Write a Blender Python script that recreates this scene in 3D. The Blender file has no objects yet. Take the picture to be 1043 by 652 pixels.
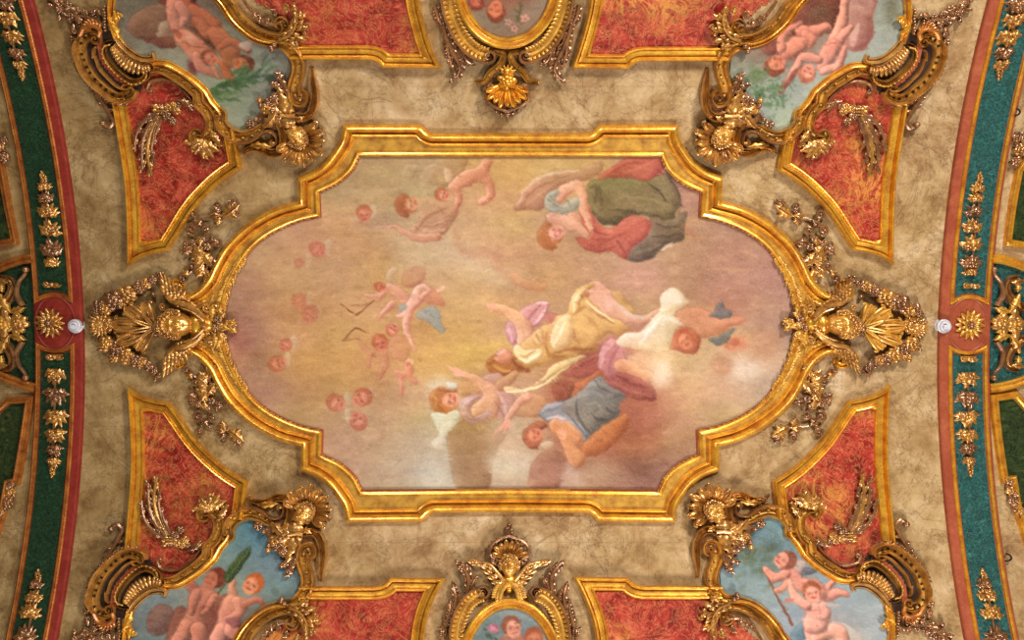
# painted and gilded barrel vault, looking straight up
EXPO = -0.11
WORLD = 0.15
LIGHTS = [
    ('window_light_north_west', (-2.6, -6.2, 3.6), (-.4, 2.6, 11), (1.3, 1.6), 320, (255, 244, 230)),
    ('window_light_north_east', (5.4, -6.2, 3.6), (1.5, 2.6, 11), (1.3, 1.6), 1080, (255, 244, 232)),
    ('window_light_south_west', (-2.8, 7.6, 4.2), (-.8, 1.6, 11), (1.3, 1.6), 250, (255, 242, 228)),
    ('window_light_south_east', (4.2, 7.6, 4.2), (1.5, 1.6, 11), (1.3, 1.6), 720, (255, 244, 236)),
]
import bpy, math, random
import numpy as np
from mathutils import Matrix, Vector

# ------------------------------------------------------------------ camera and vault
F, CX, CY = 900.0, 521.5, 326.0
TILT, VR, YC, CAMZ = 0.06575, 7.3146, 0.7142, 1.6
CROWN = 10.0                      # crown of the barrel vault above the camera
Z0 = CROWN - VR                   # height of the vault's axis above the camera
U = 90.0                          # ornament units per metre
ct, st = math.cos(TILT), math.sin(TILT)
scene = bpy.context.scene
COL = scene.collection

def S(pts, h=5.0):
    """photo pixels -> unrolled vault coordinates (x along the axis, y along the arc), at relief height h"""
    p = np.atleast_2d(np.asarray(pts, float))
    dx = (p[:, 0]-CX)/F; dy = (p[:, 1]-CY)/F
    Y = ct*dy+st; Z = -st*dy+ct
    r = VR-h/U
    a = Y*Y+Z*Z; b = -2*(Y*YC+Z*Z0); c = YC*YC+Z0*Z0-r*r
    k = (-b+np.sqrt(b*b-4*a*c))/(2*a)
    return np.stack([k*dx*U, np.arctan2(k*Y-YC, k*Z-Z0)*VR*U], 1)

def world(V):
    V = np.asarray(V, float)
    th = V[:, 1]/(VR*U); r = VR-V[:, 2]/U
    return np.stack([V[:, 0]/U, YC+r*np.sin(th), CAMZ+Z0+r*np.cos(th)], 1)

def to_px(V):
    w = world(V); X, Y, Z = w[:, 0], w[:, 1], w[:, 2]-CAMZ
    d = st*Y+ct*Z
    return np.stack([CX+F*X/d, CY+F*(ct*Y-st*Z)/d], 1)

def C(ox, oy, s, *v, h=5.0):
    """traced points of an enlarged detail -> vault coordinates"""
    a = np.array(v, float).reshape(-1, 2)/s+np.array([ox, oy])
    return S(a, h)

# ------------------------------------------------------------------ curves
def smooth(P, step=2.0, closed=False):
    P = np.asarray(P, float); n = len(P)
    if n < 3: return dens(P, step)
    out = []
    rng = range(n if closed else n-1)
    for i in rng:
        if closed: p0, p1, p2, p3 = P[(i-1) % n], P[i], P[(i+1) % n], P[(i+2) % n]
        else:
            p1, p2 = P[i], P[i+1]
            p0 = P[i-1] if i > 0 else 2*p1-p2
            p3 = P[i+2] if i+2 < n else 2*p2-p1
        m = max(2, int(np.linalg.norm(p2-p1)/step)+1)
        t = np.linspace(0, 1, m, endpoint=False)[:, None]
        out.append(.5*((2*p1)+(-p0+p2)*t+(2*p0-5*p1+4*p2-p3)*t*t+(-p0+3*p1-3*p2+p3)*t**3))
    if not closed: out.append(P[-1:])
    return np.concatenate(out)

def dens(P, step=4.0, closed=False):
    P = np.asarray(P, float); n = len(P); out = []
    for i in range(n if closed else n-1):
        a, b = P[i], P[(i+1) % n]
        m = max(1, int(np.linalg.norm(b-a)/step))
        out.append(a+(b-a)*np.linspace(0, 1, m, endpoint=False)[:, None])
    if not closed: out.append(P[-1:])
    return np.concatenate(out)

def join(*segs):
    out = [segs[0]]
    for s in segs[1:]:
        out.append(s[1:] if np.linalg.norm(s[0]-out[-1][-1]) < .8 else s)
    return np.concatenate(out)

def curl(P, side, r, turns, atend=True, shrink=.25):
    """wind the end of a path into a volute"""
    P = np.asarray(P, float)
    if not atend: P = P[::-1]
    t = P[-1]-P[-2]; t /= np.linalg.norm(t)
    n = np.array([-t[1], t[0]])*side
    a0 = math.atan2(-n[1], -n[0]); c = P[-1]+n*r
    m = max(8, int(turns*20))
    u = np.linspace(0, 1, m+1)[1:]
    ang = a0+side*u*turns*2*math.pi
    rr = r*(1-(1-shrink)*u)
    Q = np.stack([c[0]+rr*np.cos(ang), c[1]+rr*np.sin(ang)], 1)
    P = np.concatenate([P, Q])
    return P if atend else P[::-1]

def frame2(P, closed=False):
    if closed: d1 = np.roll(P, -1, 0)-P; d0 = P-np.roll(P, 1, 0)
    else:
        d = np.diff(P, axis=0); d1 = np.concatenate([d, d[-1:]]); d0 = np.concatenate([d[:1], d])
    d1 = d1/(np.linalg.norm(d1, axis=1, keepdims=True)+1e-9); d0 = d0/(np.linalg.norm(d0, axis=1, keepdims=True)+1e-9)
    n1 = np.stack([-d1[:, 1], d1[:, 0]], 1); n0 = np.stack([-d0[:, 1], d0[:, 0]], 1)
    n = n0+n1; L = np.linalg.norm(n, axis=1, keepdims=True); n = n/np.maximum(L, 1e-6)
    k = 1/np.maximum((n*n1).sum(1, keepdims=True), .3)
    return d0+d1, n*k

# ------------------------------------------------------------------ geometry collector
def gq(nu, nv, cu=False, cv=False):
    i = np.arange(nu if cu else nu-1)[:, None]; j = np.arange(nv if cv else nv-1)[None, :]
    i2 = (i+1) % nu; j2 = (j+1) % nv
    z = 0*i+0*j
    return np.stack([i*nv+j+z, i2*nv+j+z, i2*nv+j2+z, i*nv+j2+z], -1).reshape(-1, 4)

class G:
    def __init__(s): s.V = []; s.F = []; s.n = 0
    def add(s, V, Fc):
        s.V.append(V); s.F.append(Fc+s.n); s.n += len(V); return s
    def data(s): return np.concatenate(s.V), np.concatenate(s.F)

    def sweep(s, P, prof, closed=False, scale=None, z=0.0, side=1):
        P = np.asarray(P, float)
        keep = np.ones(len(P), bool); keep[1:] = np.linalg.norm(np.diff(P, axis=0), axis=1) > 1e-3
        if scale is not None: scale = np.asarray(scale, float)[keep]
        P = P[keep]
        _, n = frame2(P, closed); pr = np.array(prof, float); N = len(P); M = len(pr)
        sc = np.ones(N) if scale is None else scale
        off = pr[None, :, 0]*sc[:, None]*side
        V = np.zeros((N, M, 3))
        V[..., :2] = P[:, None, :]+n[:, None, :]*off[..., None]
        V[..., 2] = z+pr[None, :, 1]*sc[:, None]
        # keep offset lines from folding over at sharp mitred corners
        e = np.roll(P, -1, 0)-P; el = np.linalg.norm(e, axis=1); tot = el.sum() if closed else el[:-1].sum(); Ls = np.concatenate([[0], np.cumsum(el)[:-1]])
        for i in (range(N) if closed else range(1, N-1)):
            u0 = P[i]-P[i-1]; u1 = P[(i+1) % N]-P[i]; an = math.atan2(u0[0]*u1[1]-u0[1]*u1[0], u0 @ u1)
            if abs(an) < .35: continue
            d = np.abs(Ls-Ls[i]); d = np.minimum(d, tot-d) if closed else d
            for j in range(M):
                o_ = off[i, j]
                if o_*an > 0:
                    m = (d < abs(o_)*math.tan(abs(an)/2)) & (d > 0)
                    V[m, j, :2] = V[i, j, :2]
        if not closed:
            a = V[:1].copy(); a[..., 2] = np.minimum(a[..., 2], 0)-.5; b = V[-1:].copy(); b[..., 2] = np.minimum(b[..., 2], 0)-.5
            V = np.concatenate([a, V, b]); N += 2
        return s.add(V.reshape(-1, 3), gq(N, M, cu=closed))

    def tube(s, P3, rad, n=8, hs=1.0):
        P = np.asarray(P3, float)
        if P.shape[1] == 2: P = np.concatenate([P, np.zeros((len(P), 1))], 1)
        N = len(P); r = np.ones(N)*rad if np.isscalar(rad) else np.asarray(rad, float)
        t = np.gradient(P, axis=0); t /= np.linalg.norm(t, axis=1, keepdims=True)+1e-9
        sd = np.cross(t, [0, 0, 1.0]); L = np.linalg.norm(sd, axis=1, keepdims=True)
        sd = np.where(L > .05, sd/np.maximum(L, 1e-6), [[1.0, 0, 0]])
        up = np.cross(sd, t)
        a = np.linspace(0, 2*math.pi, n, endpoint=False)
        V = P[:, None]+r[:, None, None]*(np.cos(a)[None, :, None]*sd[:, None]+hs*np.sin(a)[None, :, None]*up[:, None])
        V = np.concatenate([np.repeat(P[:1, None], n, 1), V, np.repeat(P[-1:, None], n, 1)])
        return s.add(V.reshape(-1, 3), gq(N+2, n, cv=True))

    def blob(s, x, y, h, rx, ry=None, rh=None, rot=0.0, nu=7, nv=12, low=-.35):
        ry = rx if ry is None else ry; rh = min(rx, ry) if rh is None else rh
        la = np.linspace(low*math.pi/2, math.pi/2, nu)[:, None]; lo = np.linspace(0, 2*math.pi, nv, endpoint=False)[None, :]
        X = rx*np.cos(la)*np.cos(lo); Y = ry*np.cos(la)*np.sin(lo); Z = rh*np.sin(la)+0*lo
        c, d = math.cos(rot), math.sin(rot)
        V = np.stack([x+c*X-d*Y, y+d*X+c*Y, h+Z], -1).reshape(-1, 3)
        return s.add(V, gq(nu, nv, cv=True))

    def leaf(s, x, y, ang, L, W, h0=2.0, rise=3.0, bend=0.0, lob=0, tip=0.0, nu=12, cup=.35, thick=3.0, groove=True, rnd=0):
        u = np.linspace(0, 1, nu); da = bend*u; st_ = L/(nu-1)
        cx = x+np.concatenate([[0], np.cumsum(np.cos(ang+da[:-1])*st_)]); cy = y+np.concatenate([[0], np.cumsum(np.sin(ang+da[:-1])*st_)])
        nx, ny = -np.sin(ang+da), np.cos(ang+da)
        w = W*np.sin(math.pi*np.clip(u, .03, .985)**.75)**.8
        if rnd: w = W*np.sqrt(np.clip(1-np.abs((u-.62)/np.where(u < .62, .66, .385))**2.2, .02, 1))
        if lob: w = w*(1+.32*np.cos(2*math.pi*lob*u))
        hc = h0+rise*np.sin(math.pi*np.minimum(u*.62+.05, 1))+tip*u**2
        v = np.array([-1.02, -1, -.6, -.2, 0, .2, .6, 1, 1.02])
        dz = np.array([0, -cup, .0, .12, (-.22 if groove else .3), .12, .0, -cup, 0])*W
        V = np.zeros((nu, 9, 3))
        V[..., 0] = cx[:, None]+nx[:, None]*w[:, None]*v; V[..., 1] = cy[:, None]+ny[:, None]*w[:, None]*v
        V[..., 2] = hc[:, None]+dz[None, :]*(w/W)[:, None]
        V[:, 0, 2] -= thick; V[:, 8, 2] -= thick
        V[:, 0, 2] = np.minimum(V[:, 0, 2], V[:, 1, 2]-1); V[:, 8, 2] = np.minimum(V[:, 8, 2], V[:, 7, 2]-1)
        return s.add(V.reshape(-1, 3), gq(nu, 9))

    def volute(s, x, y, r, a0, turns, d, rad, h=3.0, rise=2.0, n=7):
        u = np.linspace(0, 1, int(turns*18)+4); a = a0+d*u*turns*2*math.pi; rr = r*(1-.82*u)
        P = np.stack([x+rr*np.cos(a), y+rr*np.sin(a), h+rise*u], 1)
        s.tube(P, rad*(1-.45*u), n); s.blob(P[-1, 0], P[-1, 1], h+rise, rad*.9, rad*.9, rad*1.1, nu=5, nv=8); return s

    def flower(s, x, y, h, r, n=6, rings=2, rot=0.0, seed=0):
        rn = random.Random(int(seed*7+x*3+y*5)); rot += rn.random()
        for q in range(rings):
            f = 1-.42*q; m = n if q == 0 else max(4, n-1)
            for k in range(m):
                a = rot+q*.5+2*math.pi*k/m+rn.uniform(-.12, .12)
                d = r*.58*f; ww = r*f*min(.48, 2.5/m)*rn.uniform(.85, 1.1)
                s.leaf(x+math.cos(a)*r*.1, y+math.sin(a)*r*.1, a, r*f*rn.uniform(.88, 1.08), ww, h+q*r*.28, r*.32, rn.uniform(-.3, .3), tip=-r*.3, nu=7, cup=.3, thick=r*.5, rnd=1)
        s.blob(x, y, h+r*.28*rings, r*.27, r*.27, r*.3, nu=5, nv=8)
        return s

    def acanthus(s, P, w, n=6, h0=2.0, rise=3.0, spine=.16, both=True, seed=1, tipleaf=True, w0=.45):
        P = np.asarray(P, float); rn = random.Random(seed)
        L = np.concatenate([[0], np.cumsum(np.linalg.norm(np.diff(P, axis=0), axis=1))]); T = L[-1]
        def at(u):
            x = np.interp(u*T, L, P[:, 0]); y = np.interp(u*T, L, P[:, 1]); x2 = np.interp(min(u*T+1, T), L, P[:, 0]); y2 = np.interp(min(u*T+1, T), L, P[:, 1])
            x0 = np.interp(max(u*T-1, 0), L, P[:, 0]); y0 = np.interp(max(u*T-1, 0), L, P[:, 1])
            return x, y, math.atan2(y2-y0, x2-x0)
        m = max(8, int(T/2)); us = np.linspace(0, 1, m)
        Q = np.array([[*at(u)[:2], h0+rise*math.sin(math.pi*(.15+.7*u))+1.2] for u in us])
        s.tube(Q, w*spine*(1.1-.7*us), 6)
        for k in range(n):
            u = .02+.88*k/n
            for sd in ((1, -1) if both else (1,)):
                x, y, a = at(u+rn.uniform(-.02, .02))
                l = w*(w0+(1-w0)*math.sin(math.pi*min(1, .2+.85*u)))*rn.uniform(.85, 1.15)
                s.leaf(x, y, a+sd*rn.uniform(.55, .8), l*1.25, l*.34, h0+.4*k/n*rise, rise, -sd*rn.uniform(.3, .9), nu=8, tip=rn.uniform(-1.5, 1), thick=3)
        if tipleaf:
            x, y, a = at(.9); s.leaf(x, y, a, w*.9, w*.28, h0+rise*.5, rise*.6, 0, nu=8)
        return s

# ------------------------------------------------------------------ materials
def lin(c):
    c = np.asarray(c, float)/255.0
    return np.where(c <= .04045, c/12.92, ((c+.055)/1.055)**2.4)
def rgba(c): l = lin(c); return (float(l[0]), float(l[1]), float(l[2]), 1)

def newmat(name):
    m = bpy.data.materials.new(name); m.use_nodes = True; nt = m.node_tree
    return m, nt, nt.nodes['Principled BSDF']
def N(nt, t, **kw):
    n = nt.nodes.new(t)
    for k, v in kw.items():
        if k.startswith('i_'): n.inputs[k[2:].replace('_', ' ')].default_value = v
        else: setattr(n, k, v)
    return n
def ramp(nt, fac, stops, interp='LINEAR'):
    r = N(nt, 'ShaderNodeValToRGB'); e = r.color_ramp.elements; r.color_ramp.interpolation = interp
    while len(e) < len(stops): e.new(.5)
    for k, (p, c) in enumerate(stops): e[k].position = p; e[k].color = rgba(c) if len(c) == 3 else c
    nt.links.new(fac, r.inputs['Fac']); return r.outputs['Color']
def mix(nt, fac, a, b, mode='MIX'):
    m = N(nt, 'ShaderNodeMix', data_type='RGBA', blend_type=mode)
    for sock, v in ((m.inputs[0], fac), (m.inputs[6], a), (m.inputs[7], b)):
        if hasattr(v, 'links') or hasattr(v, 'is_linked'): nt.links.new(v, sock)
        elif isinstance(v, tuple): sock.default_value = rgba(v)
        else: sock.default_value = v
    return m.outputs[2]
def geo(nt, scale=(1, 1, 1), rot=(0, 0, 0)):
    g = N(nt, 'ShaderNodeNewGeometry'); mp = N(nt, 'ShaderNodeMapping')
    mp.inputs['Scale'].default_value = scale; mp.inputs['Rotation'].default_value = rot
    nt.links.new(g.outputs['Position'], mp.inputs['Vector']); return mp.outputs['Vector']
def noise(nt, vec, sc, det=4, rough=.6, dist=0.0):
    n = N(nt, 'ShaderNodeTexNoise'); n.inputs['Scale'].default_value = sc; n.inputs['Detail'].default_value = det
    n.inputs['Roughness'].default_value = rough; n.inputs['Distortion'].default_value = dist
    nt.links.new(vec, n.inputs['Vector']); return n.outputs['Fac']
def bump(nt, b, h, dist=.004, st_=.5):
    n = N(nt, 'ShaderNodeBump'); n.inputs['Distance'].default_value = dist; n.inputs['Strength'].default_value = st_
    nt.links.new(h, n.inputs['Height']); nt.links.new(n.outputs['Normal'], b.inputs['Normal'])

def gold(name, base, wear, metal=.5, rough=.33, amount=.5, bole=(110, 52, 28), coat=.5):
    m, nt, b = newmat(name); v = geo(nt)
    a = noise(nt, v, 9, 5, .65); c2 = noise(nt, v, 45, 3, .7)
    col = mix(nt, ramp(nt, a, [(.5-.22*amount-.05, (0, 0, 0)), (.62, (255, 255, 255))]), wear, base)
    col = mix(nt, ramp(nt, c2, [(.62, (0, 0, 0)), (.74, (150, 150, 150))]), col, bole)
    nt.links.new(col, b.inputs['Base Color']); b.inputs['Metallic'].default_value = metal
    r = N(nt, 'ShaderNodeMapRange'); r.inputs['To Min'].default_value = rough-.08; r.inputs['To Max'].default_value = rough+.16
    nt.links.new(c2, r.inputs['Value']); nt.links.new(r.outputs[0], b.inputs['Roughness'])
    b.inputs['Coat Weight'].default_value = coat; b.inputs['Coat Roughness'].default_value = .22
    bump(nt, b, c2, .006, .35); return m

M = {}
M['gold'] = gold('bright_gilding', (246, 192, 64), (206, 134, 44), .62, .26, coat=.8)
M['gold_flat'] = gold('mottled_gilding', (228, 178, 74), (158, 104, 42), .45, .36, .9)
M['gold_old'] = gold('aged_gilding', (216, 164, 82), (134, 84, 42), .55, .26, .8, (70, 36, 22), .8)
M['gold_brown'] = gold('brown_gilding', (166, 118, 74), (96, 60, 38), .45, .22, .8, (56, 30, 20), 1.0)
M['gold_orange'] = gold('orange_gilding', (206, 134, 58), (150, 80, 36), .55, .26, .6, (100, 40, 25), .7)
M['gold_face'] = gold('smooth_gilding', (232, 178, 80), (200, 142, 60), .5, .24, .3, (150, 92, 44), .9)

def stone():
    m, nt, b = newmat('tan_marbling'); v = geo(nt)
    big = noise(nt, v, .55, 4, .6); mid = noise(nt, v, 2.6, 8, .72, .35); fine = noise(nt, v, 16, 5, .7)
    # tan to buff base tones of the marbling
    base = ramp(nt, mid, [(.3, (118, 86, 54)), (.43, (160, 130, 90)), (.55, (186, 160, 120)), (.68, (210, 188, 154))])
    base = mix(nt, ramp(nt, big, [(.4, (0, 0, 0)), (.62, (130, 130, 130))]), base, (172, 148, 84))
    base = mix(nt, ramp(nt, fine, [(.35, (110, 110, 110)), (.6, (0, 0, 0))]), base, (140, 104, 68))
    # olive and umber mixed in towards the left, also painting in its dimmer light
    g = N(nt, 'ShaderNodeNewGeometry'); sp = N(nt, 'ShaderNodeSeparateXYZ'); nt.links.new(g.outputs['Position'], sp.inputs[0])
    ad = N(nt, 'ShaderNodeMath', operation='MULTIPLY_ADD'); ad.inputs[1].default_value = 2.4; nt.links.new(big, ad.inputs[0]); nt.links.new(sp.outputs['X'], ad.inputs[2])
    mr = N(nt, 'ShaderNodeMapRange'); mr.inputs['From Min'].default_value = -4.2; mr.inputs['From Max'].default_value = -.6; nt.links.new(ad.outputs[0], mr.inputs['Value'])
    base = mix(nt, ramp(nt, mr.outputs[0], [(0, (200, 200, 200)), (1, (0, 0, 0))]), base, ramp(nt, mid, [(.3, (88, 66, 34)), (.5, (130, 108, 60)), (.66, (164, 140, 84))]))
    # dark veins
    for sc, wd, rt in ((1.1, .012, 0.0), (2.3, .012, .7), (.7, .007, 1.1)):
        vv = geo(nt, (1, 1, 1), (0, 0, rt)); n1 = noise(nt, vv, sc, 6, .68, .8)
        d = N(nt, 'ShaderNodeMath', operation='SUBTRACT'); d.inputs[1].default_value = .5; nt.links.new(n1, d.inputs[0])
        ab = N(nt, 'ShaderNodeMath', operation='ABSOLUTE'); nt.links.new(d.outputs[0], ab.inputs[0])
        base = mix(nt, ramp(nt, ab.outputs[0], [(0, (178, 178, 178)), (wd*1.15, (0, 0, 0))]), base, (98, 68, 42))
    b.inputs['Specular IOR Level'].default_value = .2; b.inputs['Roughness'].default_value = .55
    gx = N(nt, 'ShaderNodeTexBrick'); gx.inputs['Scale'].default_value = 1.0; gx.inputs['Brick Width'].default_value = 1.5; gx.inputs['Row Height'].default_value = .62; gx.inputs['Mortar Size'].default_value = .006; gx.inputs['Mortar Smooth'].default_value = 1
    nt.links.new(geo(nt), gx.inputs['Vector']); gx.inputs['Color1'].default_value = gx.inputs['Color2'].default_value = (0, 0, 0, 1); gx.inputs['Mortar'].default_value = (.35, .35, .35, 1)
    nt.links.new(mix(nt, gx.outputs['Color'], base, (112, 84, 60)), b.inputs['Base Color'])
    bump(nt, b, fine, .006, .3); return m
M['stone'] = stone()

def marble(name, c, sc=1.0, rough=.4, flame=None, fleck=None):
    m, nt, b = newmat(name); v = geo(nt)
    a = noise(nt, v, 3.2*sc, 7, .72, 2.4); n2 = noise(nt, v, 7*sc, 6, .7, 3.0); n3 = noise(nt, v, 1.2*sc, 3, .5)
    col = ramp(nt, a, [(.3, c[0]), (.45, c[1]), (.58, c[2]), (.72, c[3])])
    yl = mix(nt, ramp(nt, n3, [(.45, (0, 0, 0)), (.62, (150, 150, 150))]), (0, 0, 0), ramp(nt, n2, [(.4, (0, 0, 0)), (.62, (255, 255, 255))]))
    col = mix(nt, yl, col, c[4])
    d = N(nt, 'ShaderNodeMath', operation='SUBTRACT'); d.inputs[1].default_value = .5; nt.links.new(n2, d.inputs[0])
    ab = N(nt, 'ShaderNodeMath', operation='ABSOLUTE'); nt.links.new(d.outputs[0], ab.inputs[0])
    col = mix(nt, ramp(nt, ab.outputs[0], [(0, (190, 190, 190)), (.022, (0, 0, 0))]), col, c[5])
    if flame:
        f1 = noise(nt, geo(nt, (1.6, 1, 1), (0, 0, .5)), 1.7, 5, .62, 3.2)
        d = N(nt, 'ShaderNodeMath', operation='SUBTRACT'); d.inputs[1].default_value = .52; nt.links.new(f1, d.inputs[0])
        ab = N(nt, 'ShaderNodeMath', operation='ABSOLUTE'); nt.links.new(d.outputs[0], ab.inputs[0])
        fm = mix(nt, ramp(nt, n3, [(.46, (0, 0, 0)), (.6, (255, 255, 255))]), (0, 0, 0), ramp(nt, ab.outputs[0], [(0, (205, 205, 205)), (.06, (0, 0, 0))])); col = mix(nt, fm, col, flame)
        f2 = noise(nt, geo(nt, (1, 1.5, 1), (0, 0, -.6)), 3.4, 5, .65, 3.0)
        d = N(nt, 'ShaderNodeMath', operation='SUBTRACT'); d.inputs[1].default_value = .47; nt.links.new(f2, d.inputs[0])
        ab = N(nt, 'ShaderNodeMath', operation='ABSOLUTE'); nt.links.new(d.outputs[0], ab.inputs[0])
        col = mix(nt, ramp(nt, ab.outputs[0], [(0, (130, 130, 130)), (.02, (0, 0, 0))]), col, (100, 32, 24))
    if fleck:
        f1 = noise(nt, geo(nt, (1, 1.4, 1), (0, 0, .4)), 15, 4, .7, 1.6); col = mix(nt, ramp(nt, f1, [(.54, (0, 0, 0)), (.68, (170, 170, 170))]), col, fleck)
    nt.links.new(col, b.inputs['Base Color']); b.inputs['Roughness'].default_value = rough; b.inputs['Specular IOR Level'].default_value = .25; return m
M['red'] = marble('red_marbling', [(92, 22, 20), (140, 36, 30), (176, 62, 50), (200, 102, 80), (206, 132, 62), (232, 178, 112)], .7, flame=(222, 168, 74))
M['red_plain'] = marble('red_ochre_paint', [(140, 64, 42), (152, 76, 52), (164, 88, 60), (174, 100, 70), (160, 84, 56), (120, 52, 36)], .6)
M['red_crimson'] = marble('crimson_paint', [(116, 34, 28), (128, 42, 34), (142, 52, 42), (152, 62, 50), (134, 48, 36), (96, 30, 24)], .6)
M['green_dark'] = marble('bottle_green_marbling', [(2, 12, 8), (6, 28, 20), (12, 52, 38), (64, 104, 70), (16, 52, 26), (104, 136, 92)], 5.0, .35, fleck=(60, 104, 66))
M['green'] = marble('dark_green_marbling', [(0, 18, 24), (2, 46, 52), (8, 84, 88), (96, 150, 134), (10, 62, 40), (140, 176, 150)], 5.0, .35, fleck=(84, 150, 138))
M['green_panel'] = marble('moss_green_marbling', [(8, 22, 12), (18, 38, 20), (44, 62, 32), (96, 104, 60), (40, 52, 22), (110, 118, 70)], 2.0, .4)
def plain(name, c, rough=.5, metal=0.0):
    m, nt, b = newmat(name); v = geo(nt); n1 = noise(nt, v, 25, 3)
    col = ramp(nt, n1, [(.3, tuple(int(q*.85) for q in c)), (.7, c)]); nt.links.new(col, b.inputs['Base Color'])
    b.inputs['Roughness'].default_value = rough; b.inputs['Metallic'].default_value = metal; return m
M['white'] = plain('milky_glass', (226, 230, 244), .3)
M['socket'] = plain('white_ceramic', (205, 200, 195), .5)
M['hollow'] = plain('painted_hollow_shade', (52, 30, 20), .8)  # dark brown painted in for the shade of gaps and holes
M['iron'] = plain('black_iron', (40, 34, 30), .5, .6)

def canvas_mat():
    m, nt, b = newmat('painted_plaster')
    at = N(nt, 'ShaderNodeAttribute'); at.attribute_name = 'paint'
    v = geo(nt, (1, 9, 1)); w1 = noise(nt, v, 9, 4, .7); f = noise(nt, geo(nt), 60, 3, .7)
    col = mix(nt, ramp(nt, w1, [(.3, (90, 90, 90)), (.62, (0, 0, 0))]), at.outputs['Color'], (120, 82, 60))
    col = mix(nt, ramp(nt, f, [(.5, (0, 0, 0)), (.8, (110, 110, 110))]), col, (226, 202, 170))
    nt.links.new(col, b.inputs['Base Color']); b.inputs['Roughness'].default_value = .7; b.inputs['Specular IOR Level'].default_value = .15
    bump(nt, b, f, .003, .3); return m
M['canvas'] = canvas_mat()

# ------------------------------------------------------------------ objects
def link_mesh(name, g, mat, parent=None, origin=None, xf=None, colors=None, ang=38):
    V, Fc = g.data() if isinstance(g, G) else g
    if xf is not None:
        V = V.copy(); V[:, :2] = V[:, :2]@xf[:, :2].T+xf[:, 2]
        if np.linalg.det(xf[:, :2]) < 0: Fc = Fc[:, ::-1]
    W = world(V)
    if origin is None: origin = np.zeros(3) if parent is None else np.array(parent['_o'])
    W = W-origin
    me = bpy.data.meshes.new(name); me.vertices.add(len(W)); me.vertices.foreach_set('co', W.astype(np.float32).ravel())
    Fc = np.ascontiguousarray(Fc, dtype=np.int32); nf = len(Fc)
    me.loops.add(nf*4); me.loops.foreach_set('vertex_index', Fc.ravel())
    me.polygons.add(nf); me.polygons.foreach_set('loop_start', np.arange(0, nf*4, 4, dtype=np.int32))
    me.polygons.foreach_set('use_smooth', np.ones(nf, bool)); me.update(calc_edges=True); me.validate()
    if ang: me.set_sharp_from_angle(angle=math.radians(ang))
    if colors is not None:
        a = me.color_attributes.new('paint', 'FLOAT_COLOR', 'POINT')
        c4 = np.ones((len(W), 4), np.float32); c4[:, :3] = colors; a.data.foreach_set('color', c4.ravel())
    me.materials.append(mat); o = bpy.data.objects.new(name, me); COL.objects.link(o)
    if parent is not None: o.parent = parent
    if parent is None or origin is not None and parent is None: o.location = origin
    return o

def thing(name, label, cat, at, group=None, h=0):
    """an Empty on the vault where the thing is fixed; its parts are its children"""
    o = bpy.data.objects.new(name, None); COL.objects.link(o)
    w = world(np.array([[at[0], at[1], h]]))[0]; o.location = w; o['_o'] = list(map(float, w)); o['label'] = label; o['category'] = cat
    o.empty_display_size = .1
    if group: o['group'] = group
    return o
def part(name, g, mat, parent, label=None, xf=None, **kw):
    o = link_mesh(name, g, M[mat], parent, xf=xf, **kw); o['_o'] = parent['_o']
    if label: o['label'] = label
    return o
def subpart(name, g, mat, par, **kw): return part(name, g, mat, par, **kw)
def single(name, g, mat, label, cat, group=None, xf=None, kind=None):
    V, Fc = g.data(); c = V.mean(0)[None]
    if xf is not None: c = c.copy(); c[:, :2] = c[:, :2]@xf[:, :2].T+xf[:, 2]
    c[:, 2] = 0; o = link_mesh(name, (V, Fc), M[mat], None, origin=world(c)[0], xf=xf)
    if kind: o['kind'] = kind
    else: o['label'] = label; o['category'] = cat
    if group: o['group'] = group
    return o

def inside(P, X, Y):
    P = np.asarray(P); r = np.zeros(X.shape, bool); x0, y0 = P[:, 0], P[:, 1]; x1, y1 = np.roll(x0, -1), np.roll(y0, -1)
    for a, b, c, d in zip(x0, y0, x1, y1):
        if b == d: continue
        k = ((b > Y) != (d > Y)) & (X < (c-a)*(Y-b)/(d-b)+a); r ^= k
    return r
def plate(poly, h, step=3.0):
    """sheet following the vault inside an outline (its edge lies under a moulding)"""
    poly = np.asarray(poly); x0, y0 = poly.min(0)-step; x1, y1 = poly.max(0)+step
    xs = np.arange(x0, x1+step, step); ys = np.arange(y0, y1+step, step)
    X, Y = np.meshgrid(xs, ys, indexing='ij'); inn = inside(poly, X, Y)
    Fc = gq(len(xs), len(ys)); k = inn.ravel()[Fc].sum(1) >= 3
    Fc = Fc[k]; used = np.unique(Fc); re = -np.ones(X.size, int); re[used] = np.arange(len(used))
    V = np.stack([X.ravel(), Y.ravel(), np.full(X.size, float(h))], 1)[used]
    Fc = re[Fc]
    # turn the rim down to the vault so the sheet has thickness
    e = np.concatenate([Fc[:, [0, 1]], Fc[:, [1, 2]], Fc[:, [2, 3]], Fc[:, [3, 0]]])
    es = np.sort(e, 1); _, idx, cnt = np.unique(es, axis=0, return_index=True, return_counts=True); b = e[idx[cnt == 1]]
    m = len(V); V2 = V.copy(); V2[:, 2] = -.5
    rim = np.stack([b[:, 1], b[:, 0], b[:, 0]+m, b[:, 1]+m], 1)
    ub = np.unique(rim[:, 2:]); re2 = np.arange(2*m); re2[ub] = m+np.arange(len(ub))
    VV = np.concatenate([V, V2[ub-m]]); rim = re2[rim]
    return VV, np.concatenate([Fc, rim])

def bead(c, w, h, n=7, base=0.0):
    a = np.linspace(math.pi, 0, n); return [(c+w/2*math.cos(t), base+h*math.sin(t)) for t in a]

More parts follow.
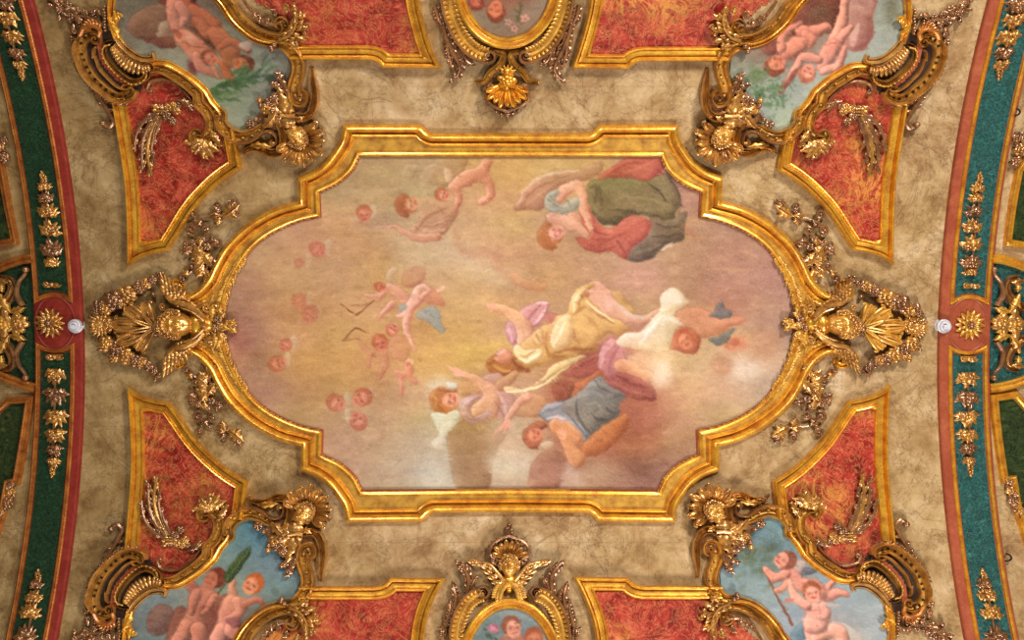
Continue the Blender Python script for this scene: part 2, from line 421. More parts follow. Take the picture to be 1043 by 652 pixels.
# ------------------------------------------------------------------ painter: bakes brushwork into vertex colours
class Paint:
    def __init__(s, box, bg, k=2, sig=30, seed=3):
        s.x0, s.y0, s.x1, s.y1 = box; s.k = k; s.W = int((s.x1-s.x0)*k); s.H = int((s.y1-s.y0)*k)
        X, Y = np.meshgrid(np.arange(0, s.W, 8)/k+s.x0, np.arange(0, s.H, 8)/k+s.y0)
        num = np.zeros(X.shape+(3,)); den = np.zeros(X.shape)+1e-9
        for x, y, c in bg:
            w = np.exp(-((X-x)**2+(Y-y)**2)/(2*sig*sig))+1e-7/(1+((X-x)**2+(Y-y)**2)); num += w[..., None]*np.array(c, float); den += w
        s.A = s.up(num/den[..., None], s.H, s.W); s.rng = np.random.default_rng(seed)
    @staticmethod
    def up(a, H, W):
        h, w = a.shape[:2]; y = np.linspace(0, h-1, H); x = np.linspace(0, w-1, W)
        yi = np.minimum(y.astype(int), h-2); xi = np.minimum(x.astype(int), w-2); fy = y-yi; fx = x-xi
        fy = fy*fy*(3-2*fy); fx = fx*fx*(3-2*fx)
        if a.ndim == 3: fy = fy[:, None, None]; fx = fx[None, :, None]
        else: fy = fy[:, None]; fx = fx[None, :]
        g = lambda i, j: a[np.ix_(i, j)]
        return (g(yi, xi)*(1-fy)*(1-fx)+g(yi+1, xi)*fy*(1-fx)+g(yi, xi+1)*(1-fy)*fx+g(yi+1, xi+1)*fy*fx)
    def blur(s, m, r):
        r = int(round(r*s.k))
        if r < 1: return m
        for ax in (0, 1):
            for _ in range(2):
                p = np.pad(m, [(r, r) if q == ax else (0, 0) for q in (0, 1)]); c = np.cumsum(p, ax)
                c = np.concatenate([np.zeros_like(np.take(c, [0], ax)), c], ax); n = m.shape[ax]
                m = (np.take(c, range(2*r+1, 2*r+1+n), ax)-np.take(c, range(0, n), ax))/(2*r+1)
        return m
    def box(s, P, pad):
        a = np.floor((P.min(0)-pad-[s.x0, s.y0])*s.k).astype(int); b = np.ceil((P.max(0)+pad-[s.x0, s.y0])*s.k).astype(int)
        a = np.clip(a, 0, [s.W, s.H]); b = np.clip(b, 0, [s.W, s.H])
        if (b-a).min() < 3: return None
        X, Y = np.meshgrid(np.arange(a[0], b[0])/s.k+s.x0, np.arange(a[1], b[1])/s.k+s.y0)
        return a, b, X, Y
    def put(s, a, b, m, c, al):
        R = s.A[a[1]:b[1], a[0]:b[0]]; R += (np.array(c, float)-R)*(m*al)[..., None]
    def poly(s, P, c, soft=1.0, al=1.0, sm=True):
        P = np.asarray(P, float); Q = smooth(P, 3, True) if sm else P
        q = s.box(Q, soft*3+1)
        if q is None: return
        a, b, X, Y = q; s.put(a, b, s.blur(inside(Q, X, Y).astype(float), soft), c, al)
    def line(s, P, w, c, al=1.0, soft=.6, sm=True):
        P = np.asarray(P, float); Q = smooth(P, 2.5) if sm and len(P) > 2 else P
        w = np.atleast_1d(np.asarray(w, float)); wq = np.interp(np.linspace(0, 1, len(Q)), np.linspace(0, 1, len(w)), w)
        q = s.box(Q, w.max()+soft*2+1)
        if q is None: return
        a, b, X, Y = q; D = np.full(X.shape, -99.0)
        for i in range(len(Q)-1):
            d = Q[i+1]-Q[i]; L = d@d+1e-9; t = np.clip(((X-Q[i, 0])*d[0]+(Y-Q[i, 1])*d[1])/L, 0, 1)
            D = np.maximum(D, wq[i]+(wq[i+1]-wq[i])*t-np.hypot(X-Q[i, 0]-t*d[0], Y-Q[i, 1]-t*d[1]))
        s.put(a, b, np.clip(D/(2*soft)+.5, 0, 1), c, al)
    def ell(s, x, y, rx, ry=None, rot=0, c=(0, 0, 0), al=1.0, soft=.8):
        ry = rx if ry is None else ry; q = s.box(np.array([[x, y]]), max(rx, ry)+soft*2+1)
        if q is None: return
        a, b, X, Y = q; cc, ss = math.cos(rot), math.sin(rot); u = ((X-x)*cc+(Y-y)*ss)/rx; v = (-(X-x)*ss+(Y-y)*cc)/ry
        d = (1-np.hypot(u, v))*min(rx, ry); s.put(a, b, np.clip(d/(2*soft)+.5, 0, 1), c, al)
    def body(s, parts, tone=(214, 152, 122), dark=(140, 78, 60), hi=(246, 208, 182), al=1.0, r=2.2, k1=1.0, soft=.7):
        """one continuous painted form from limbs [(points, widths)] and outlines [points], modelled light and dark"""
        pts = np.concatenate([np.asarray(q[0] if isinstance(q, tuple) else q, float) for q in parts])
        mw = max([np.max(q[1]) for q in parts if isinstance(q, tuple)]+[0]); q_ = s.box(pts, mw+r*3+3)
        if q_ is None: return
        a, b, X, Y = q_; m = np.zeros(X.shape)
        for q in parts:
            if isinstance(q, tuple):
                P = np.asarray(q[0], float); P = smooth(P, 2.5) if len(P) > 2 else P; w = np.atleast_1d(np.asarray(q[1], float)); wq = np.interp(np.linspace(0, 1, len(P)), np.linspace(0, 1, len(w)), w); D_ = np.full(X.shape, -99.0)
                for j in range(len(P)-1):
                    d = P[j+1]-P[j]; L = d@d+1e-9; t = np.clip(((X-P[j, 0])*d[0]+(Y-P[j, 1])*d[1])/L, 0, 1)
                    D_ = np.maximum(D_, wq[j]+(wq[j+1]-wq[j])*t-np.hypot(X-P[j, 0]-t*d[0], Y-P[j, 1]-t*d[1]))
                m = np.maximum(m, np.clip(D_/(2*soft)+.5, 0, 1))
            else: m = np.maximum(m, s.blur(inside(smooth(q, 3, True), X, Y).astype(float), soft))
        bl = s.blur(m, r); sh = max(1, int(r*s.k*.6)); e = np.roll(bl, (sh, sh), (0, 1))-np.roll(bl, (-sh, -sh), (0, 1))
        s.put(a, b, m, tone, al); s.put(a, b, m*np.clip(-e*1.25*k1, 0, .9), hi, al); s.put(a, b, m*np.clip(e*1.5*k1, 0, .95), dark, al)
        s.put(a, b, np.clip(s.blur(m, .5)*(1-m)*2.2, 0, 1), dark, al*.45)
    def dab(s, L):
        for P, w, c, al in L: s.line(P, w, c, al, .9)
    def limb(s, P, w, tone=(214, 150, 118), al=1.0, dark=(150, 82, 62), hi=(240, 196, 168), lx=-.3, ly=-.35):
        P = np.asarray(P, float); w = np.atleast_1d(np.asarray(w, float))
        mw = w.mean(); s.line(P, w+.6, dark, al*.6, 1.2); s.line(P+np.array([-.1, -.1])*mw, w*.88, tone, al, 1.0+.12*mw)
        s.line(P-np.array([lx, ly])*mw*1.1, w*.4, dark, al*.22, 1+.3*mw)
        s.line(P+np.array([lx, ly])*mw, w*.34, hi, al*.5, 1.1+.25*mw)
    def face(s, x, y, r, up, hair=(140, 78, 44), tone=(220, 156, 124), al=1.0, turn=0.0):
        """head with hair, brow, eyes, nose, mouth and cheek; up = direction of the crown in radians"""
        ux, uy = math.cos(up), math.sin(up); rx, ry = -uy, ux
        pt = lambda a, b: (x+rx*a*r+ux*b*r, y+ry*a*r+uy*b*r)
        hx, hy = pt(-turn*.5, .28); s.ell(hx, hy, r*1.12, r*.98, up, hair, al, .9)
        for a, b in ((-.7, .3), (.7, .3), (-.4, .8), (.4, .8)):
            q = pt(a-turn*.3, b); s.ell(q[0], q[1], r*.38, r*.34, 0, tuple(int(v*1.15) for v in hair), al*.7, .8)
        q = pt(turn*.25, -.12); s.ell(q[0], q[1], r*.92, r*.74, up, tone, al, .8)
        q = pt(turn*.45-.1, .18); s.ell(q[0], q[1], r*.4, r*.42, up, tuple(min(255, int(v*1.13)) for v in tone), al*.7, 1.0)
        for a in (-.34, .34):
            q = pt(a+turn*.4, .0); s.ell(q[0], q[1], r*.08+.3, r*.17+.3, up, (112, 66, 52), al*.7, .6)
            q = pt(a+turn*.4, .17); s.ell(q[0], q[1], r*.05+.2, r*.22+.2, up, (140, 84, 60), al*.6, .5)
            q = pt(a*1.25+turn*.35, -.32); s.ell(q[0], q[1], r*.22, r*.22, up, (214, 116, 92), al*.5, 1.0)
        q0, q1 = pt(turn*.5, .05), pt(turn*.6, -.28); s.line([q0, q1], r*.06+.25, (176, 104, 78), al*.7, .5)
        q0, q1 = pt(-.17+turn*.45, -.5), pt(.2+turn*.45, -.5); s.line([q0, q1], r*.06+.25, (156, 62, 52), al*.85, .5)
    def folds(s, P, n, dark, light, al=.6, w=1.0, seed=1):
        """fold strokes between the first and the second half of a ribbon of points P=[edge1..., edge2...]"""
        h = len(P)//2; A_ = smooth(P[:h], 3); B_ = smooth(P[h:][::-1], 3); rn = random.Random(seed)
        m = min(len(A_), len(B_)); A_ = A_[np.linspace(0, len(A_)-1, m).astype(int)]; B_ = B_[np.linspace(0, len(B_)-1, m).astype(int)]
        for k in range(n):
            f = (k+.5)/n+rn.uniform(-.02, .02); Q = A_*(1-f)+B_*f; a = rn.randint(0, m//4); b = m-rn.randint(0, m//4); Q = Q[a:b]
            if len(Q) > 2:
                Q = Q+np.array([rn.uniform(-1, 1), rn.uniform(-1, 1)])*np.sin(np.linspace(0, rn.uniform(1, 4), len(Q)))[:, None]
                ww = w*rn.uniform(.5, 1.7); s.line(Q[::2], [ww*.2, ww, ww*.5, ww*.1], dark if k % 2 else light, al*rn.uniform(.4, .95), .8+ww*.5, sm=False)
    def wing(s, P, base, light, al=1.0, n=7):
        """P: root, bend, tip of the leading edge, then the trailing point"""
        P = np.asarray(P, float); lead = smooth(P[:3], 2); trail = P[3]
        s.poly(np.concatenate([lead[::3], [lead[-1]*.6+trail*.4, trail, trail*.6+lead[0]*.4]]), base, 1.2, al)
        for k in range(n):
            f = k/(n-1); a = lead[int(f*(len(lead)-1))]; b = lead[0]*(1-f)*.7+trail*(1-abs(f-.5))*.8+lead[-1]*f; b = b/((1-f)*.7+(1-abs(f-.5))*.8+f)
            s.line([a, (a+b)/2+.8, b], [1.1, .7, .3], light if k % 2 else tuple(int(v*.78) for v in base), al*.6, .7)
        s.line(lead, [1.6, 1.3, .7], light, al*.85, .8)
    def finish(s, amt=7, fine=5, hor=.0):
        rn = random.Random(99); src = s.A.copy()
        for _ in range(int((s.W*s.H/s.k/s.k)/32)):
            x = rn.uniform(2, s.W-3); y = rn.uniform(2, s.H-3); c = src[int(y), int(x)]+rn.gauss(0, 9)*np.array([1, .95, .85])+np.array([rn.gauss(0, 3), 0, rn.gauss(0, 3)])
            a = rn.gauss(0, .5); L = rn.uniform(1.2, 4); px, py = x/s.k+s.x0, y/s.k+s.y0; s.line([(px-L*math.cos(a), py-L*math.sin(a)), (px+L*math.cos(a), py+L*math.sin(a))], rn.uniform(.4, 1.2), c, .5, .6)
        H, W = s.H, s.W; n = np.zeros((H, W))
        for sx, sy, a in ((60, 40, 1), (24, 14, .9), (10, 5, .7), (5, 2.5, .6)):
            g = s.rng.normal(size=(max(3, int(H/s.k/sy)+2), max(3, int(W/s.k/sx)+2))); n += a*s.up(g, H, W)
        s.A += n[..., None]*amt*np.array([1, .95, .8]); c = s.rng.normal(size=(max(3, int(H/s.k/30)+2), max(3, int(W/s.k/45)+2), 3))
        s.A += s.up(c, H, W)*amt*np.array([.5, .5, .9]); s.A += s.rng.normal(size=(H, W, 1))*fine
        s.A = np.clip(s.A, 3, 252)
    def sample(s, px, warp=.7):
        x, y = px[:, 0], px[:, 1]
        wx = warp*(np.sin(y*.55+x*.13)+np.sin(x*.31-y*.23)); wy = warp*(np.sin(x*.5-y*.17)+np.sin(y*.27+x*.41))
        u = np.clip((x+wx*.4-s.x0)*s.k, 0, s.W-1.01); v = np.clip((y+wy*.4-s.y0)*s.k, 0, s.H-1.01)
        i = u.astype(int); j = v.astype(int); fx = (u-i)[:, None]; fy = (v-j)[:, None]; A = s.A
        c = (A[j, i]*(1-fx)+A[j, i+1]*fx)*(1-fy)+(A[j+1, i]*(1-fx)+A[j+1, i+1]*fx)*fy
        return lin(c)

def canvas(name, poly, paint, parent, label, h=1.5, step=1.0):
    V, Fc = plate(poly, h, step); o = part(name, (V, Fc), 'canvas', parent, label, colors=paint.sample(to_px(V)), ang=0)
    return o

def D(ox, oy, s, *v): return np.array(v, float).reshape(-1, 2)/s+np.array([ox, oy])
k = 3.95
FL = (216, 152, 122)

def paint_fresco():
    bg = [(250, 250, (176, 144, 112)), (235, 310, (158, 118, 98)), (235, 350, (172, 122, 102)), (250, 395, (170, 132, 114)), (290, 440, (168, 134, 104)), (330, 175, (172, 148, 116)),
          (400, 175, (180, 154, 122)), (330, 240, (190, 152, 116)), (300, 280, (188, 152, 106)), (300, 330, (188, 146, 104)), (360, 300, (194, 156, 108)), (350, 370, (194, 150, 102)), (330, 400, (188, 148, 104)),
          (450, 260, (192, 164, 128)), (430, 330, (196, 158, 108)), (460, 345, (202, 166, 108)), (480, 300, (194, 156, 114)), (530, 180, (190, 156, 106)), (500, 230, (190, 154, 118)), (540, 250, (190, 156, 114)),
          (560, 280, (182, 144, 112)), (620, 275, (184, 146, 116)), (680, 240, (180, 144, 116)), (720, 210, (152, 114, 100)), (740, 250, (160, 120, 102)), (780, 270, (156, 116, 106)), (790, 310, (160, 124, 112)), (740, 300, (168, 126, 104)), (700, 280, (176, 138, 112)),
          (800, 350, (162, 136, 114)), (790, 380, (180, 158, 138)), (760, 385, (190, 170, 150)), (740, 410, (180, 150, 114)), (700, 390, (190, 162, 126)), (690, 440, (180, 140, 106)), (740, 430, (174, 146, 118)),
          (400, 430, (186, 150, 114)), (370, 470, (170, 150, 126)), (400, 485, (174, 158, 134)), (440, 470, (188, 180, 158)), (345, 450, (176, 140, 112)), (500, 480, (174, 152, 130)), (520, 460, (186, 166, 138)), (490, 420, (184, 146, 114)),
          (600, 480, (164, 134, 114)), (640, 440, (152, 96, 74)), (660, 480, (140, 98, 86)), (690, 480, (148, 112, 100)), (700, 460, (146, 106, 88)), (660, 400, (164, 100, 82)), (600, 440, (164, 104, 76))]
    p = Paint((215, 145, 825, 510), bg, 2, 22)
    rn = random.Random(7)
    for i in range(420):      # long horizontal strokes of the brush
        x = rn.uniform(220, 815); y = rn.uniform(150, 500); L = rn.uniform(12, 60); c = rn.choice(((210, 176, 124), (168, 124, 94), (206, 170, 110), (178, 146, 122), (200, 164, 136), (186, 140, 84)))
        p.line([(x, y), (x+L*.5, y+rn.uniform(-1.5, 1.5)), (x+L, y+rn.uniform(-2, 2))], [.4, rn.uniform(.8, 2.4), .3], c, rn.uniform(.10, .3), 1.2)
    FD, FH, FT = (150, 92, 70), (240, 202, 172), (212, 158, 124)
    p.poly(D(380, 150, k, 260, 330, 330, 400, 480, 470, 560, 560, 450, 540, 330, 480, 270, 400), (196, 180, 154), 8, .5)
    p.poly(D(220, 280, k, 300, 200, 500, 190, 680, 330, 600, 420, 350, 430, 250, 330), (208, 166, 108), 12, .35)
    p.line(D(400, 270, k, 190, 330, 400, 330, 470, 320), [3, 7, 2], (210, 178, 104), .35, 4)
    p.line(D(430, 280, 6.52, 440, 480, 560, 440), [4, 5], (216, 180, 94), .4, 3)
    p.poly(D(220, 280, k, 40, 220, 120, 210, 130, 310, 70, 340, 40, 290), (176, 108, 96), 6, .45)
    # staff of cloud and the faint foot
    p.line(D(380, 150, k, 330, 330, 360, 420, 480, 430, 520, 500, 600, 560), [3, 4, 5, 3], (176, 128, 100), .4, 3)
    p.body([(D(430, 280, 6.52, 600, 0, 650, 40, 720, 80), [3, 4, 4]), D(430, 280, 6.52, 700, 70, 740, 20, 780, 50, 830, 60, 820, 95, 770, 105, 710, 95)], (204, 148, 112), (160, 96, 70), (222, 172, 136), .55)
    # upper left angel group
    o = (360, 155, 6.52)
    p.body([D(*o, 500, 200, 560, 110, 640, 30, 760, 40, 720, 140, 650, 210, 600, 230)], (170, 136, 100), (134, 100, 70), (194, 160, 122), .6, 3)
    p.body([D(*o, 320, 150, 360, 80, 430, 90, 400, 170, 370, 190)], (186, 158, 128), (150, 118, 92), (216, 194, 166), .6)
    p.body([D(*o, 430, 190, 470, 110, 540, 70, 580, 100, 530, 180, 480, 240)], (192, 160, 132), (154, 116, 92), (216, 190, 164), .5)
    p.body([D(*o, 595, 110, 630, 105, 665, 160, 650, 200, 610, 190)], (206, 176, 148), (156, 116, 90), (234, 214, 190), .8)
    p.body([D(*o, 420, 320, 560, 290, 650, 330, 700, 400, 640, 460, 600, 540, 480, 580, 400, 560, 380, 500, 440, 440)], (184, 136, 108), (140, 92, 70), (216, 176, 146), .7, 4)
    p.dab([(D(*o, 420, 520, 480, 440, 620, 370), [1, 1.6, .6], (134, 82, 64), .5), (D(*o, 440, 540, 560, 470, 660, 440), [.8, 1.6, .6], (216, 176, 148), .6), (D(*o, 480, 520, 580, 520, 640, 480), [.8, 1.2, .5], (220, 184, 156), .6), (D(*o, 460, 500, 540, 490, 640, 450), [.6, 1.1, .5], (134, 82, 64), .5), (D(*o, 600, 540, 650, 470, 680, 420), [1, 2, 1], (140, 88, 72), .5)])
    p.body([(D(*o, 560, 560, 430, 570, 340, 530, 260, 490, 210, 505), [4, 4.5, 3.4, 2.2, 1.2])], (204, 150, 122), FD, FH, .85)
    for q in ((160, 495), (190, 520), (215, 530)): p.line(D(*o, 240, 495, *q), [1.3, .6], (214, 166, 138), .8, .6)
    p.body([(D(*o, 660, 230, 760, 170, 850, 130, 890, 60), [5, 8, 7, 5]), (D(*o, 840, 150, 890, 190, 910, 290, 850, 330), [5, 5, 4, 4]), (D(*o, 660, 240, 700, 290, 680, 370), [3, 4, 3])], (204, 140, 116), FD, FH, .85, 2.6)
    p.face(*D(*o, 600, 285)[0], 7.2, math.radians(-160), (160, 92, 66), (212, 146, 122), .85)
    p.body([D(*o, 275, 350, 300, 290, 370, 285, 340, 350, 370, 420, 350, 435, 300, 410)], (158, 90, 62), (124, 66, 44), (186, 116, 82), .85)
    p.face(*D(*o, 385, 345)[0], 8.5, math.radians(175), (160, 94, 66), (212, 160, 130), .8, .2)
    # cherub heads, left
    for (x, y, r, u, al) in ((371, 219, 8, -100, .8), (325, 255, 8, -150, .6), (306, 268, 5, 170, .3), (306, 308, 8, -120, .32), (315, 322, 9, -60, .34), (290, 353, 6.5, -60, .65), (284, 370, 8.5, 160, .75), (344, 411, 9, 200, .85), (367, 406, 9.5, -30, .9), (364, 427, 9, 70, .8)):
        sx = 1 if x != 364 else -1
        p.body([[(x+sx*5, y-2), (x+sx*8, y-11), (x+sx*13, y-9), (x+sx*12, y+2), (x+sx*7, y+5)]], (204, 184, 158), (160, 128, 104), (230, 216, 194), al*.75, 1.4)
        p.body([[(x-3, y+5), (x-10, y+9), (x-14, y+5), (x-8, y+1)]], (196, 164, 138), (156, 118, 94), (216, 196, 172), al*.35, 1.4)
        p.face(x, y, r, math.radians(u), (166, 98, 74), (208, 142, 118), al)
    # cupids with bows
    o = (335, 260, 8.02); T2, D2, H2 = (214, 156, 130), (164, 98, 76), (246, 214, 196)
    p.body([D(*o, 475, 210, 465, 160, 500, 110, 550, 90, 560, 130, 520, 180, 560, 220)], (206, 178, 146), (160, 122, 94), (232, 212, 186), .7)
    p.body([D(*o, 600, 250, 610, 150, 700, 100, 790, 110, 780, 190, 700, 260)], (186, 128, 100), (150, 92, 70), (206, 150, 120), .5, 3)
    p.body([D(*o, 800, 270, 880, 290, 950, 380, 930, 410, 850, 400, 780, 380)], (206, 126, 104), D2, (220, 150, 124), .5, 2)
    for q in (D(*o, 95, 400, 225, 492, 370, 370), D(335, 320, 5.43, 75, 148, 145, 75, 205, 100)): p.line(q, [.5, 1.0, .5], (124, 66, 42), .85, .5, sm=False)
    p.line(D(*o, 190, 412, 300, 405, 360, 370), .7, (140, 84, 56), .7, .5); p.line(D(335, 320, 5.43, 75, 148, 170, 135), .7, (140, 84, 56), .6, .5)
    p.body([(D(*o, 500, 270, 570, 310, 640, 380), [5, 6, 5]), (D(*o, 490, 250, 450, 310, 390, 370), [3.2, 2.6, 1.6]), (D(*o, 430, 320, 340, 330, 280, 320), [2, 1.8, 1]), (D(*o, 520, 400, 450, 460, 410, 520), [3.6, 3, 1.6])], T2, D2, H2, .85, 1.8)
    p.face(*D(*o, 425, 260)[0], 5, math.radians(-160), (176, 96, 68), (214, 140, 110), .8)
    p.body([(D(*o, 780, 250, 720, 290, 690, 380, 650, 440, 640, 520), [2.6, 4, 4.6, 5.4, 4.4]), (D(*o, 800, 310, 730, 370, 690, 420), [3, 4, 4]), (D(*o, 780, 250, 830, 290), [2.4, 1.6]), (D(*o, 620, 480, 560, 500), [2.4, 1.6]), (D(*o, 630, 540, 620, 610, 650, 650), [3.2, 2.6, 2.2]), (D(335, 320, 5.43, 430, 60, 440, 110, 475, 195), [3.4, 2.8, 1.6])], (228, 178, 156), D2, (252, 230, 216), .95, 1.8)
    p.line(D(*o, 890, 290, 930, 265), [1.6, 2.2], (232, 186, 164), .8, .7)
    p.body([D(*o, 720, 480, 790, 430, 860, 420, 910, 470, 915, 540, 950, 625, 880, 610, 810, 540, 740, 520)], (152, 162, 160), (112, 122, 124), (198, 210, 204), .85, 1.6)
    p.body([D(*o, 565, 430, 590, 405, 640, 410, 620, 450, 580, 460)], (156, 168, 164), (112, 122, 124), (198, 210, 204), .75, 1.2)
    p.face(*D(*o, 522, 600)[0], 6.2, math.radians(120), (178, 108, 78), (220, 160, 134), .9)
    o = (335, 320, 5.43)
    p.body([(D(*o, 170, 140, 200, 190, 240, 220), [1.6, 2.6, 3]), (D(*o, 300, 210, 310, 270, 280, 350), [5, 4.5, 2.6]), (D(*o, 230, 230, 220, 290), [2.4, 2]), D(*o, 330, 150, 400, 120, 450, 200, 420, 260, 350, 240)], (196, 136, 108), (156, 96, 74), (222, 172, 146), .55, 2)
    p.face(*D(*o, 285, 165)[0], 8, math.radians(-110), (164, 92, 62), (208, 136, 110), .8)
    p.body([(D(*o, 440, 280, 440, 330, 400, 330, 370, 320), [4.4, 4.4, 3.4, 2.6]), (D(*o, 440, 340, 480, 380), [3, 2]), (D(*o, 400, 350, 400, 440), [3, 1.8])], (208, 138, 114), (164, 96, 76), (240, 200, 180), .75, 1.8)
    p.face(*D(*o, 440, 275)[0], 4.4, math.radians(-60), (214, 180, 150), (216, 150, 126), .7)
    # upper right angel
    o = (520, 155, 5.48)
    p.body([D(*o, 20, 325, 60, 240, 150, 150, 250, 100, 380, 95, 470, 60, 520, 60, 490, 130, 400, 160, 330, 170, 240, 210, 190, 280, 180, 315, 100, 312)], (176, 132, 104), (144, 98, 76), (200, 160, 132), .85, 3)
    p.dab([(D(*o, 40, 290, 90, 200, 190, 130, 380, 100), [.8, 1.5, .8], (212, 184, 156), .8), (D(*o, 60, 300, 120, 220, 240, 160, 330, 130), [.5, 1.2, .4], (140, 92, 72), .6), (D(*o, 90, 300, 150, 240, 230, 190), [.5, 1.2, .4], (198, 156, 128), .6), (D(*o, 30, 322, 180, 315), [.7, .9], (134, 88, 66), .7)])
    p.body([D(*o, 490, 150, 540, 100, 640, 40, 700, 15, 850, 15, 860, 70, 830, 120, 770, 175, 700, 150, 600, 145)], (178, 92, 76), (140, 62, 54), (204, 120, 100), .9, 3)
    p.dab([(D(*o, 540, 130, 640, 70, 740, 60), [.6, 1.6, .6], (146, 66, 56), .5), (D(*o, 620, 120, 720, 90, 800, 50), [.6, 1.8, .6], (204, 122, 100), .5), (D(*o, 760, 170, 800, 110, 850, 60), [.6, 1.5, .6], (150, 70, 60), .6)])
    p.body([D(*o, 430, 180, 520, 150, 640, 145, 760, 160, 870, 115, 910, 160, 950, 270, 940, 340, 880, 380, 780, 360, 690, 350, 600, 400, 520, 400, 450, 330)], (112, 100, 68), (74, 62, 46), (146, 132, 90), .95, 5)
    p.poly(D(*o, 510, 175, 620, 160, 700, 170, 720, 200, 620, 210, 540, 230), (140, 138, 92), 5, .6); p.poly(D(*o, 560, 280, 720, 290, 860, 340, 780, 350, 620, 330), (146, 128, 90), 6, .5); p.poly(D(*o, 820, 180, 880, 180, 900, 240, 850, 260), (136, 128, 92), 5, .6)
    p.dab([(D(*o, 760, 170, 830, 220, 870, 280), [.5, 1.4, .6], (66, 56, 44), .8), (D(*o, 870, 130, 930, 210, 950, 270), [.6, 1.4, .6], (66, 56, 44), .7), (D(*o, 500, 180, 500, 250, 520, 330), [.6, 2, .6], (88, 80, 58), .6), (D(*o, 540, 320, 660, 330, 760, 345, 860, 370), [.6, 1.8, 1.6, .6], (70, 60, 48), .6), (D(*o, 440, 200, 480, 190, 470, 280), [1, 2, 1], (84, 78, 62), .6), (D(*o, 620, 250, 760, 260, 900, 300), [.6, 1.4, .6], (160, 148, 108), .4), (D(*o, 460, 340, 520, 390, 600, 390), [2, 3, 2], (78, 66, 52), .6)])
    p.body([D(*o, 780, 370, 880, 385, 940, 350, 985, 330, 970, 420, 960, 490, 860, 520, 790, 590, 700, 612, 640, 590, 680, 520, 770, 450)], (106, 88, 74), (78, 64, 56), (140, 126, 106), .9, 4)
    p.dab([(D(*o, 790, 470, 880, 470, 950, 450), [1, 2.2, .6], (78, 64, 58), .7), (D(*o, 700, 560, 780, 540, 840, 510), [1, 2.2, .8], (134, 122, 102), .5), (D(*o, 810, 400, 890, 420, 960, 400), [.8, 1.6, .6], (72, 58, 54), .6), (D(*o, 925, 350, 950, 310), [2, 1], (164, 138, 108), .7), (D(*o, 850, 545, 900, 515), [1.4, 1.8], (214, 196, 182), .75), (D(*o, 960, 410, 1010, 450, 1035, 500), [2, 3, 1], (166, 106, 90), .5)])
    p.body([D(*o, 390, 290, 430, 300, 480, 390, 560, 430, 640, 370, 700, 358, 770, 380, 785, 420, 740, 490, 680, 530, 650, 590, 600, 580, 570, 550, 480, 560, 400, 530, 370, 480, 440, 480, 400, 400)], (180, 94, 80), (138, 60, 54), (208, 124, 104), .93, 3.5)
    p.dab([(D(*o, 430, 480, 540, 490, 640, 450), [.8, 2, .8], (144, 66, 58), .5), (D(*o, 400, 520, 480, 540, 560, 520), [.8, 1.8, .8], (206, 120, 102), .5), (D(*o, 520, 430, 600, 440, 700, 390), [.8, 1.6, .8], (206, 122, 100), .5), (D(*o, 600, 500, 640, 560), [2, 1], (128, 54, 50), .6), (D(*o, 440, 390, 490, 450, 560, 460), [.6, 1.6, .6], (140, 62, 56), .6)])
    p.body([(D(*o, 260, 260, 310, 210, 370, 180), [5.6, 6, 5]), (D(*o, 375, 185, 400, 240, 405, 310, 430, 370, 450, 440), [5.4, 5, 4.4, 3.6, 2.6]), (D(*o, 345, 350, 370, 410, 430, 470), [5, 4.6, 3]), (D(*o, 230, 360, 300, 380, 350, 430), [5.5, 5.5, 3.6])], (214, 164, 134), (158, 98, 76), (242, 210, 186), .95, 2.2)
    p.body([D(*o, 190, 300, 200, 240, 250, 210, 275, 215, 250, 260, 290, 295, 350, 250, 385, 270, 370, 320, 300, 345, 230, 335)], (164, 164, 142), (122, 122, 104), (212, 214, 196), .95, 1.8)
    p.dab([(D(*o, 205, 260, 240, 290, 290, 310), [.4, 1, .4], (118, 120, 104), .7), (D(*o, 220, 240, 245, 275), [.4, .9, .4], (120, 122, 106), .7), (D(*o, 200, 300, 250, 325), [.5, 1, .5], (216, 218, 202), .7), (D(*o, 320, 270, 340, 320), [.5, 1, .5], (118, 120, 104), .6)])
    p.body([D(*o, 150, 480, 160, 430, 200, 390, 230, 400, 215, 450, 230, 510, 260, 530, 210, 545, 170, 525)], (172, 110, 66), (134, 76, 44), (200, 140, 90), .95, 2)
    p.face(*D(*o, 252, 455)[0], 9.2, math.radians(165), (170, 110, 68), (222, 164, 142), .9, .3)
    # swooning figure in yellow with the pink scarf
    o = (430, 280, 6.52); o2 = (560, 270, 6.52)
    p.body([D(*o, 555, 340, 590, 310, 640, 350, 640, 430, 610, 470, 570, 430)], (204, 150, 150), (150, 92, 100), (238, 202, 206), .92, 1.8)
    p.body([D(*o, 640, 250, 700, 210, 760, 180, 845, 180, 830, 240, 800, 310, 740, 350, 690, 330)], (202, 146, 150), (152, 92, 102), (236, 196, 204), .92, 2)
    p.body([D(*o, 800, 290, 850, 255, 930, 265, 1000, 250, 980, 300, 880, 330)], (182, 112, 108), (140, 78, 80), (210, 150, 148), .85, 1.6)
    p.dab([(D(*o, 700, 300, 750, 240, 790, 195), [.5, 1.4, .5], (146, 84, 100), .8), (D(*o, 740, 330, 800, 260, 820, 210), [.5, 1.6, .5], (238, 204, 212), .8), (D(*o, 770, 190, 830, 185), [1, .6], (244, 216, 222), .8), (D(*o, 580, 360, 600, 440), [.5, 1.6, .5], (240, 210, 214), .8), (D(*o, 560, 380, 580, 430), [.5, 1, .4], (156, 96, 106), .7)])
    p.body([(D(*o, 690, 450, 680, 370, 640, 300, 560, 240, 490, 215, 450, 205), [9, 8, 7, 5.6, 4.4, 3])], (218, 172, 134), (164, 108, 80), (244, 214, 182), .97, 2.6)
    for q in ((430, 190), (428, 205), (440, 225), (462, 240)): p.line(D(*o, 475, 208, *q), [1.9, .8], (228, 168, 144), .95, .6)
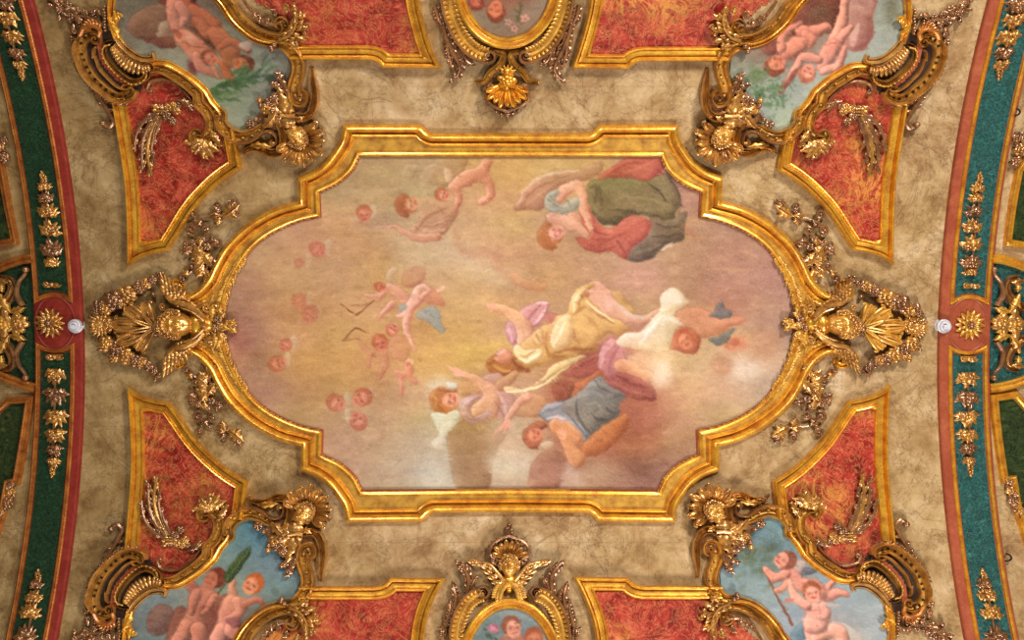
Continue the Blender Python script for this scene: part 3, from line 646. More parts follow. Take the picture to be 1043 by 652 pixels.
    p.body([D(*o, 600, 500, 640, 470, 720, 400, 780, 350, 870, 310, 900, 270, 985, 255, 985, 190, 1010, 140, 1043, 120, 1043, 540, 930, 560, 820, 590, 700, 620, 640, 590),
            D(*o2, 0, 400, 100, 330, 135, 260, 150, 210, 240, 140, 300, 150, 400, 320, 520, 410, 480, 470, 400, 450, 330, 500, 290, 570, 120, 590, 0, 620)], (206, 166, 106), (156, 108, 66), (232, 202, 146), 1, 4)
    p.body([D(*o2, 410, 180, 470, 180, 520, 250, 570, 310, 520, 330, 460, 260)], (200, 158, 104), (158, 110, 70), (226, 190, 134), .85, 1.8)
    p.body([D(*o, 850, 430, 870, 350, 910, 290, 980, 262, 1000, 330, 1000, 420, 960, 490, 900, 510, 860, 480)], (222, 196, 146), (168, 124, 80), (248, 236, 208), .97, 3.2)
    p.body([D(*o, 600, 500, 640, 460, 690, 500, 780, 490, 800, 540, 740, 590, 660, 580)], (226, 204, 158), (164, 118, 76), (250, 240, 214), .97, 2.2)
    p.body([D(*o, 730, 400, 790, 350, 800, 400, 800, 470, 760, 460)], (218, 184, 128), (152, 104, 66), (242, 220, 176), .9, 1.6)
    p.body([(D(*o2, 300, 170, 350, 220, 400, 280, 460, 310), [10, 10, 9, 7.5]), (D(*o2, 440, 300, 520, 345, 600, 370, 650, 360), [7.5, 5.6, 5, 5]), (D(*o2, 620, 370, 680, 340, 720, 310), [5, 4.5, 3])], (216, 166, 142), (158, 104, 84), (240, 206, 190), .97, 3)
    p.ell(*D(*o2, 400, 255)[0], 6, 5, .5, (228, 186, 176), .7, 3); p.line(D(*o2, 460, 270, 520, 330, 620, 350), [1, 1.6, 1], (200, 192, 188), .7, 1.2)
    for q in ((670, 395), (690, 375), (705, 352), (718, 330), (728, 305)): c = D(*o2, *q)[0]; p.ell(c[0], c[1], 1.5, 1.2, .5, (206, 130, 108), .85, .6)
    p.body([D(*o2, 130, 300, 150, 200, 230, 130, 300, 115, 280, 150, 235, 170, 220, 220, 270, 260, 330, 300, 370, 350, 300, 320, 230, 280, 200, 310, 160, 330)], (212, 172, 112), (152, 104, 64), (244, 222, 172), .95, 2)
    p.dab([(D(*o2, 160, 310, 170, 220, 230, 160), [.6, 1.5, .6], (248, 232, 194), .85), (D(*o2, 190, 300, 200, 230, 240, 190), [.5, 1.2, .5], (150, 100, 62), .8), (D(*o2, 245, 240, 320, 310, 420, 370), [.8, 1.5, .6], (246, 226, 182), .85), (D(*o2, 260, 270, 340, 340, 430, 390), [.6, 1.6, .6], (156, 106, 68), .7),
           (D(*o2, 20, 540, 60, 470, 100, 380), [.6, 2, .6], (250, 240, 216), .7), (D(*o2, 160, 420, 170, 490, 200, 520), [.6, 1.8, .6], (156, 106, 66), .6), (D(*o2, 230, 330, 300, 400, 320, 440), [1, 2.4, 1], (176, 126, 78), .6), (D(*o2, 20, 590, 140, 560, 280, 560), [.8, 2, .8], (150, 96, 60), .7),
           (D(*o, 640, 560, 700, 570, 780, 520), [.8, 2, .8], (250, 242, 222), .8), (D(*o, 650, 540, 690, 540, 750, 500), [.5, 1.2, .5], (160, 112, 72), .7), (D(*o, 820, 480, 860, 540, 960, 540), [1, 2.4, 1], (156, 104, 64), .7), (D(*o, 830, 380, 820, 440, 830, 520), [.8, 1.8, .6], (172, 124, 78), .6), (D(*o, 760, 400, 780, 440), [.6, 1.6, .6], (146, 98, 64), .7)])
    p.ell(*D(*o2, 246, 195)[0], 2.8, 3.6, 0, (176, 118, 74), .9, .8)
    # her thrown back head
    p.body([D(*o, 425, 590, 450, 560, 540, 500, 600, 520, 640, 580, 720, 630, 700, 650, 640, 640, 600, 650, 520, 680, 460, 660)], (168, 104, 66), (116, 60, 42), (204, 146, 84), .97, 2.4)
    p.body([D(*o, 480, 545, 500, 515, 545, 490, 590, 520, 590, 570, 540, 590, 490, 575)], (214, 146, 124), (156, 92, 76), (240, 192, 178), .97, 1.8)
    p.dab([(D(*o, 490, 540, 520, 520), .9, (140, 82, 72), .7), (D(*o, 505, 525, 540, 505), 1.2, (238, 190, 196), .8), (D(*o, 480, 600, 520, 630, 580, 640), [1, 2, 1], (214, 164, 96), .7), (D(*o, 600, 560, 640, 610, 700, 635), [1, 2, 1], (120, 60, 44), .7), (D(*o, 440, 590, 480, 570), .9, (120, 66, 48), .6)])
    # lower left angel, lilac dress
    o = (430, 360, 6.52)
    p.poly(D(*o, 40, 300, 40, 200, 120, 150, 210, 190, 260, 240, 240, 430, 160, 520, 100, 480), (206, 196, 170), 4, .75)
    p.body([D(*o, 60, 400, 120, 390, 240, 380, 240, 440, 215, 500, 165, 545, 160, 600, 110, 640, 60, 600, 110, 540, 90, 470)], (222, 218, 202), (180, 170, 150), (238, 238, 228), .85, 3)
    p.body([D(*o, 160, 190, 210, 195, 240, 230, 210, 245, 170, 220)], (210, 212, 204), (170, 166, 152), (234, 236, 230), .8, 1.6)
    p.body([D(*o, 230, 260, 260, 190, 350, 190, 420, 230, 380, 270, 280, 290)], (196, 152, 104), (150, 106, 70), (216, 176, 126), .8, 2)
    p.body([D(400, 370, k, 222, 290, 300, 225, 420, 215, 470, 260, 430, 330, 400, 420, 380, 505, 262, 505, 232, 400)], (156, 122, 86), (128, 94, 66), (178, 144, 104), .85, 5)
    p.poly(D(400, 370, k, 380, 260, 470, 220, 560, 330, 560, 430, 480, 470, 400, 430), (186, 168, 140), 6, .6)
    p.poly(D(400, 370, k, 380, 380, 450, 350, 560, 370, 540, 440, 400, 440), (208, 198, 178), 5, .6)
    p.poly(D(400, 370, k, 0, 250, 160, 260, 220, 340, 240, 480, 120, 505, 0, 420), (190, 176, 150), 10, .5); p.poly(D(400, 370, k, 100, 420, 200, 380, 240, 500, 120, 500), (206, 204, 184), 6, .5)
    p.body([D(*o, 390, 170, 470, 130, 540, 150, 600, 250, 620, 330, 590, 400, 560, 450, 500, 430, 470, 380, 480, 240)], (192, 150, 136), (146, 102, 92), (220, 188, 182), .92, 3)
    p.body([(D(*o, 620, 130, 570, 180, 520, 210), [3, 5, 6]), D(*o, 690, 280, 740, 260, 820, 300, 830, 370, 770, 420, 640, 420, 600, 380, 620, 320)], (190, 144, 104), (144, 98, 68), (216, 178, 136), .85, 3)
    p.body([(D(*o, 460, 390, 470, 310, 450, 250, 390, 200, 330, 160, 280, 140), [7, 8, 7.5, 5.5, 4.2, 3.2]), (D(*o, 370, 380, 420, 340, 460, 280), [7, 8, 7])], (214, 166, 132), (160, 106, 80), (242, 206, 184), .95, 2.6)
    for q in ((175, 90), (190, 112), (200, 140), (215, 90)): p.line(D(*o, 280, 140, *q), [2.2, .7], (232, 176, 160), .95, .6)
    p.body([D(*o, 240, 350, 290, 290, 380, 270, 400, 290, 340, 320, 320, 380, 340, 430, 400, 400, 470, 380, 430, 430, 350, 465, 280, 440)], (194, 154, 148), (148, 106, 100), (226, 198, 202), .95, 2.2)
    p.dab([(D(*o, 270, 360, 290, 320, 350, 290), [.6, 1.4, .5], (228, 202, 208), .8), (D(*o, 280, 420, 350, 440, 420, 410), [.6, 1.4, .5], (146, 102, 102), .7), (D(*o, 300, 400, 310, 350), [.5, 1.1, .4], (150, 108, 106), .6), (D(*o, 500, 250, 540, 320, 560, 400), [.6, 1.8, .6], (226, 196, 186), .6), (D(*o, 480, 320, 520, 380, 550, 430), [.6, 1.6, .6], (146, 102, 92), .6)])
    p.body([(D(*o, 700, 290, 640, 330, 600, 390, 570, 430), [4.5, 4.4, 4, 4])], (212, 160, 130), (158, 104, 80), (238, 198, 172), .9, 2)
    for q in ((470, 540), (500, 520), (545, 530), (575, 510)): p.line(D(*o, 570, 450, *q), [2.4, .7], (214, 156, 132), .9, .6)
    p.body([D(*o, 45, 300, 60, 260, 110, 225, 180, 235, 240, 250, 200, 270, 150, 290, 130, 340, 170, 385, 120, 395, 70, 370)], (178, 112, 64), (130, 72, 44), (214, 158, 96), .97, 2.2)
    p.face(*D(*o, 185, 315)[0], 10, math.radians(178), (176, 110, 66), (222, 162, 136), .9, .4)
    p.dab([(D(*o, 70, 280, 100, 320, 80, 360), [.8, 1.6, .8], (212, 162, 100), .7), (D(*o, 110, 240, 160, 250, 200, 250), [.8, 1.4, .6], (136, 76, 46), .7), (D(*o, 100, 340, 140, 380), [.8, 1.6, .8], (142, 82, 48), .7)])
    # great wing
    p.body([D(*o, 540, 228, 590, 215, 640, 235, 720, 215, 800, 160, 850, 90, 930, 50, 1043, 15, 1043, 40, 970, 90, 900, 170, 820, 220, 740, 245, 600, 268, 550, 255), D(520, 360, 6.52, 300, 80, 400, 30, 490, 12, 510, 25, 420, 75, 350, 130, 280, 185, 200, 200)], (206, 178, 128), (154, 114, 76), (240, 222, 180), 1, 2.6)
    p.dab([(D(*o, 560, 255, 640, 252, 740, 230, 830, 190, 920, 120, 1000, 60), [1.2, 1.5, 1.2, 1, .6, .4], (244, 230, 192), .85), (D(*o, 700, 225, 800, 190, 880, 130), [.5, 1.2, .5], (164, 124, 84), .6), (D(*o, 800, 200, 900, 120, 1000, 60), [.5, 1.1, .5], (172, 132, 88), .6)])
    # cloaks of the group
    o = (520, 360, 6.52)
    p.body([D(*o, 350, 140, 420, 80, 500, 30, 580, 0, 620, 20, 620, 130, 540, 160, 430, 160)], (162, 92, 80), (120, 58, 54), (192, 124, 106), .92, 3)
    p.body([D(*o, 640, 110, 720, 120, 820, 150, 930, 190, 965, 300, 880, 310, 760, 270, 660, 210)], (150, 84, 78), (112, 52, 52), (182, 118, 108), .92, 3.4)
    p.body([D(*o, 580, 60, 590, 0, 620, -60, 680, -100, 740, -60, 780, 0, 760, 60, 720, 120, 660, 150, 600, 120)], (192, 132, 130), (140, 84, 88), (224, 178, 180), .95, 3)
    p.dab([(D(*o, 600, 90, 620, 0, 680, -70), [.8, 1.8, .8], (222, 176, 178), .7), (D(*o, 650, 120, 680, 20, 720, -40), [.8, 2, .8], (148, 90, 96), .6), (D(*o, 700, 140, 800, 200, 940, 230), [.8, 2, .8], (108, 52, 52), .6), (D(*o, 680, 190, 780, 240, 940, 290), [.8, 1.8, .8], (176, 112, 104), .5), (D(*o, 760, 290, 860, 300, 960, 300), [.8, 1.6, .8], (104, 50, 52), .6), (D(*o, 400, 120, 500, 60, 580, 30), [.8, 1.8, .6], (120, 60, 56), .5)])
    p.body([(D(*o, 730, 80, 790, 90, 860, 130, 930, 150), [6.5, 7, 4.5, 4]), D(*o, 850, 130, 930, 130, 940, 165, 890, 180)], (206, 150, 114), (154, 98, 72), (234, 194, 160), .95, 2.4)
    p.poly(D(*o, 700, 300, 900, 310, 960, 420, 1000, 560, 900, 652, 520, 652, 560, 520, 700, 440), (154, 96, 76), 8, .8)
    # bearded elder in grey blue with orange sleeves
    p.body([D(*o, 480, 600, 600, 490, 720, 420, 780, 400, 760, 520, 640, 640, 560, 680, 480, 680)], (176, 108, 66), (130, 70, 46), (204, 142, 92), .85, 4)
    p.body([D(*o, 400, 210, 460, 190, 520, 150, 590, 110, 620, 140, 560, 190, 480, 260, 420, 300)], (180, 106, 68), (136, 72, 48), (204, 138, 92), .9, 2.4)
    p.body([D(*o, 280, 220, 330, 185, 410, 190, 420, 230, 390, 300, 320, 320, 295, 290)], (142, 82, 62), (96, 56, 46), (178, 108, 80), .85, 2)
    p.body([D(*o, 190, 400, 260, 340, 340, 320, 400, 300, 460, 250, 540, 180, 600, 150, 640, 200, 700, 240, 765, 280, 720, 340, 710, 420, 620, 470, 540, 540, 490, 585, 440, 540, 380, 490, 300, 460, 220, 440)], (128, 124, 118), (88, 86, 84), (164, 162, 154), .97, 5)
    p.body([D(*o, 190, 400, 240, 340, 350, 325, 340, 380, 430, 440, 500, 520, 490, 580, 420, 520, 340, 480, 240, 440)], (150, 156, 166), (104, 112, 126), (206, 204, 212), .85, 2.4)
    p.dab([(D(*o, 440, 300, 440, 400, 480, 470, 530, 530), [.6, 1.3, 1.6, .6], (70, 72, 76), .8), (D(*o, 540, 400, 580, 440, 640, 440), [.6, 1.8, .6], (74, 74, 76), .8), (D(*o, 560, 180, 600, 230, 700, 270), [.6, 1.4, .6], (90, 88, 86), .7), (D(*o, 660, 300, 720, 280, 755, 280), [.6, 2, .6], (80, 80, 80), .7), (D(*o, 480, 280, 560, 260, 620, 300), [.8, 2, .8], (160, 158, 150), .6), (D(*o, 640, 370, 680, 400), [2, 1], (76, 74, 76), .7),
           (D(*o, 200, 400, 280, 370, 340, 350), [.6, 1.4, .6], (110, 122, 140), .8), (D(*o, 240, 430, 330, 430, 420, 490), [.8, 2.2, .8], (214, 204, 210), .8), (D(*o, 380, 400, 440, 470, 500, 550), [.6, 1.3, .6], (90, 94, 106), .8), (D(*o, 500, 340, 560, 330, 600, 360), [.8, 2, .8], (156, 154, 146), .6)])
    p.body([(D(*o, 300, 480, 380, 510, 440, 560), [7, 7.5, 6]), (D(*o, 440, 700, 390, 620, 350, 560, 330, 530), [9, 7, 5, 4.4])], (208, 150, 106), (150, 94, 64), (232, 190, 150), .95, 2.6)
    for q in ((310, 515), (325, 505), (345, 495), (368, 505)): p.line(D(*o, 352, 560, *q), [2, .8], (224, 166, 136), .95, .6)
    p.body([D(400, 370, k, 555, 420, 590, 370, 650, 345, 700, 400, 680, 470, 660, 500, 555, 500)], (158, 116, 92), (124, 84, 64), (180, 138, 110), .8, 4)
    p.poly(D(400, 370, k, 690, 400, 740, 430, 775, 500, 680, 500), (186, 162, 142), 3, .7)
    p.body([D(*o, 80, 540, 110, 490, 170, 455, 230, 460, 240, 490, 190, 520, 180, 590, 220, 630, 160, 635, 100, 610)], (156, 96, 70), (112, 62, 48), (184, 122, 88), .95, 2.2)
    p.face(*D(*o, 160, 548)[0], 9, math.radians(165), (158, 98, 72), (208, 140, 110), .85, .4)
    p.body([D(*o, 200, 600, 240, 580, 290, 590, 280, 620, 240, 640, 190, 640)], (204, 180, 152), (160, 126, 100), (228, 212, 190), .85, 1.6)
    # clouds and cherubs on the right
    o = (650, 270, 5.013)
    p.poly(D(*o, 90, 300, 200, 200, 400, 240, 560, 330, 740, 420, 640, 580, 400, 652, 100, 652, 60, 520), (192, 160, 120), 8, .5)
    p.body([D(*o, 115, 220, 110, 180, 140, 130, 200, 120, 240, 170, 260, 190, 210, 215, 190, 260, 240, 300, 190, 340, 170, 400, 120, 440, 20, 430, -60, 420, -110, 400, -70, 350, 10, 340, 60, 290)], (222, 204, 172), (186, 160, 126), (240, 234, 218), .9, 5)
    p.poly(D(*o, 120, 180, 160, 135, 220, 150, 230, 190, 160, 210), (234, 226, 214), 3, .8); p.line(D(*o, 10, 400, 60, 330, 120, 260), [1, 2.2, 1], (246, 240, 232), .8, 1.2); p.line(D(*o, 120, 300, 160, 270, 230, 300), [2, 3, 1], (232, 228, 220), .6, 1.6)
    p.poly(D(*o, -60, 440, 60, 400, 180, 440, 140, 560, 60, 560, -20, 540), (216, 194, 150), 6, .6); p.poly(D(*o, 90, 500, 150, 490, 170, 590, 120, 630, 70, 600), (228, 216, 200), 5, .7); p.poly(D(*o, 480, 500, 600, 490, 660, 540, 560, 600, 460, 570), (210, 200, 184), 7, .7)
    p.poly(D(*o, 560, 330, 660, 320, 740, 350, 700, 460, 600, 480, 540, 420), (176, 128, 94), 6, .6)
    p.body([D(*o, 195, 265, 210, 230, 300, 215, 400, 250, 480, 260, 540, 270, 545, 295, 480, 310, 420, 350, 330, 370, 280, 330, 230, 300)], (196, 136, 108), (156, 96, 74), (218, 166, 136), .85, 3)
    p.poly(D(*o, 430, 380, 520, 360, 560, 400, 510, 440, 440, 430), (190, 118, 90), 3, .85); p.ell(*D(*o, 498, 395)[0], 4.5, 4, 0, (156, 84, 62), .7, 2)
    for P_ in (D(*o, 360, 258, 390, 240, 405, 200, 430, 185, 440, 220, 480, 240, 465, 270, 410, 270), D(*o, 360, 380, 400, 370, 440, 345, 490, 325, 470, 370, 430, 405, 395, 408)):
        p.body([P_], (104, 106, 106), (62, 64, 68), (150, 156, 156), .92, 1.6)
    p.body([D(*o, 180, 380, 190, 330, 240, 315, 290, 340, 320, 380, 300, 440, 270, 455, 210, 440, 160, 420)], (176, 98, 74), (128, 62, 48), (206, 138, 106), .95, 3)
    p.face(*D(*o, 240, 385)[0], 9, math.radians(-130), (168, 90, 66), (208, 136, 106), .75, -.2)
    p.ell(*D(*o, 425, 510)[0], 12, 11, 0, (170, 126, 92), .75, 3.5)
    p.finish(5.0, 6.5); return p

def fig(p, parts, tone, al=1.0, r=2.2, k1=1.15):
    """a painted child: each limb modelled over the last, with a dark contour between them"""
    dk = tuple(int(v*.5) for v in tone); hi = tuple(min(255, int(v*1.24)) for v in tone)
    for q in parts:
        w = float(np.mean(q[1]))*.5 if isinstance(q, tuple) else r*1.3; p.body([q], tone, dk, hi, al, max(1.5, w), k1, .9)

def paint_tl():
    p = Paint((105, -60, 320, 150), [(130, 20, (112, 104, 90)), (150, 45, (126, 128, 114)), (200, 70, (136, 140, 126)), (240, 100, (134, 144, 132)), (260, 60, (124, 126, 112)), (220, -20, (120, 102, 88)), (150, -30, (100, 92, 76))], 2, 24)
    d = lambda *v: D(120, 0, 6.135, *v)
    p.body([d(60, 180, 80, 110, 180, 40, 300, 30, 345, 130, 340, 190, 260, 250, 140, 245)], (124, 84, 66), (84, 50, 42), (160, 124, 104), .85, 6)
    p.body([d(240, 210, 270, 140, 320, 130, 340, 180, 300, 240, 255, 245)], (166, 138, 116), (120, 88, 72), (192, 170, 150), .8, 3)
    p.body([d(160, 250, 260, 240, 350, 225, 365, 290, 280, 300, 210, 270)], (104, 52, 44), (70, 34, 32), (134, 78, 64), .8, 3)
    p.body([d(250, 0, 330, -40, 480, -60, 480, 20, 400, 40, 320, 40)], (112, 48, 40), (66, 28, 28), (140, 74, 60), .9, 4)
    p.poly(d(430, 140, 540, 170, 620, 280, 600, 330, 520, 280, 440, 200), (84, 44, 34), 2, .9)
    p.poly(d(440, 370, 505, 400, 500, 450, 465, 465, 440, 430), (108, 54, 44), 1.4, .9)
    fig(p, [(d(480, 60, 430, 20, 440, -60), [5, 5, 5]), (d(470, 60, 540, 110, 610, 165), [6, 7, 7]), (d(430, 130, 500, 140, 560, 210), [5, 6, 6]), d(555, 190, 640, 170, 720, 240, 760, 330, 700, 375, 640, 345, 600, 280), (d(640, 300, 700, 260, 770, 290, 815, 315), [4, 5, 4, 3]), (d(655, 390, 690, 470, 735, 520), [4.6, 5, 2.4])], (166, 92, 66))
    p.body([d(640, 330, 700, 290, 760, 320, 740, 400, 690, 420)], (158, 88, 60), (92, 44, 34), (196, 124, 90), .7, 2.6)
    p.face(*d(775, 400)[0], 9.5, math.radians(25), (92, 46, 34), (176, 104, 72), .95, .3)
    fig(p, [(d(340, 20, 350, 110, 385, 190), [6, 7, 7]), (d(385, 30, 425, 100, 410, 150), [5.5, 6, 5]), d(350, 210, 390, 180, 445, 190, 530, 255, 590, 330, 560, 390, 500, 400, 430, 340, 370, 270), (d(490, 350, 520, 420, 580, 450, 645, 480), [5, 5, 4, 2.2]), (d(600, 430, 630, 480), [3, 2])], (190, 124, 104))
    p.ell(*d(450, 240)[0], 6, 5, .7, (216, 166, 146), .55, 3); p.line(d(350, 190, 380, 220), [2, 3], (150, 74, 60), .7, 1); p.line(d(400, 260, 480, 290, 560, 300), .5, (130, 70, 60), .7, .6)
    p.face(*d(582, 366)[0], 8.0, math.radians(215), (120, 64, 48), (186, 110, 92), 1)
    p.body([d(760, 270, 850, 250, 840, 290, 800, 315, 770, 300)], (184, 158, 146), (130, 96, 84), (216, 200, 190), .85, 1.5)
    for i in range(70):
        rn = random.Random(i); x = rn.uniform(560, 940); y = 590-(x-560)*.42+rn.gauss(0, 34); a = rn.gauss(-.6 if x > 760 else .1, .5); L = rn.uniform(40, 90)
        p.line(d(x, y, x+L*math.cos(a)*.6, y+L*math.sin(a)*.6, x+L*math.cos(a+.2), y+L*math.sin(a+.2)), [1.4, 1.8, .4], ((46, 76, 52), (76, 104, 72), (58, 88, 62))[i % 3], .6, .9)
    p.finish(5, 5); return p

def paint_tr():
    p = Paint((735, -60, 925, 150), [(770, 80, (136, 150, 142)), (800, 100, (146, 160, 148)), (880, 40, (146, 160, 148)), (905, 20, (136, 146, 132)), (850, 80, (150, 162, 150)), (800, 20, (112, 76, 60)), (860, -20, (144, 124, 112)), (785, 40, (112, 72, 58))], 2, 22)
    d = lambda *v: D(760, 0, 5.435, *v)
    p.body([d(200, 150, 280, 40, 330, -60, 540, -60, 530, 80, 470, 180, 330, 160, 260, 200)], (108, 60, 46), (70, 36, 30), (140, 92, 74), .95, 6)
    p.poly(d(380, 30, 440, 20, 460, 90, 400, 120, 350, 90), (92, 70, 52), 4, .7)
    p.body([d(540, 100, 570, -60, 720, -60, 700, 100, 700, 200, 640, 280, 570, 275, 530, 220)], (164, 116, 102), (118, 68, 58), (206, 166, 150), .9, 6)
    p.line(d(590, 240, 600, 180, 620, 140), [3, 4, 2], (206, 168, 152), .8, 1.4); p.line(d(620, 40, 680, 60, 690, 0), [4, 5, 3], (190, 146, 130), .6, 2.5)
    p.body([d(85, 240, 150, 225, 180, 285, 130, 305, 95, 290)], (118, 60, 52), (76, 34, 34), (148, 88, 74), .95, 2)
    fig(p, [(d(440, 150, 380, 175, 300, 170), [5, 6.5, 6]), (d(330, 190, 370, 215, 350, 250), [5, 4, 3]), d(190, 300, 225, 235, 280, 200, 340, 215, 335, 265, 270, 320, 220, 330), (d(195, 270, 200, 200, 240, 160, 300, 130), [4.6, 4.6, 4, 2.4])], (200, 130, 110))
    p.face(*d(168, 355)[0], 10, math.radians(165), (112, 54, 38), (196, 122, 98), 1, .5)
    fig(p, [(d(490, 220, 530, 130, 545, 30, 550, -40), [6.5, 6, 4.6, 4]), (d(510, 230, 550, 180, 580, 150), [5, 4.5, 3]), d(390, 350, 425, 255, 490, 215, 525, 265, 490, 330, 440, 400, 400, 400), (d(430, 390, 500, 370, 530, 320, 545, 265), [4.5, 4.5, 3.6, 2.6]), (d(400, 330, 320, 315, 280, 370, 250, 420, 200, 495), [4.6, 4.6, 4, 3.6, 2.6])], (208, 146, 126))
    p.line(d(280, 390, 190, 505), [2.6, 3.2], (112, 54, 44), .8, 1.2); p.line(d(440, 250, 500, 235), .5, (140, 84, 70), .7)
    p.face(*d(342, 398)[0], 8.6, math.radians(110), (152, 88, 66), (210, 146, 124), 1)
    for i in range(130):
        rn = random.Random(i); q = d(rn.gauss(130, 60), rn.gauss(510, 55))[0]; p.ell(q[0], q[1], rn.uniform(1.0, 2.8), rn.uniform(.8, 1.8), rn.uniform(0, 3), ((60, 96, 64), (92, 130, 88), (76, 114, 76))[i % 3], .7, .7)
    for i in range(30):
        rn = random.Random(i+90); q = d(rn.gauss(50, 30), rn.gauss(415, 22))[0]; p.ell(q[0], q[1], 3, 2.2, 0, (88, 108, 78), .6, 1.2)
    p.poly(d(780, -10, 840, -10, 840, 60, 800, 140, 780, 80), (92, 92, 68), 4, .7)
    p.finish(4.5, 5); return p

def paint_bl():
    p = Paint((110, 515, 320, 715), [(150, 610, (116, 138, 144)), (200, 620, (130, 140, 134)), (260, 545, (76, 126, 142)), (280, 590, (104, 140, 152)), (240, 590, (126, 142, 142)), (270, 620, (132, 142, 138)), (140, 640, (104, 120, 124)), (200, 700, (112, 78, 70)), (240, 650, (122, 112, 108)), (230, 560, (104, 138, 148))], 2, 20)
    d = lambda *v: D(130, 560, 6.135, *v)
    p.body([d(120, 450, 160, 360, 250, 345, 290, 400, 290, 470, 200, 540, 130, 520)], (120, 84, 78), (84, 56, 52), (146, 112, 102), .8, 6)
    p.body([d(270, 440, 330, 350, 420, 420, 560, 320, 620, 280, 700, 470, 760, 640, 400, 760, 240, 640)], (120, 64, 56), (78, 38, 36), (150, 92, 80), .9, 6)
    p.body([d(355, 215, 400, 192, 450, 240, 420, 300, 390, 270)], (168, 98, 84), (112, 54, 48), (196, 132, 114), .95, 2)
    fig(p, [(d(480, 250, 540, 290, 560, 300), [5, 5, 4]), d(400, 255, 470, 235, 550, 265, 560, 300, 490, 370, 470, 440, 490, 520, 440, 560, 360, 540, 340, 460, 380, 360), (d(430, 270, 410, 330, 395, 390), [5.4, 5, 3.4]), (d(540, 300, 500, 370, 470, 395), [4.4, 4, 2.4]), (d(370, 480, 330, 560, 260, 640), [8, 8, 7]), (d(440, 500, 450, 580, 380, 640), [8, 8, 6])], (190, 122, 104))
    p.face(*d(532, 185)[0], 9.8, math.radians(-70), (106, 46, 38), (182, 112, 94), .98, -.7)
    fig(p, [(d(660, 300, 650, 250, 655, 200), [5, 4.4, 3.2]), d(590, 330, 640, 280, 720, 300, 770, 330, 710, 410, 690, 450, 650, 520, 590, 540, 560, 450), (d(680, 320, 700, 390, 620, 440), [5, 5, 4]), (d(600, 500, 560, 580, 600, 650), [9, 9, 7]), (d(640, 500, 700, 560, 680, 640), [7, 7, 6])], (208, 144, 126))
    p.body([d(610, 440, 660, 425, 710, 440, 680, 490, 640, 470)], (150, 96, 100), (104, 60, 66), (186, 136, 138), .85, 1.6)
    p.body([(d(730, 340, 790, 315, 830, 320, 850, 350), [4, 4, 3.4, 2])], (180, 112, 98), (118, 66, 58), (210, 146, 128), .95, 1.8)
    p.face(*d(775, 222)[0], 10, math.radians(-60), (172, 88, 48), (216, 144, 116), 1, -.3)
    p.line(d(565, 275, 620, 205), .9, (60, 76, 54), .95, .5)
    p.body([d(608, 190, 612, 150, 650, 90, 700, 30, 770, -20, 755, 40, 710, 110, 660, 180, 625, 205)], (46, 76, 50), (24, 48, 34), (78, 108, 72), 1, 2)
    p.line(d(615, 195, 690, 90, 765, -10), .6, (104, 130, 90), .7, .5)
    for i in range(9): f = i/9; a = d(620+130*f, 190-180*f)[0]; p.line([a, a+np.array([4.5*(1-f*.6), -1.5])], [.4, .3], (96, 124, 84), .5, .4); p.line([a, a+np.array([-1.5, -5*(1-f*.6)])], [.4, .3], (28, 52, 36), .6, .4)
    p.finish(4.5, 5); return p

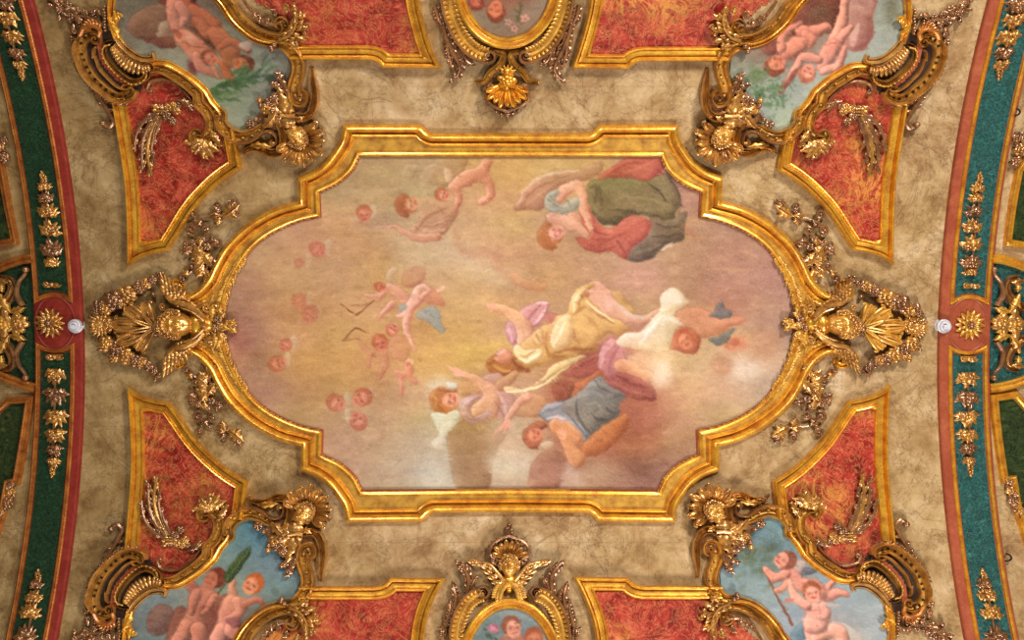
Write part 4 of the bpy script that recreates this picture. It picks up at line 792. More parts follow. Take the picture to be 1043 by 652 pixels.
def paint_br():
    p = Paint((725, 515, 925, 715), [(760, 560, (108, 138, 152)), (790, 620, (132, 152, 162)), (860, 600, (132, 152, 162)), (880, 640, (146, 162, 170)), (840, 570, (124, 148, 158)), (780, 540, (108, 144, 154)), (850, 650, (170, 152, 146)), (830, 690, (126, 136, 140)), (750, 600, (124, 148, 156))], 2, 18)
    d = lambda *v: D(750, 545, 6.094, *v)
    for i in range(150):
        rn = random.Random(i); q = d(rn.gauss(160, 90), rn.gauss(120, 85))[0]; p.ell(q[0], q[1], rn.uniform(2, 5), rn.uniform(1.5, 3.4), rn.uniform(0, 3), ((70, 88, 74), (104, 120, 100), (84, 102, 86))[i % 3], .3, 1.8)
    p.body([d(340, 652, 350, 600, 410, 540, 435, 580, 430, 700, 340, 720)], (86, 120, 134), (52, 82, 100), (130, 160, 168), .9, 3)
    p.body([d(560, 600, 600, 540, 700, 560, 780, 640, 790, 740, 600, 740)], (180, 172, 168), (134, 122, 120), (206, 202, 200), .85, 5)
    p.line(d(190, 250, 250, 380, 300, 470, 348, 558), 1.3, (112, 74, 58), 1, .6)
    p.body([d(350, 200, 380, 155, 430, 165, 420, 210, 370, 240)], (190, 172, 162), (140, 116, 108), (218, 208, 200), .9, 1.6)
    p.body([d(400, 250, 420, 210, 460, 205, 500, 225, 480, 240, 440, 245)], (92, 92, 98), (58, 58, 64), (134, 134, 140), .92, 1.5)
    fig(p, [(d(560, 360, 570, 320, 605, 290), [4, 3.6, 2.4]), (d(510, 360, 570, 380, 640, 355, 690, 375), [6, 6, 4.4, 2.4]), d(290, 215, 350, 205, 420, 265, 500, 275, 560, 350, 550, 400, 460, 380, 390, 350, 320, 290), (d(310, 240, 240, 265, 180, 210), [5, 5, 2.8]), (d(320, 290, 290, 330, 245, 345), [4, 3.4, 2.4])], (208, 142, 126))
    p.face(*d(292, 158)[0], 9.2, math.radians(-55), (124, 74, 58), (212, 150, 132), 1, -.8)
    fig(p, [(d(470, 600, 480, 660, 460, 740), [8, 8, 7]), (d(500, 640, 580, 600, 640, 610, 670, 680), [7, 8, 8, 6]), d(425, 430, 480, 420, 540, 425, 575, 510, 550, 600, 450, 610, 415, 560, 430, 490), (d(440, 440, 370, 390, 345, 340, 330, 285), [5, 4.8, 4, 2.6]), (d(540, 440, 560, 500, 520, 510), [4.6, 4.6, 3])], (216, 156, 140))
    p.line(d(350, 400, 315, 410), [2, 2.6], (190, 110, 96), .8, .8); p.ell(*d(500, 562)[0], .8, .8, 0, (134, 74, 64), .8, .5); p.line(d(470, 470, 540, 465), .5, (176, 110, 98), .6, .7)
    p.face(*d(472, 362)[0], 9.6, math.radians(-100), (140, 76, 50), (218, 156, 138), 1)
    p.body([d(550, 430, 600, 420, 650, 440, 600, 455)], (186, 180, 174), (140, 130, 126), (214, 210, 206), .7, 1.4)
    p.finish(4.5, 5); return p

def paint_oval_top():
    p = Paint((455, -90, 580, 60), [(500, 10, (132, 124, 108)), (540, 20, (136, 124, 106)), (490, 30, (132, 112, 92)), (520, 35, (128, 106, 84)), (516, -50, (130, 120, 110))], 2, 18)
    d = lambda *v: D(420, 0, k, *v)
    p.poly(d(230, -80, 540, -80, 480, 0, 420, 20, 380, 50, 300, 40, 220, 20), (128, 72, 56), 4, .7)
    p.face(*d(335, 40)[0], 9.5, math.radians(100), (116, 58, 40), (200, 118, 86), 1, .2)
    p.face(*d(255, 2)[0], 8, math.radians(80), (110, 44, 36), (186, 96, 76), .9)
    p.face(*d(380, -60)[0], 11, math.radians(-80), (116, 62, 44), (204, 130, 100), .9)
    p.line(d(435, 10, 430, 60, 420, 90), [1, 1.6, .7], (84, 84, 54), .8, .7)
    for q in ((440, 20), (415, 40), (425, 70)): c = d(*q)[0]; p.ell(c[0], c[1], 3, 1.6, .8, (96, 98, 60), .8, .7)
    for (x, y, r) in ((452, 75, 5.5), (385, 88, 4.5), (410, 115, 4)):
        c = d(x, y)[0]
        for j in range(5): a = j*1.257; p.ell(c[0]+math.cos(a)*r*.5, c[1]+math.sin(a)*r*.5, r*.42, r*.28, a, (200, 158, 140), .9, .6)
        p.ell(c[0], c[1], 1.3, 1.3, 0, (150, 84, 70), .9, .5)
    p.finish(4, 3.5); return p

def paint_oval_bottom():
    p = Paint((460, 605, 580, 760), [(500, 630, (104, 126, 132)), (540, 630, (126, 146, 150)), (520, 622, (110, 130, 134)), (480, 650, (100, 120, 126)), (520, 700, (120, 100, 90))], 2, 18)
    d = lambda *v: D(400, 487, k, *v)
    p.line(d(390, 560, 480, 540, 560, 560, 590, 600), [3, 5, 3], (150, 160, 158), .5, 3)
    p.poly(d(440, 640, 530, 640, 560, 800, 420, 800), (176, 110, 92), 2, .9)
    p.face(*d(483, 605)[0], 10, math.radians(-100), (124, 74, 56), (214, 156, 138), 1, .3)
    p.face(*d(568, 652)[0], 10, math.radians(-90), (146, 80, 54), (190, 120, 92), .9)
    for j in range(7): a = j*.9; c = d(405, 605)[0]; p.ell(c[0]+math.cos(a)*3, c[1]+math.sin(a)*2.6, 3.2, 2.2, a+1.5, (196, 130, 146) if j % 2 else (166, 96, 116), .9, .7)
    p.ell(*d(405, 605)[0], 2.2, 2, 0, (214, 160, 172), .9, .6)
    for q in ((372, 610, 2.2), (380, 632, 3), (395, 640, 3), (415, 645, 2.6)): c = d(q[0], q[1])[0]; p.ell(c[0], c[1], q[2], q[2]*.6, .9, (64, 84, 72), .95, .6)
    p.finish(4, 3.5); return p

# ------------------------------------------------------------------ carved pieces
def head(g, x, y, r, up, h=5.0, asp=1.25, curls=True, seed=1, lift=1.0, turn=0.0):
    """carved face looking out from the vault; up = direction of the crown"""
    nr, na = 16, 30; rr = np.linspace(0, 1, nr)[:, None]**.9; a = np.linspace(0, 2*math.pi, na, endpoint=False)[None]
    A = rr*np.cos(a); B = rr*np.sin(a); Cc = np.sqrt(np.clip(1-rr**2, 0, 1))+0*a
    gs = lambda cx, cy, sx, sy: np.exp(-((A-turn-cx)/sx)**2-((B-cy)/sy)**2)
    Hh = Cc*.8+.30*gs(0, -.12, .12, .2)+.10*gs(0, .28, .5, .12)-.24*gs(-.32, .08, .17, .11)-.24*gs(.32, .08, .17, .11)+.10*gs(-.32, .07, .09, .05)+.10*gs(.32, .07, .09, .05)
    Hh += .12*gs(-.42, -.3, .2, .2)+.12*gs(.42, -.3, .2, .2)+.13*gs(0, -.46, .2, .06)-.14*gs(0, -.535, .2, .025)+.11*gs(0, -.61, .15, .05)+.14*gs(0, -.82, .18, .12)
    Hh = Cc*.8+(Hh-Cc*.8)*.8; w = .80*(1-.12*np.clip(-B, 0, 1)); X = A*r*w; Y = B*r
    ux, uy = math.cos(up), math.sin(up); rx, ry = -uy, ux
    V = np.stack([x+rx*X+ux*Y*asp/1.25, y+ry*X+uy*Y*asp/1.25, h+Hh*r*lift], -1).reshape(-1, 3)
    g.add(V, gq(nr, na, cv=True))
    V2 = V.reshape(nr, na, 3)[-1:]; lo = V2.copy(); lo[..., 2] = 0; g.add(np.concatenate([V2, lo]).reshape(-1, 3), gq(2, na, cv=True))
def hair(g, x, y, r, up, h=5.0, seed=1, n=13):
    rn = random.Random(seed); ux, uy = math.cos(up), math.sin(up); rx, ry = -uy, ux
    for k in range(n):
        t = math.radians(-12+204*k/(n-1)); a, b = math.cos(t)*.84, math.sin(t)*.96
        px_, py_ = x+rx*a*r+ux*b*r, y+ry*a*r+uy*b*r; g.blob(px_, py_, h+r*.2, r*.25, r*.2, r*.3, rn.random()*3, nu=6, nv=9); g.volute(px_, py_, r*.22, rn.random()*6, 1.1, rn.choice((-1, 1)), r*.1, h+r*.42, r*.12)
    for k in range(7):
        t = math.radians(28+124*k/6); a, b = math.cos(t)*.62, math.sin(t)*.72
        px_, py_ = x+rx*a*r+ux*b*r, y+ry*a*r+uy*b*r; g.blob(px_, py_, h+r*.5, r*.2, r*.16, r*.24, rn.random()*3, nu=6, nv=9)
def wing3(g, P, feathers, L, W, side, h=4.0, rise=4.0, seed=2):
    P = smooth(P, 1.5); m = len(P)
    for layer, (n, l, hh) in enumerate(((feathers, 1.0, 0), (feathers-1, .66, 2.2), (feathers-2, .38, 4.0))):
        for q in range(n):
            u = q/(n-1)*.97; i = min(m-2, int(u*(m-1))); t = P[i+1]-P[i]; a = math.atan2(t[1], t[0])+side*(1.15-.95*u)
            g.leaf(P[i][0], P[i][1], a, L*l*(.55+.5*math.sin(math.pi*(.2+.6*u))), W*(1-.2*layer), h+hh, rise*.6, -side*.3, nu=8, cup=.3, thick=4)
    u = np.linspace(0, 1, m); g.tube(np.column_stack([P, h+rise+1.5*np.sin(math.pi*u)]), W*(.85-.45*u), 8)
def shellfan(g, x, y, a0, a1, r, n, h=3.0, rise=7.0, rim=True, inner=.15, seed=0):
    for q in range(n):
        a = a0+(a1-a0)*(q+.5)/n; w = abs(a1-a0)/n*r*.38; c, s_ = math.cos(a), math.sin(a)
        rr = r*(1.0+(.08 if q % 2 else -.04))
        g.leaf(x+c*r*inner, y+s_*r*inner, a, rr*(1-inner), w*1.05, h+2, rise, 0, nu=12, tip=rise*.3, cup=-.7, thick=h+rise, rnd=1)
        g.tube(np.array([(x+c*r*t_, y+s_*r*t_, h+2+rise*(.3+.6*t_)) for t_ in np.linspace(inner, .85, 6)]), np.linspace(.4, w*.22, 6), 6)
        if rim: g.volute(x+c*rr*.97, y+s_*rr*.97, w*.62, a+1.4, 1.1, 1 if q % 2 else -1, w*.34, h+rise*.9, 1)
def cluster(g, x, y, r, d, h=3.0, seed=0):
    rn = random.Random(seed+int(x*3+y))
    for lay, (m, f) in enumerate(((7, 1.0), (5, .66))):
        for q in range(m):
            a = d+(q-(m-1)/2)*(2.9/m)+rn.uniform(-.12, .12); g.leaf(x-math.cos(d)*r*.35, y-math.sin(d)*r*.35, a, r*f*1.5*(1-.05*abs(q-(m-1)/2)), r*.34, h+lay*3.2, 3.6, rn.uniform(-.6, .6), lob=2, nu=9, tip=-2.5, rnd=lay)
    for q in range(4): g.blob(x+rn.uniform(-.4, .4)*r, y+rn.uniform(-.4, .4)*r, h+5.5, r*.2, r*.2, r*.26, nu=5, nv=7)
RIM = lambda w, h, c: bead(c, w, h, 6)
def scrollp(P, w, h, sc=None, studs=0, hollow=.42):
    """carved scroll: hollow channel between two raised rims"""
    P = np.asarray(P); sc = np.ones(len(P)) if sc is None else np.interp(np.linspace(0, 1, len(P)), np.linspace(0, 1, len(sc)), sc)
    ch, rim = G(), G()
    ch.sweep(P, [(-w*.44, 0), (-w*.44, h*.7), (-w*.25, h*hollow), (-w*.05, h*hollow*.8), (w*.12, h*hollow), (w*.3, h*.62), (w*.44, h*.6), (w*.44, 0)], scale=sc)
    rim.sweep(P, [(o, q) for o, q in bead(-w*.4, w*.26, h, 7)], scale=sc); rim.sweep(P, [(o, q) for o, q in bead(w*.4, w*.2, h*.85, 7)], scale=sc)
    rim.sweep(P, [(w*.08, 0)]+[(o, q+h*.1) for o, q in bead(w*.16, w*.12, h*.62, 5)]+[(w*.24, 0)], scale=sc)
    if studs:
        L = np.concatenate([[0], np.cumsum(np.linalg.norm(np.diff(P, axis=0), axis=1))]); _, nn = frame2(P)
        for q in range(studs):
            i = min(len(P)-1, int(np.searchsorted(L, L[-1]*(q+.7)/(studs+.4)))); c = P[i]-nn[i]*w*.1*sc[i]
            ch.blob(c[0], c[1], h*.4*sc[i], w*.12*sc[i], w*.12*sc[i], w*.14, nu=5, nv=7)
    return ch, rim

def affine(A_, B_):
    A_, B_ = np.asarray(A_), np.asarray(B_); X = np.column_stack([A_, np.ones(len(A_))]); s, *_ = np.linalg.lstsq(X, B_, rcond=None); return s.T
def tf(P, x): return P@x[:, :2].T+x[:, 2]
ID = np.array([[1., 0, 0], [0, 1., 0]])

# ------------------------------------------------------------------ the vault and the two transverse bands
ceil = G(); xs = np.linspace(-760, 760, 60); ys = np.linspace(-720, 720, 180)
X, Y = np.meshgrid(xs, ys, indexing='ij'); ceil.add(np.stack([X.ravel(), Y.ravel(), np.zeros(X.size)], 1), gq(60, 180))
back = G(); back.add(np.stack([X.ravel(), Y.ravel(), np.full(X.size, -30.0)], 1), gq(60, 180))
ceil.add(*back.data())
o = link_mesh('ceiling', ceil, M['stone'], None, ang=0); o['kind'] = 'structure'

def xs_(px, py=425): return float(S([(px, py)], 4)[0, 0])
BAND = {}
for side, e, mid, num in (('left', (34, 40.5, 45, 68, 71.5, 83.8), (51.5, 329), 1), ('right', (1009.5, 1002, 998, 973, 970, 957.3), (987, 331), 2)):
    e = [xs_(q) for q in e]; c0 = (e[0]+e[5])/2; sg = 1 if e[5] > e[0] else -1
    yy = np.arange(-560, 561, 7.0); P = np.column_stack([np.full(len(yy), c0), yy])
    g = G(); a, b = sorted((e[0]-c0, e[5]-c0)); g.sweep(P, [(-b, -1), (-b, 3), (-b+1, 4.5), (-b+2.5, 5), (-a-2.5, 5), (-a-1, 4.5), (-a, 3), (-a, -1)])
    base = link_mesh('trim_%d' % num, g, M['red_crimson' if side == 'left' else 'red_plain'], None); base['kind'] = 'structure'; base['_o'] = [0, 0, 0]
    # darker ridge beside the wide painted strip
    m = S([mid], 5)[0]; sx0, sx1 = sorted((e[2], e[3])); gx0, gx1 = sorted((e[1], e[4])); cx = (sx0+sx1)/2; R_ = 31.0
    BAND[side] = (cx, m[1], sx0, sx1)
    for sgn, y1 in ((-1, -555), (1, 555)):
        hw = (gx1-gx0)/2; gc = (gx0+gx1)/2; t = np.linspace(-math.asin(hw/R_), math.asin(hw/R_), 13)
        arc = np.column_stack([gc+R_*np.sin(t), m[1]+sgn*R_*np.cos(t)])
        loop = np.concatenate([dens([(gx0, y1), tuple(arc[0])], 8), arc, dens([tuple(arc[-1]), (gx1, y1)], 8)])
        fil = G(); cw = 4.3 if side == 'left' else 3.9
        fil.sweep(loop, [(0, 0), (0, 5.5), (.6, 6.8), (1.4, 7), (2, 6), (2.4, 6), (3.2, 6.8), (cw, 6), (cw, 0)], side=1 if sgn < 0 else -1)
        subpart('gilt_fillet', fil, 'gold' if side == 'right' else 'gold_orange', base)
        ins = plate(np.concatenate([[(gx0+1, y1)], arc+[0, sgn], [(gx1-1, y1)]]), 5.5, 1.0); subpart('green_inlay', ins, 'green' if side == 'right' else 'green_dark', base)
    ring = G(); tt = np.linspace(0, 2*math.pi, 60, endpoint=False); ring.sweep(np.column_stack([cx+27*np.cos(tt)*.74, m[1]+27*np.sin(tt)]), [(-1, 4), (-1, 5.6), (0, 6.2), (1, 5.6), (1, 4)], closed=True)
    subpart('roundel_rim', ring, 'red_crimson' if side == 'left' else 'red_plain', base)
    # rosette
    t = thing('rosette', {'left': 'round gilded rosette on the crimson band beside the left white bulb', 'right': 'round gilded rosette on the orange red band beside the right white bulb'}[side], 'rosette', m, 'rosettes on the transverse bands')
    for ring_i, (n, r, hh) in enumerate(((14, 15.5, 5), (10, 10.5, 8))):
        for q in range(n):
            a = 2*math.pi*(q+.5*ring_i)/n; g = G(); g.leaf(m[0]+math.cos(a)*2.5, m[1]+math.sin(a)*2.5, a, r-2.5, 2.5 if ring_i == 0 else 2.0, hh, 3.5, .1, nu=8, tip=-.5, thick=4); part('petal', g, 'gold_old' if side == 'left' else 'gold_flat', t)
    g = G(); g.blob(m[0], m[1], 10, 3.2, 3.2, 3)
    for q in range(8): a = q*.785; g.blob(m[0]+3.6*math.cos(a), m[1]+3.6*math.sin(a), 9.5, 1.1, 1.1, 1.6, nu=5, nv=7)
    part('centre', g, 'gold_brown', t)

# leaf drops
def drop(side, pts, d, label, tipl=10, bow=None):
    """chain of leaf clusters; pts = [(px, py, r)] from the thick end to the tip"""
    sp = [(*S([(x, y)], 8)[0], r) for x, y, r in pts]; cx = BAND[side][0]
    t = thing('leaf_drop', label, 'ornament', (sp[0][0], sp[0][1]), 'gilded leaf drops on the green bands')
    for i, (x, y, r) in enumerate(sp):
        x = cx+(x-cx)*.5; g = G(); cluster(g, x, y, r*1.3, d, 5, i); part('leaf_cluster', g, ('gold_old', 'gold_brown')[i % 3 == 1], t)
    x, y, r = sp[-1]; x = cx+(x-cx)*.5; g = G(); g.acanthus(smooth([(x, y), (x+.5, y+math.sin(d)*tipl*.6), (x, y+math.sin(d)*tipl*1.6)], 1), 4.5, 4, 5, 3); part('tip_leaf', g, 'gold_old', t)
    g = G(); g.tube(np.array([[cx, q, 6.5] for q in np.linspace(sp[0][1], sp[-1][1], 20)]), 1.2); part('stem', g, 'gold_brown', t)
    if bow:
        bx, by = S([bow], 8)[0]; bx = cx; g = G()
        for s_ in (1, -1): g.leaf(bx, by, math.pi/2-s_*math.pi/2+s_*.2, 8, 2.4, 6, 3, .3*s_, nu=8); g.volute(bx+s_*6, by, 2.6, 0, 1.2, s_, 1.1, 8)
        g.blob(bx, by, 8, 2.6); g.tube([(bx-8, by+2*math.sin(-d), 7), (bx+8, by+2*math.sin(-d), 7)], 1.1); part('bow', g, 'gold_old', t)
up, dn = -math.pi/2, math.pi/2
drop('left', [(53, 268, 6), (53, 255, 8.5), (51.5, 235, 8), (50, 216, 7.5), (48, 202, 6), (46.5, 190, 5)], up, 'leaf drop hanging upward above the left rosette on dark green', 8, (53, 290))
drop('left', [(55, 381, 8), (56, 402, 9), (57, 424, 9), (56.5, 443, 7.5), (55.5, 458, 6), (55, 470, 5)], dn, 'leaf drop below the left rosette on dark green', 9, (54.5, 364))
drop('right', [(988, 277, 5.5), (988, 268, 7.5), (988, 250, 8), (988, 232, 7.5), (988.5, 216, 6.5), (992, 202, 5.5), (993.5, 192, 5)], up, 'leaf drop above the right rosette on teal green', 9, (988, 291))
drop('right', [(986, 385, 8.5), (985, 405, 9), (984, 425, 8.5), (984.5, 443, 7.5), (985, 457, 6.5), (986, 469, 5)], dn, 'leaf drop below the right rosette on teal green', 9, (986, 366))
drop('left', [(-8, -14, 8), (2, 2, 8), (6, 18, 8), (12, 37, 7), (17, 54, 6), (20, 66, 5)], dn, 'topmost leaf drop on the dark green band, at the upper left corner', 8)
drop('left', [(12, 668, 8.5), (22, 648, 8), (27, 624, 7.5), (32, 609, 6), (35.5, 596, 5)], up, 'lowest leaf drop on the dark green band, at the lower left corner', 8)
drop('right', [(1043, -14, 8), (1036, 6, 8), (1032, 20, 7.5), (1025, 38, 8), (1021, 54, 6.5), (1018, 66, 5.5)], dn, 'topmost leaf drop on the teal green band, at the upper right corner', 8)
drop('right', [(1024, 670, 8.5), (1018, 650, 8.5), (1012, 625, 7.5), (1006, 607, 7), (1002, 595, 5.5)], up, 'lowest leaf drop on the teal green band, at the lower right corner', 8)

# white spiral bulbs
for q, (px_, lab) in enumerate(((76, 'white spiral bulb between the sunflower and the left rosette'), (962, 'white spiral bulb between the flower garland and the right rosette'))):
    c = S([(px_, 332)], 10)[0]; t = thing('light_bulb', lab, 'light bulb', c, 'white spiral bulbs')
    g = G(); u = np.linspace(0, 1, 110); a = u*2*math.pi*2.6; r = 6.6-5.0*u**1.1
    g.tube(np.column_stack([c[0]+r*np.cos(a), c[1]+r*np.sin(a), 8+6*u]), 1.5, 9); g.blob(c[0], c[1], 13.5, 1.7, nu=6, nv=10); part('spiral_tube', g, 'white', t)
    g = G(); a = np.linspace(0, 2*math.pi, 24, endpoint=False); prof = [(6.4, -1), (6.4, 1.5), (4, 3), (3.6, 5), (6.2, 6.4), (6.8, 7.4), (0.1, 7.6)]
    V = np.array([[c[0]+r_*math.cos(q_), c[1]+r_*math.sin(q_), h_] for r_, h_ in prof for q_ in a]); g.add(V, gq(len(prof), 24, cv=True)); part('lamp_holder', g, 'socket', t)
for px_, py_, lab, yy in ((1033.6, 114, 'small black iron hook beside the teal band near the upper right corner', 1), (1025, 568, 'small black iron hook beside the teal band near the lower right corner', -1)):
    c = S([(px_, py_)], 4)[0]; g = G(); u = np.linspace(-2.2, 1.6, 20); g.tube(np.column_stack([c[0]+3.4*np.cos(u), c[1]+yy*3.4*np.sin(u), 4+3*np.cos(u)]), .9); g.tube([(c[0]-2.2, c[1]-yy*2.8, -1), (c[0]-2.2, c[1]-yy*2.8, 3)], 1.0)
    single('iron_hook', g, 'iron', lab, 'hook')

# ------------------------------------------------------------------ central painting and its frame
k = 3.95
LM = {'TL': [(349, 127), (302.3, 180), (303, 204.7), (424.8, 127), (226, 330), (365.6, 157.6), (325, 219.6), (187, 299), (519.3, 136), (519.3, 157.6)],
      'TR': [(690, 127.5), (736.6, 180.4), (736.6, 204.4), (613.5, 127), (811.5, 330), (675.8, 157.6), (712.5, 220.4), (853, 299), (519.3, 136), (519.3, 157.6)],
      'BL': [(353, 532), (306.3, 480.5), (306.3, 457.3), (425, 533), (226, 330), (367, 498.3), (327, 437.2), (187, 363), (519.3, 526), (519.3, 498.3)],
      'BR': [(686, 532), (733.7, 480.6), (733.7, 457.3), (613, 532.6), (811.5, 330), (673.4, 498.8), (711.4, 437), (850, 363), (519.3, 526), (519.3, 498.3)]}
XF = {q: affine(S(LM['TL'], 6), S(LM[q], 6)) for q in LM}
top = dens(S([(521.5, 136), (480, 136), (446, 136)], 6), 5)
stp = smooth(S([(446, 136), (440, 135.8), (435, 133.6), (431, 129.6), (426.5, 127.2), (421, 127)], 6), 1.5)
e1 = dens(S([(421, 127), (349, 126.8)], 6), 5)
cc = smooth(S([(349, 126.8), (346.5, 141), (341, 151), (331, 164), (318.5, 173.5), (302.5, 180.2)], 6), 2)
e2 = dens(S([(302.5, 180.2), (303.2, 204.6)], 6), 4)
arc = smooth(S([(303.2, 204.6), (281, 211), (259, 222.5), (243, 234.8), (228, 250.5), (217.7, 268), (210.5, 283), (200, 295), (189, 299.5), (180, 297)], 6), 2)
outer = join(top, stp, e1, cc, e2, arc)
outer_full = curl(outer, 1, 3.0, .7)
itop = dens(S([(521.5, 158), (365.8, 158)], 3), 5)
icc = smooth(S([(365.8, 158), (358, 172.8), (344, 185.4), (323.8, 195.6)], 3), 2)
ie = dens(S([(323.8, 195.6), (325, 219.6)], 3), 4)
iarc = smooth(S([(325, 219.6), (303.5, 224.7), (278, 236), (258, 251), (242.8, 271.5), (232.7, 291.8), (227.4, 312), (226, 330)], 3), 2)
inner = join(itop, icc, ie, iarc)
def loop4(P):
    a, b, c, d = (tf(P, XF[q]) for q in ('TL', 'BL', 'BR', 'TR')); return np.concatenate([a, b[::-1], c, d[::-1]])
pl = S([(519.3, 329)])[0]
fr = thing('framed_painting', 'large framed painting of floating angels at the centre of the vault', 'painting', pl)
canvas('canvas', loop4(inner+0), paint_fresco(), fr, 'faded fresco of angels, cherubs and clouds', 1.2, 1.0)
oc = join(top, stp, e1, cc, e2, arc[:-6])
V, Fc = plate(loop4(oc-0), 3.2, 2.0)
il = loop4(inner); kin = inside(il, V[:, 0], V[:, 1]) & (V[:, 2] > 0)
kf = kin[Fc].sum(1) < 4; part('gilt_border', (V, Fc[kf]), 'gold_flat', fr)
prof_o = [(0, 0), (0, 4), (.8, 7), (2.4, 9.3), (4.2, 10), (6, 9.2), (7.4, 7), (7.9, 4), (8.8, 2.6), (9.4, 3.0), (9.8, 5.6), (11, 6.4), (12.2, 5.4), (13, 3.8), (13.2, 0)]
# the roll ends in small volutes beside the winged heads
sc = np.ones(len(outer_full)); n_c = len(outer_full)-len(outer); sc[-n_c:] = np.linspace(.95, .3, n_c); sc[-n_c-14:-n_c] = 1
for q in ('TL', 'TR', 'BR', 'BL'):
    g = G(); g.sweep(outer_full, prof_o, scale=sc, side=-1); part('outer_moulding', g, 'gold' if q != 'TL' else 'gold', fr, xf=XF[q])
    g = G(); g.sweep(inner, [(-.6, 0), (-.6, 3.6), (.4, 5.4), (1.6, 5.8), (2.8, 5.2), (3.4, 3.8), (4.4, 3.6), (4.8, 0)], side=1); part('inner_moulding', g, 'gold', fr, xf=XF[q])
    g = G(); g.sweep(inner, [(-2.2, 0), (-2.2, 2.2), (-1.4, 2.8), (-.5, 2.6), (-.4, 0)], side=1); part('red_line', g, 'red_plain', fr, xf=XF[q])
    g = G(); rn = random.Random(5)      # carved foliage where the border meets the winged head
    il_ = S([(250, 262), (240, 278), (232, 296), (226, 314), (222, 330)], 4); il_ = smooth(il_, 1.5)
    for i in range(0, len(il_), 2):
        t_ = il_[min(i+1, len(il_)-1)]-il_[max(i-1, 0)]; a = math.atan2(t_[1], t_[0]); p_ = il_[i]
        for s_ in (1, -1): g.leaf(p_[0]+rn.uniform(-1, 1)-2, p_[1], a+s_*.9, 5.5+i*.09, 1.5, 3.4, 2, -s_*.5, nu=6)
    for (x, y, a, L) in ((216, 300, 1.9, 20), (212, 306, 2.5, 16), (222, 312, 1.6, 16), (208, 316, 1.2, 16)):
        c = S([(x, y)], 6)[0]; g.leaf(c[0], c[1], a, L, 3.6, 3.6, 3, .5, lob=3)
    part('acanthus_carving', g, 'gold_flat', fr, xf=XF[q])

# ------------------------------------------------------------------ red panels
PANEL = [(0, 0), (0, 4.5), (.7, 7.6), (1.9, 9), (3.2, 8.6), (4.1, 6.4), (4.4, 3.2), (5.0, 2.4), (5.4, 4.2), (7.0, 4.0), (9.8, 2.6), (10.4, 2.4), (10.9, 4.4), (12.0, 4.8), (12.9, 3.6), (13.2, 0)]
CL = {'BL': [(127, 557), (130, 394), (172, 409), (252, 490), (168, 606), (229, 546.5), (311.4, 525), (287.3, 613.6), (112.7, 537.6)],
      'TL': [(114, 104), (129, 274), (172, 255), (245.6, 172.8), (159.5, 60.8), (221.5, 119), (303, 137), (276.7, 44.3), (104, 124)],
      'TR': [(924.8, 106.3), (910.3, 272.3), (867.8, 253.8), (791.9, 174), (876.7, 60.8), (818.4, 120.3), (732, 135.4), (766.3, 46.8), (933.6, 126.6)],
      'BR': [(912, 552.8), (908.3, 391.4), (862.7, 407.8), (787.6, 490), (867.8, 602), (804.5, 544), (726.6, 525), (751.9, 604.7), (923.5, 532.6)]}
CX4 = {q: affine(S(CL['BL'], 6), S(CL[q], 6)) for q in CL}
PX4 = {q: affine(S([CL['BL'][i] for i in (0, 1, 2, 3)], 6), S([CL[q][i] for i in (0, 1, 2, 3)], 6)) for q in CL}
corner_lab = {'TL': 'upper left', 'TR': 'upper right', 'BL': 'lower left', 'BR': 'lower right'}
cp_lab = {'TL': 'dark crimson marbled spandrel panel below the upper left putti', 'TR': 'coral red spandrel panel with fine pale veins below the upper right putti',
          'BL': 'wine red spandrel panel above the putti with the palm leaf', 'BR': 'orange red spandrel panel above the putto with the staff'}
tip = join(smooth(S([(129.5, 394), (141.8, 402), (157, 407), (172, 409.5)], 5), 2), smooth(S([(172, 409.5), (182, 423), (200, 448), (220, 468), (235.4, 480), (252, 490)], 5), 2))
rail = np.concatenate([smooth(S([(126.4, 561), (127, 555), (130, 522), (133, 481), (132.5, 440), (129.5, 394)], 5), 5), tip[1:], dens(S([(252, 490), (249.5, 512), (247, 530)], 5), 4)[1:]])
inl = S([(138, 404), (168, 414), (180, 432), (200, 458), (243, 490), (241, 525), (238, 555), (215, 580), (170, 596), (150, 580), (124, 575), (138, 481)], 5)
for q in ('TL', 'TR', 'BL', 'BR'):
    t = thing('spandrel_panel', cp_lab[q], 'panel', tf(S([(190, 490)], 0), PX4[q])[0], 'red marbled spandrel panels')
    part('red_inlay', plate(tf(inl, PX4[q]), 1.2, 3), 'red', t)
    g = G(); g.sweep(rail, PANEL, side=1); part('gilt_frame', g, 'gold' if q != 'TL' else 'gold', t, xf=PX4[q])
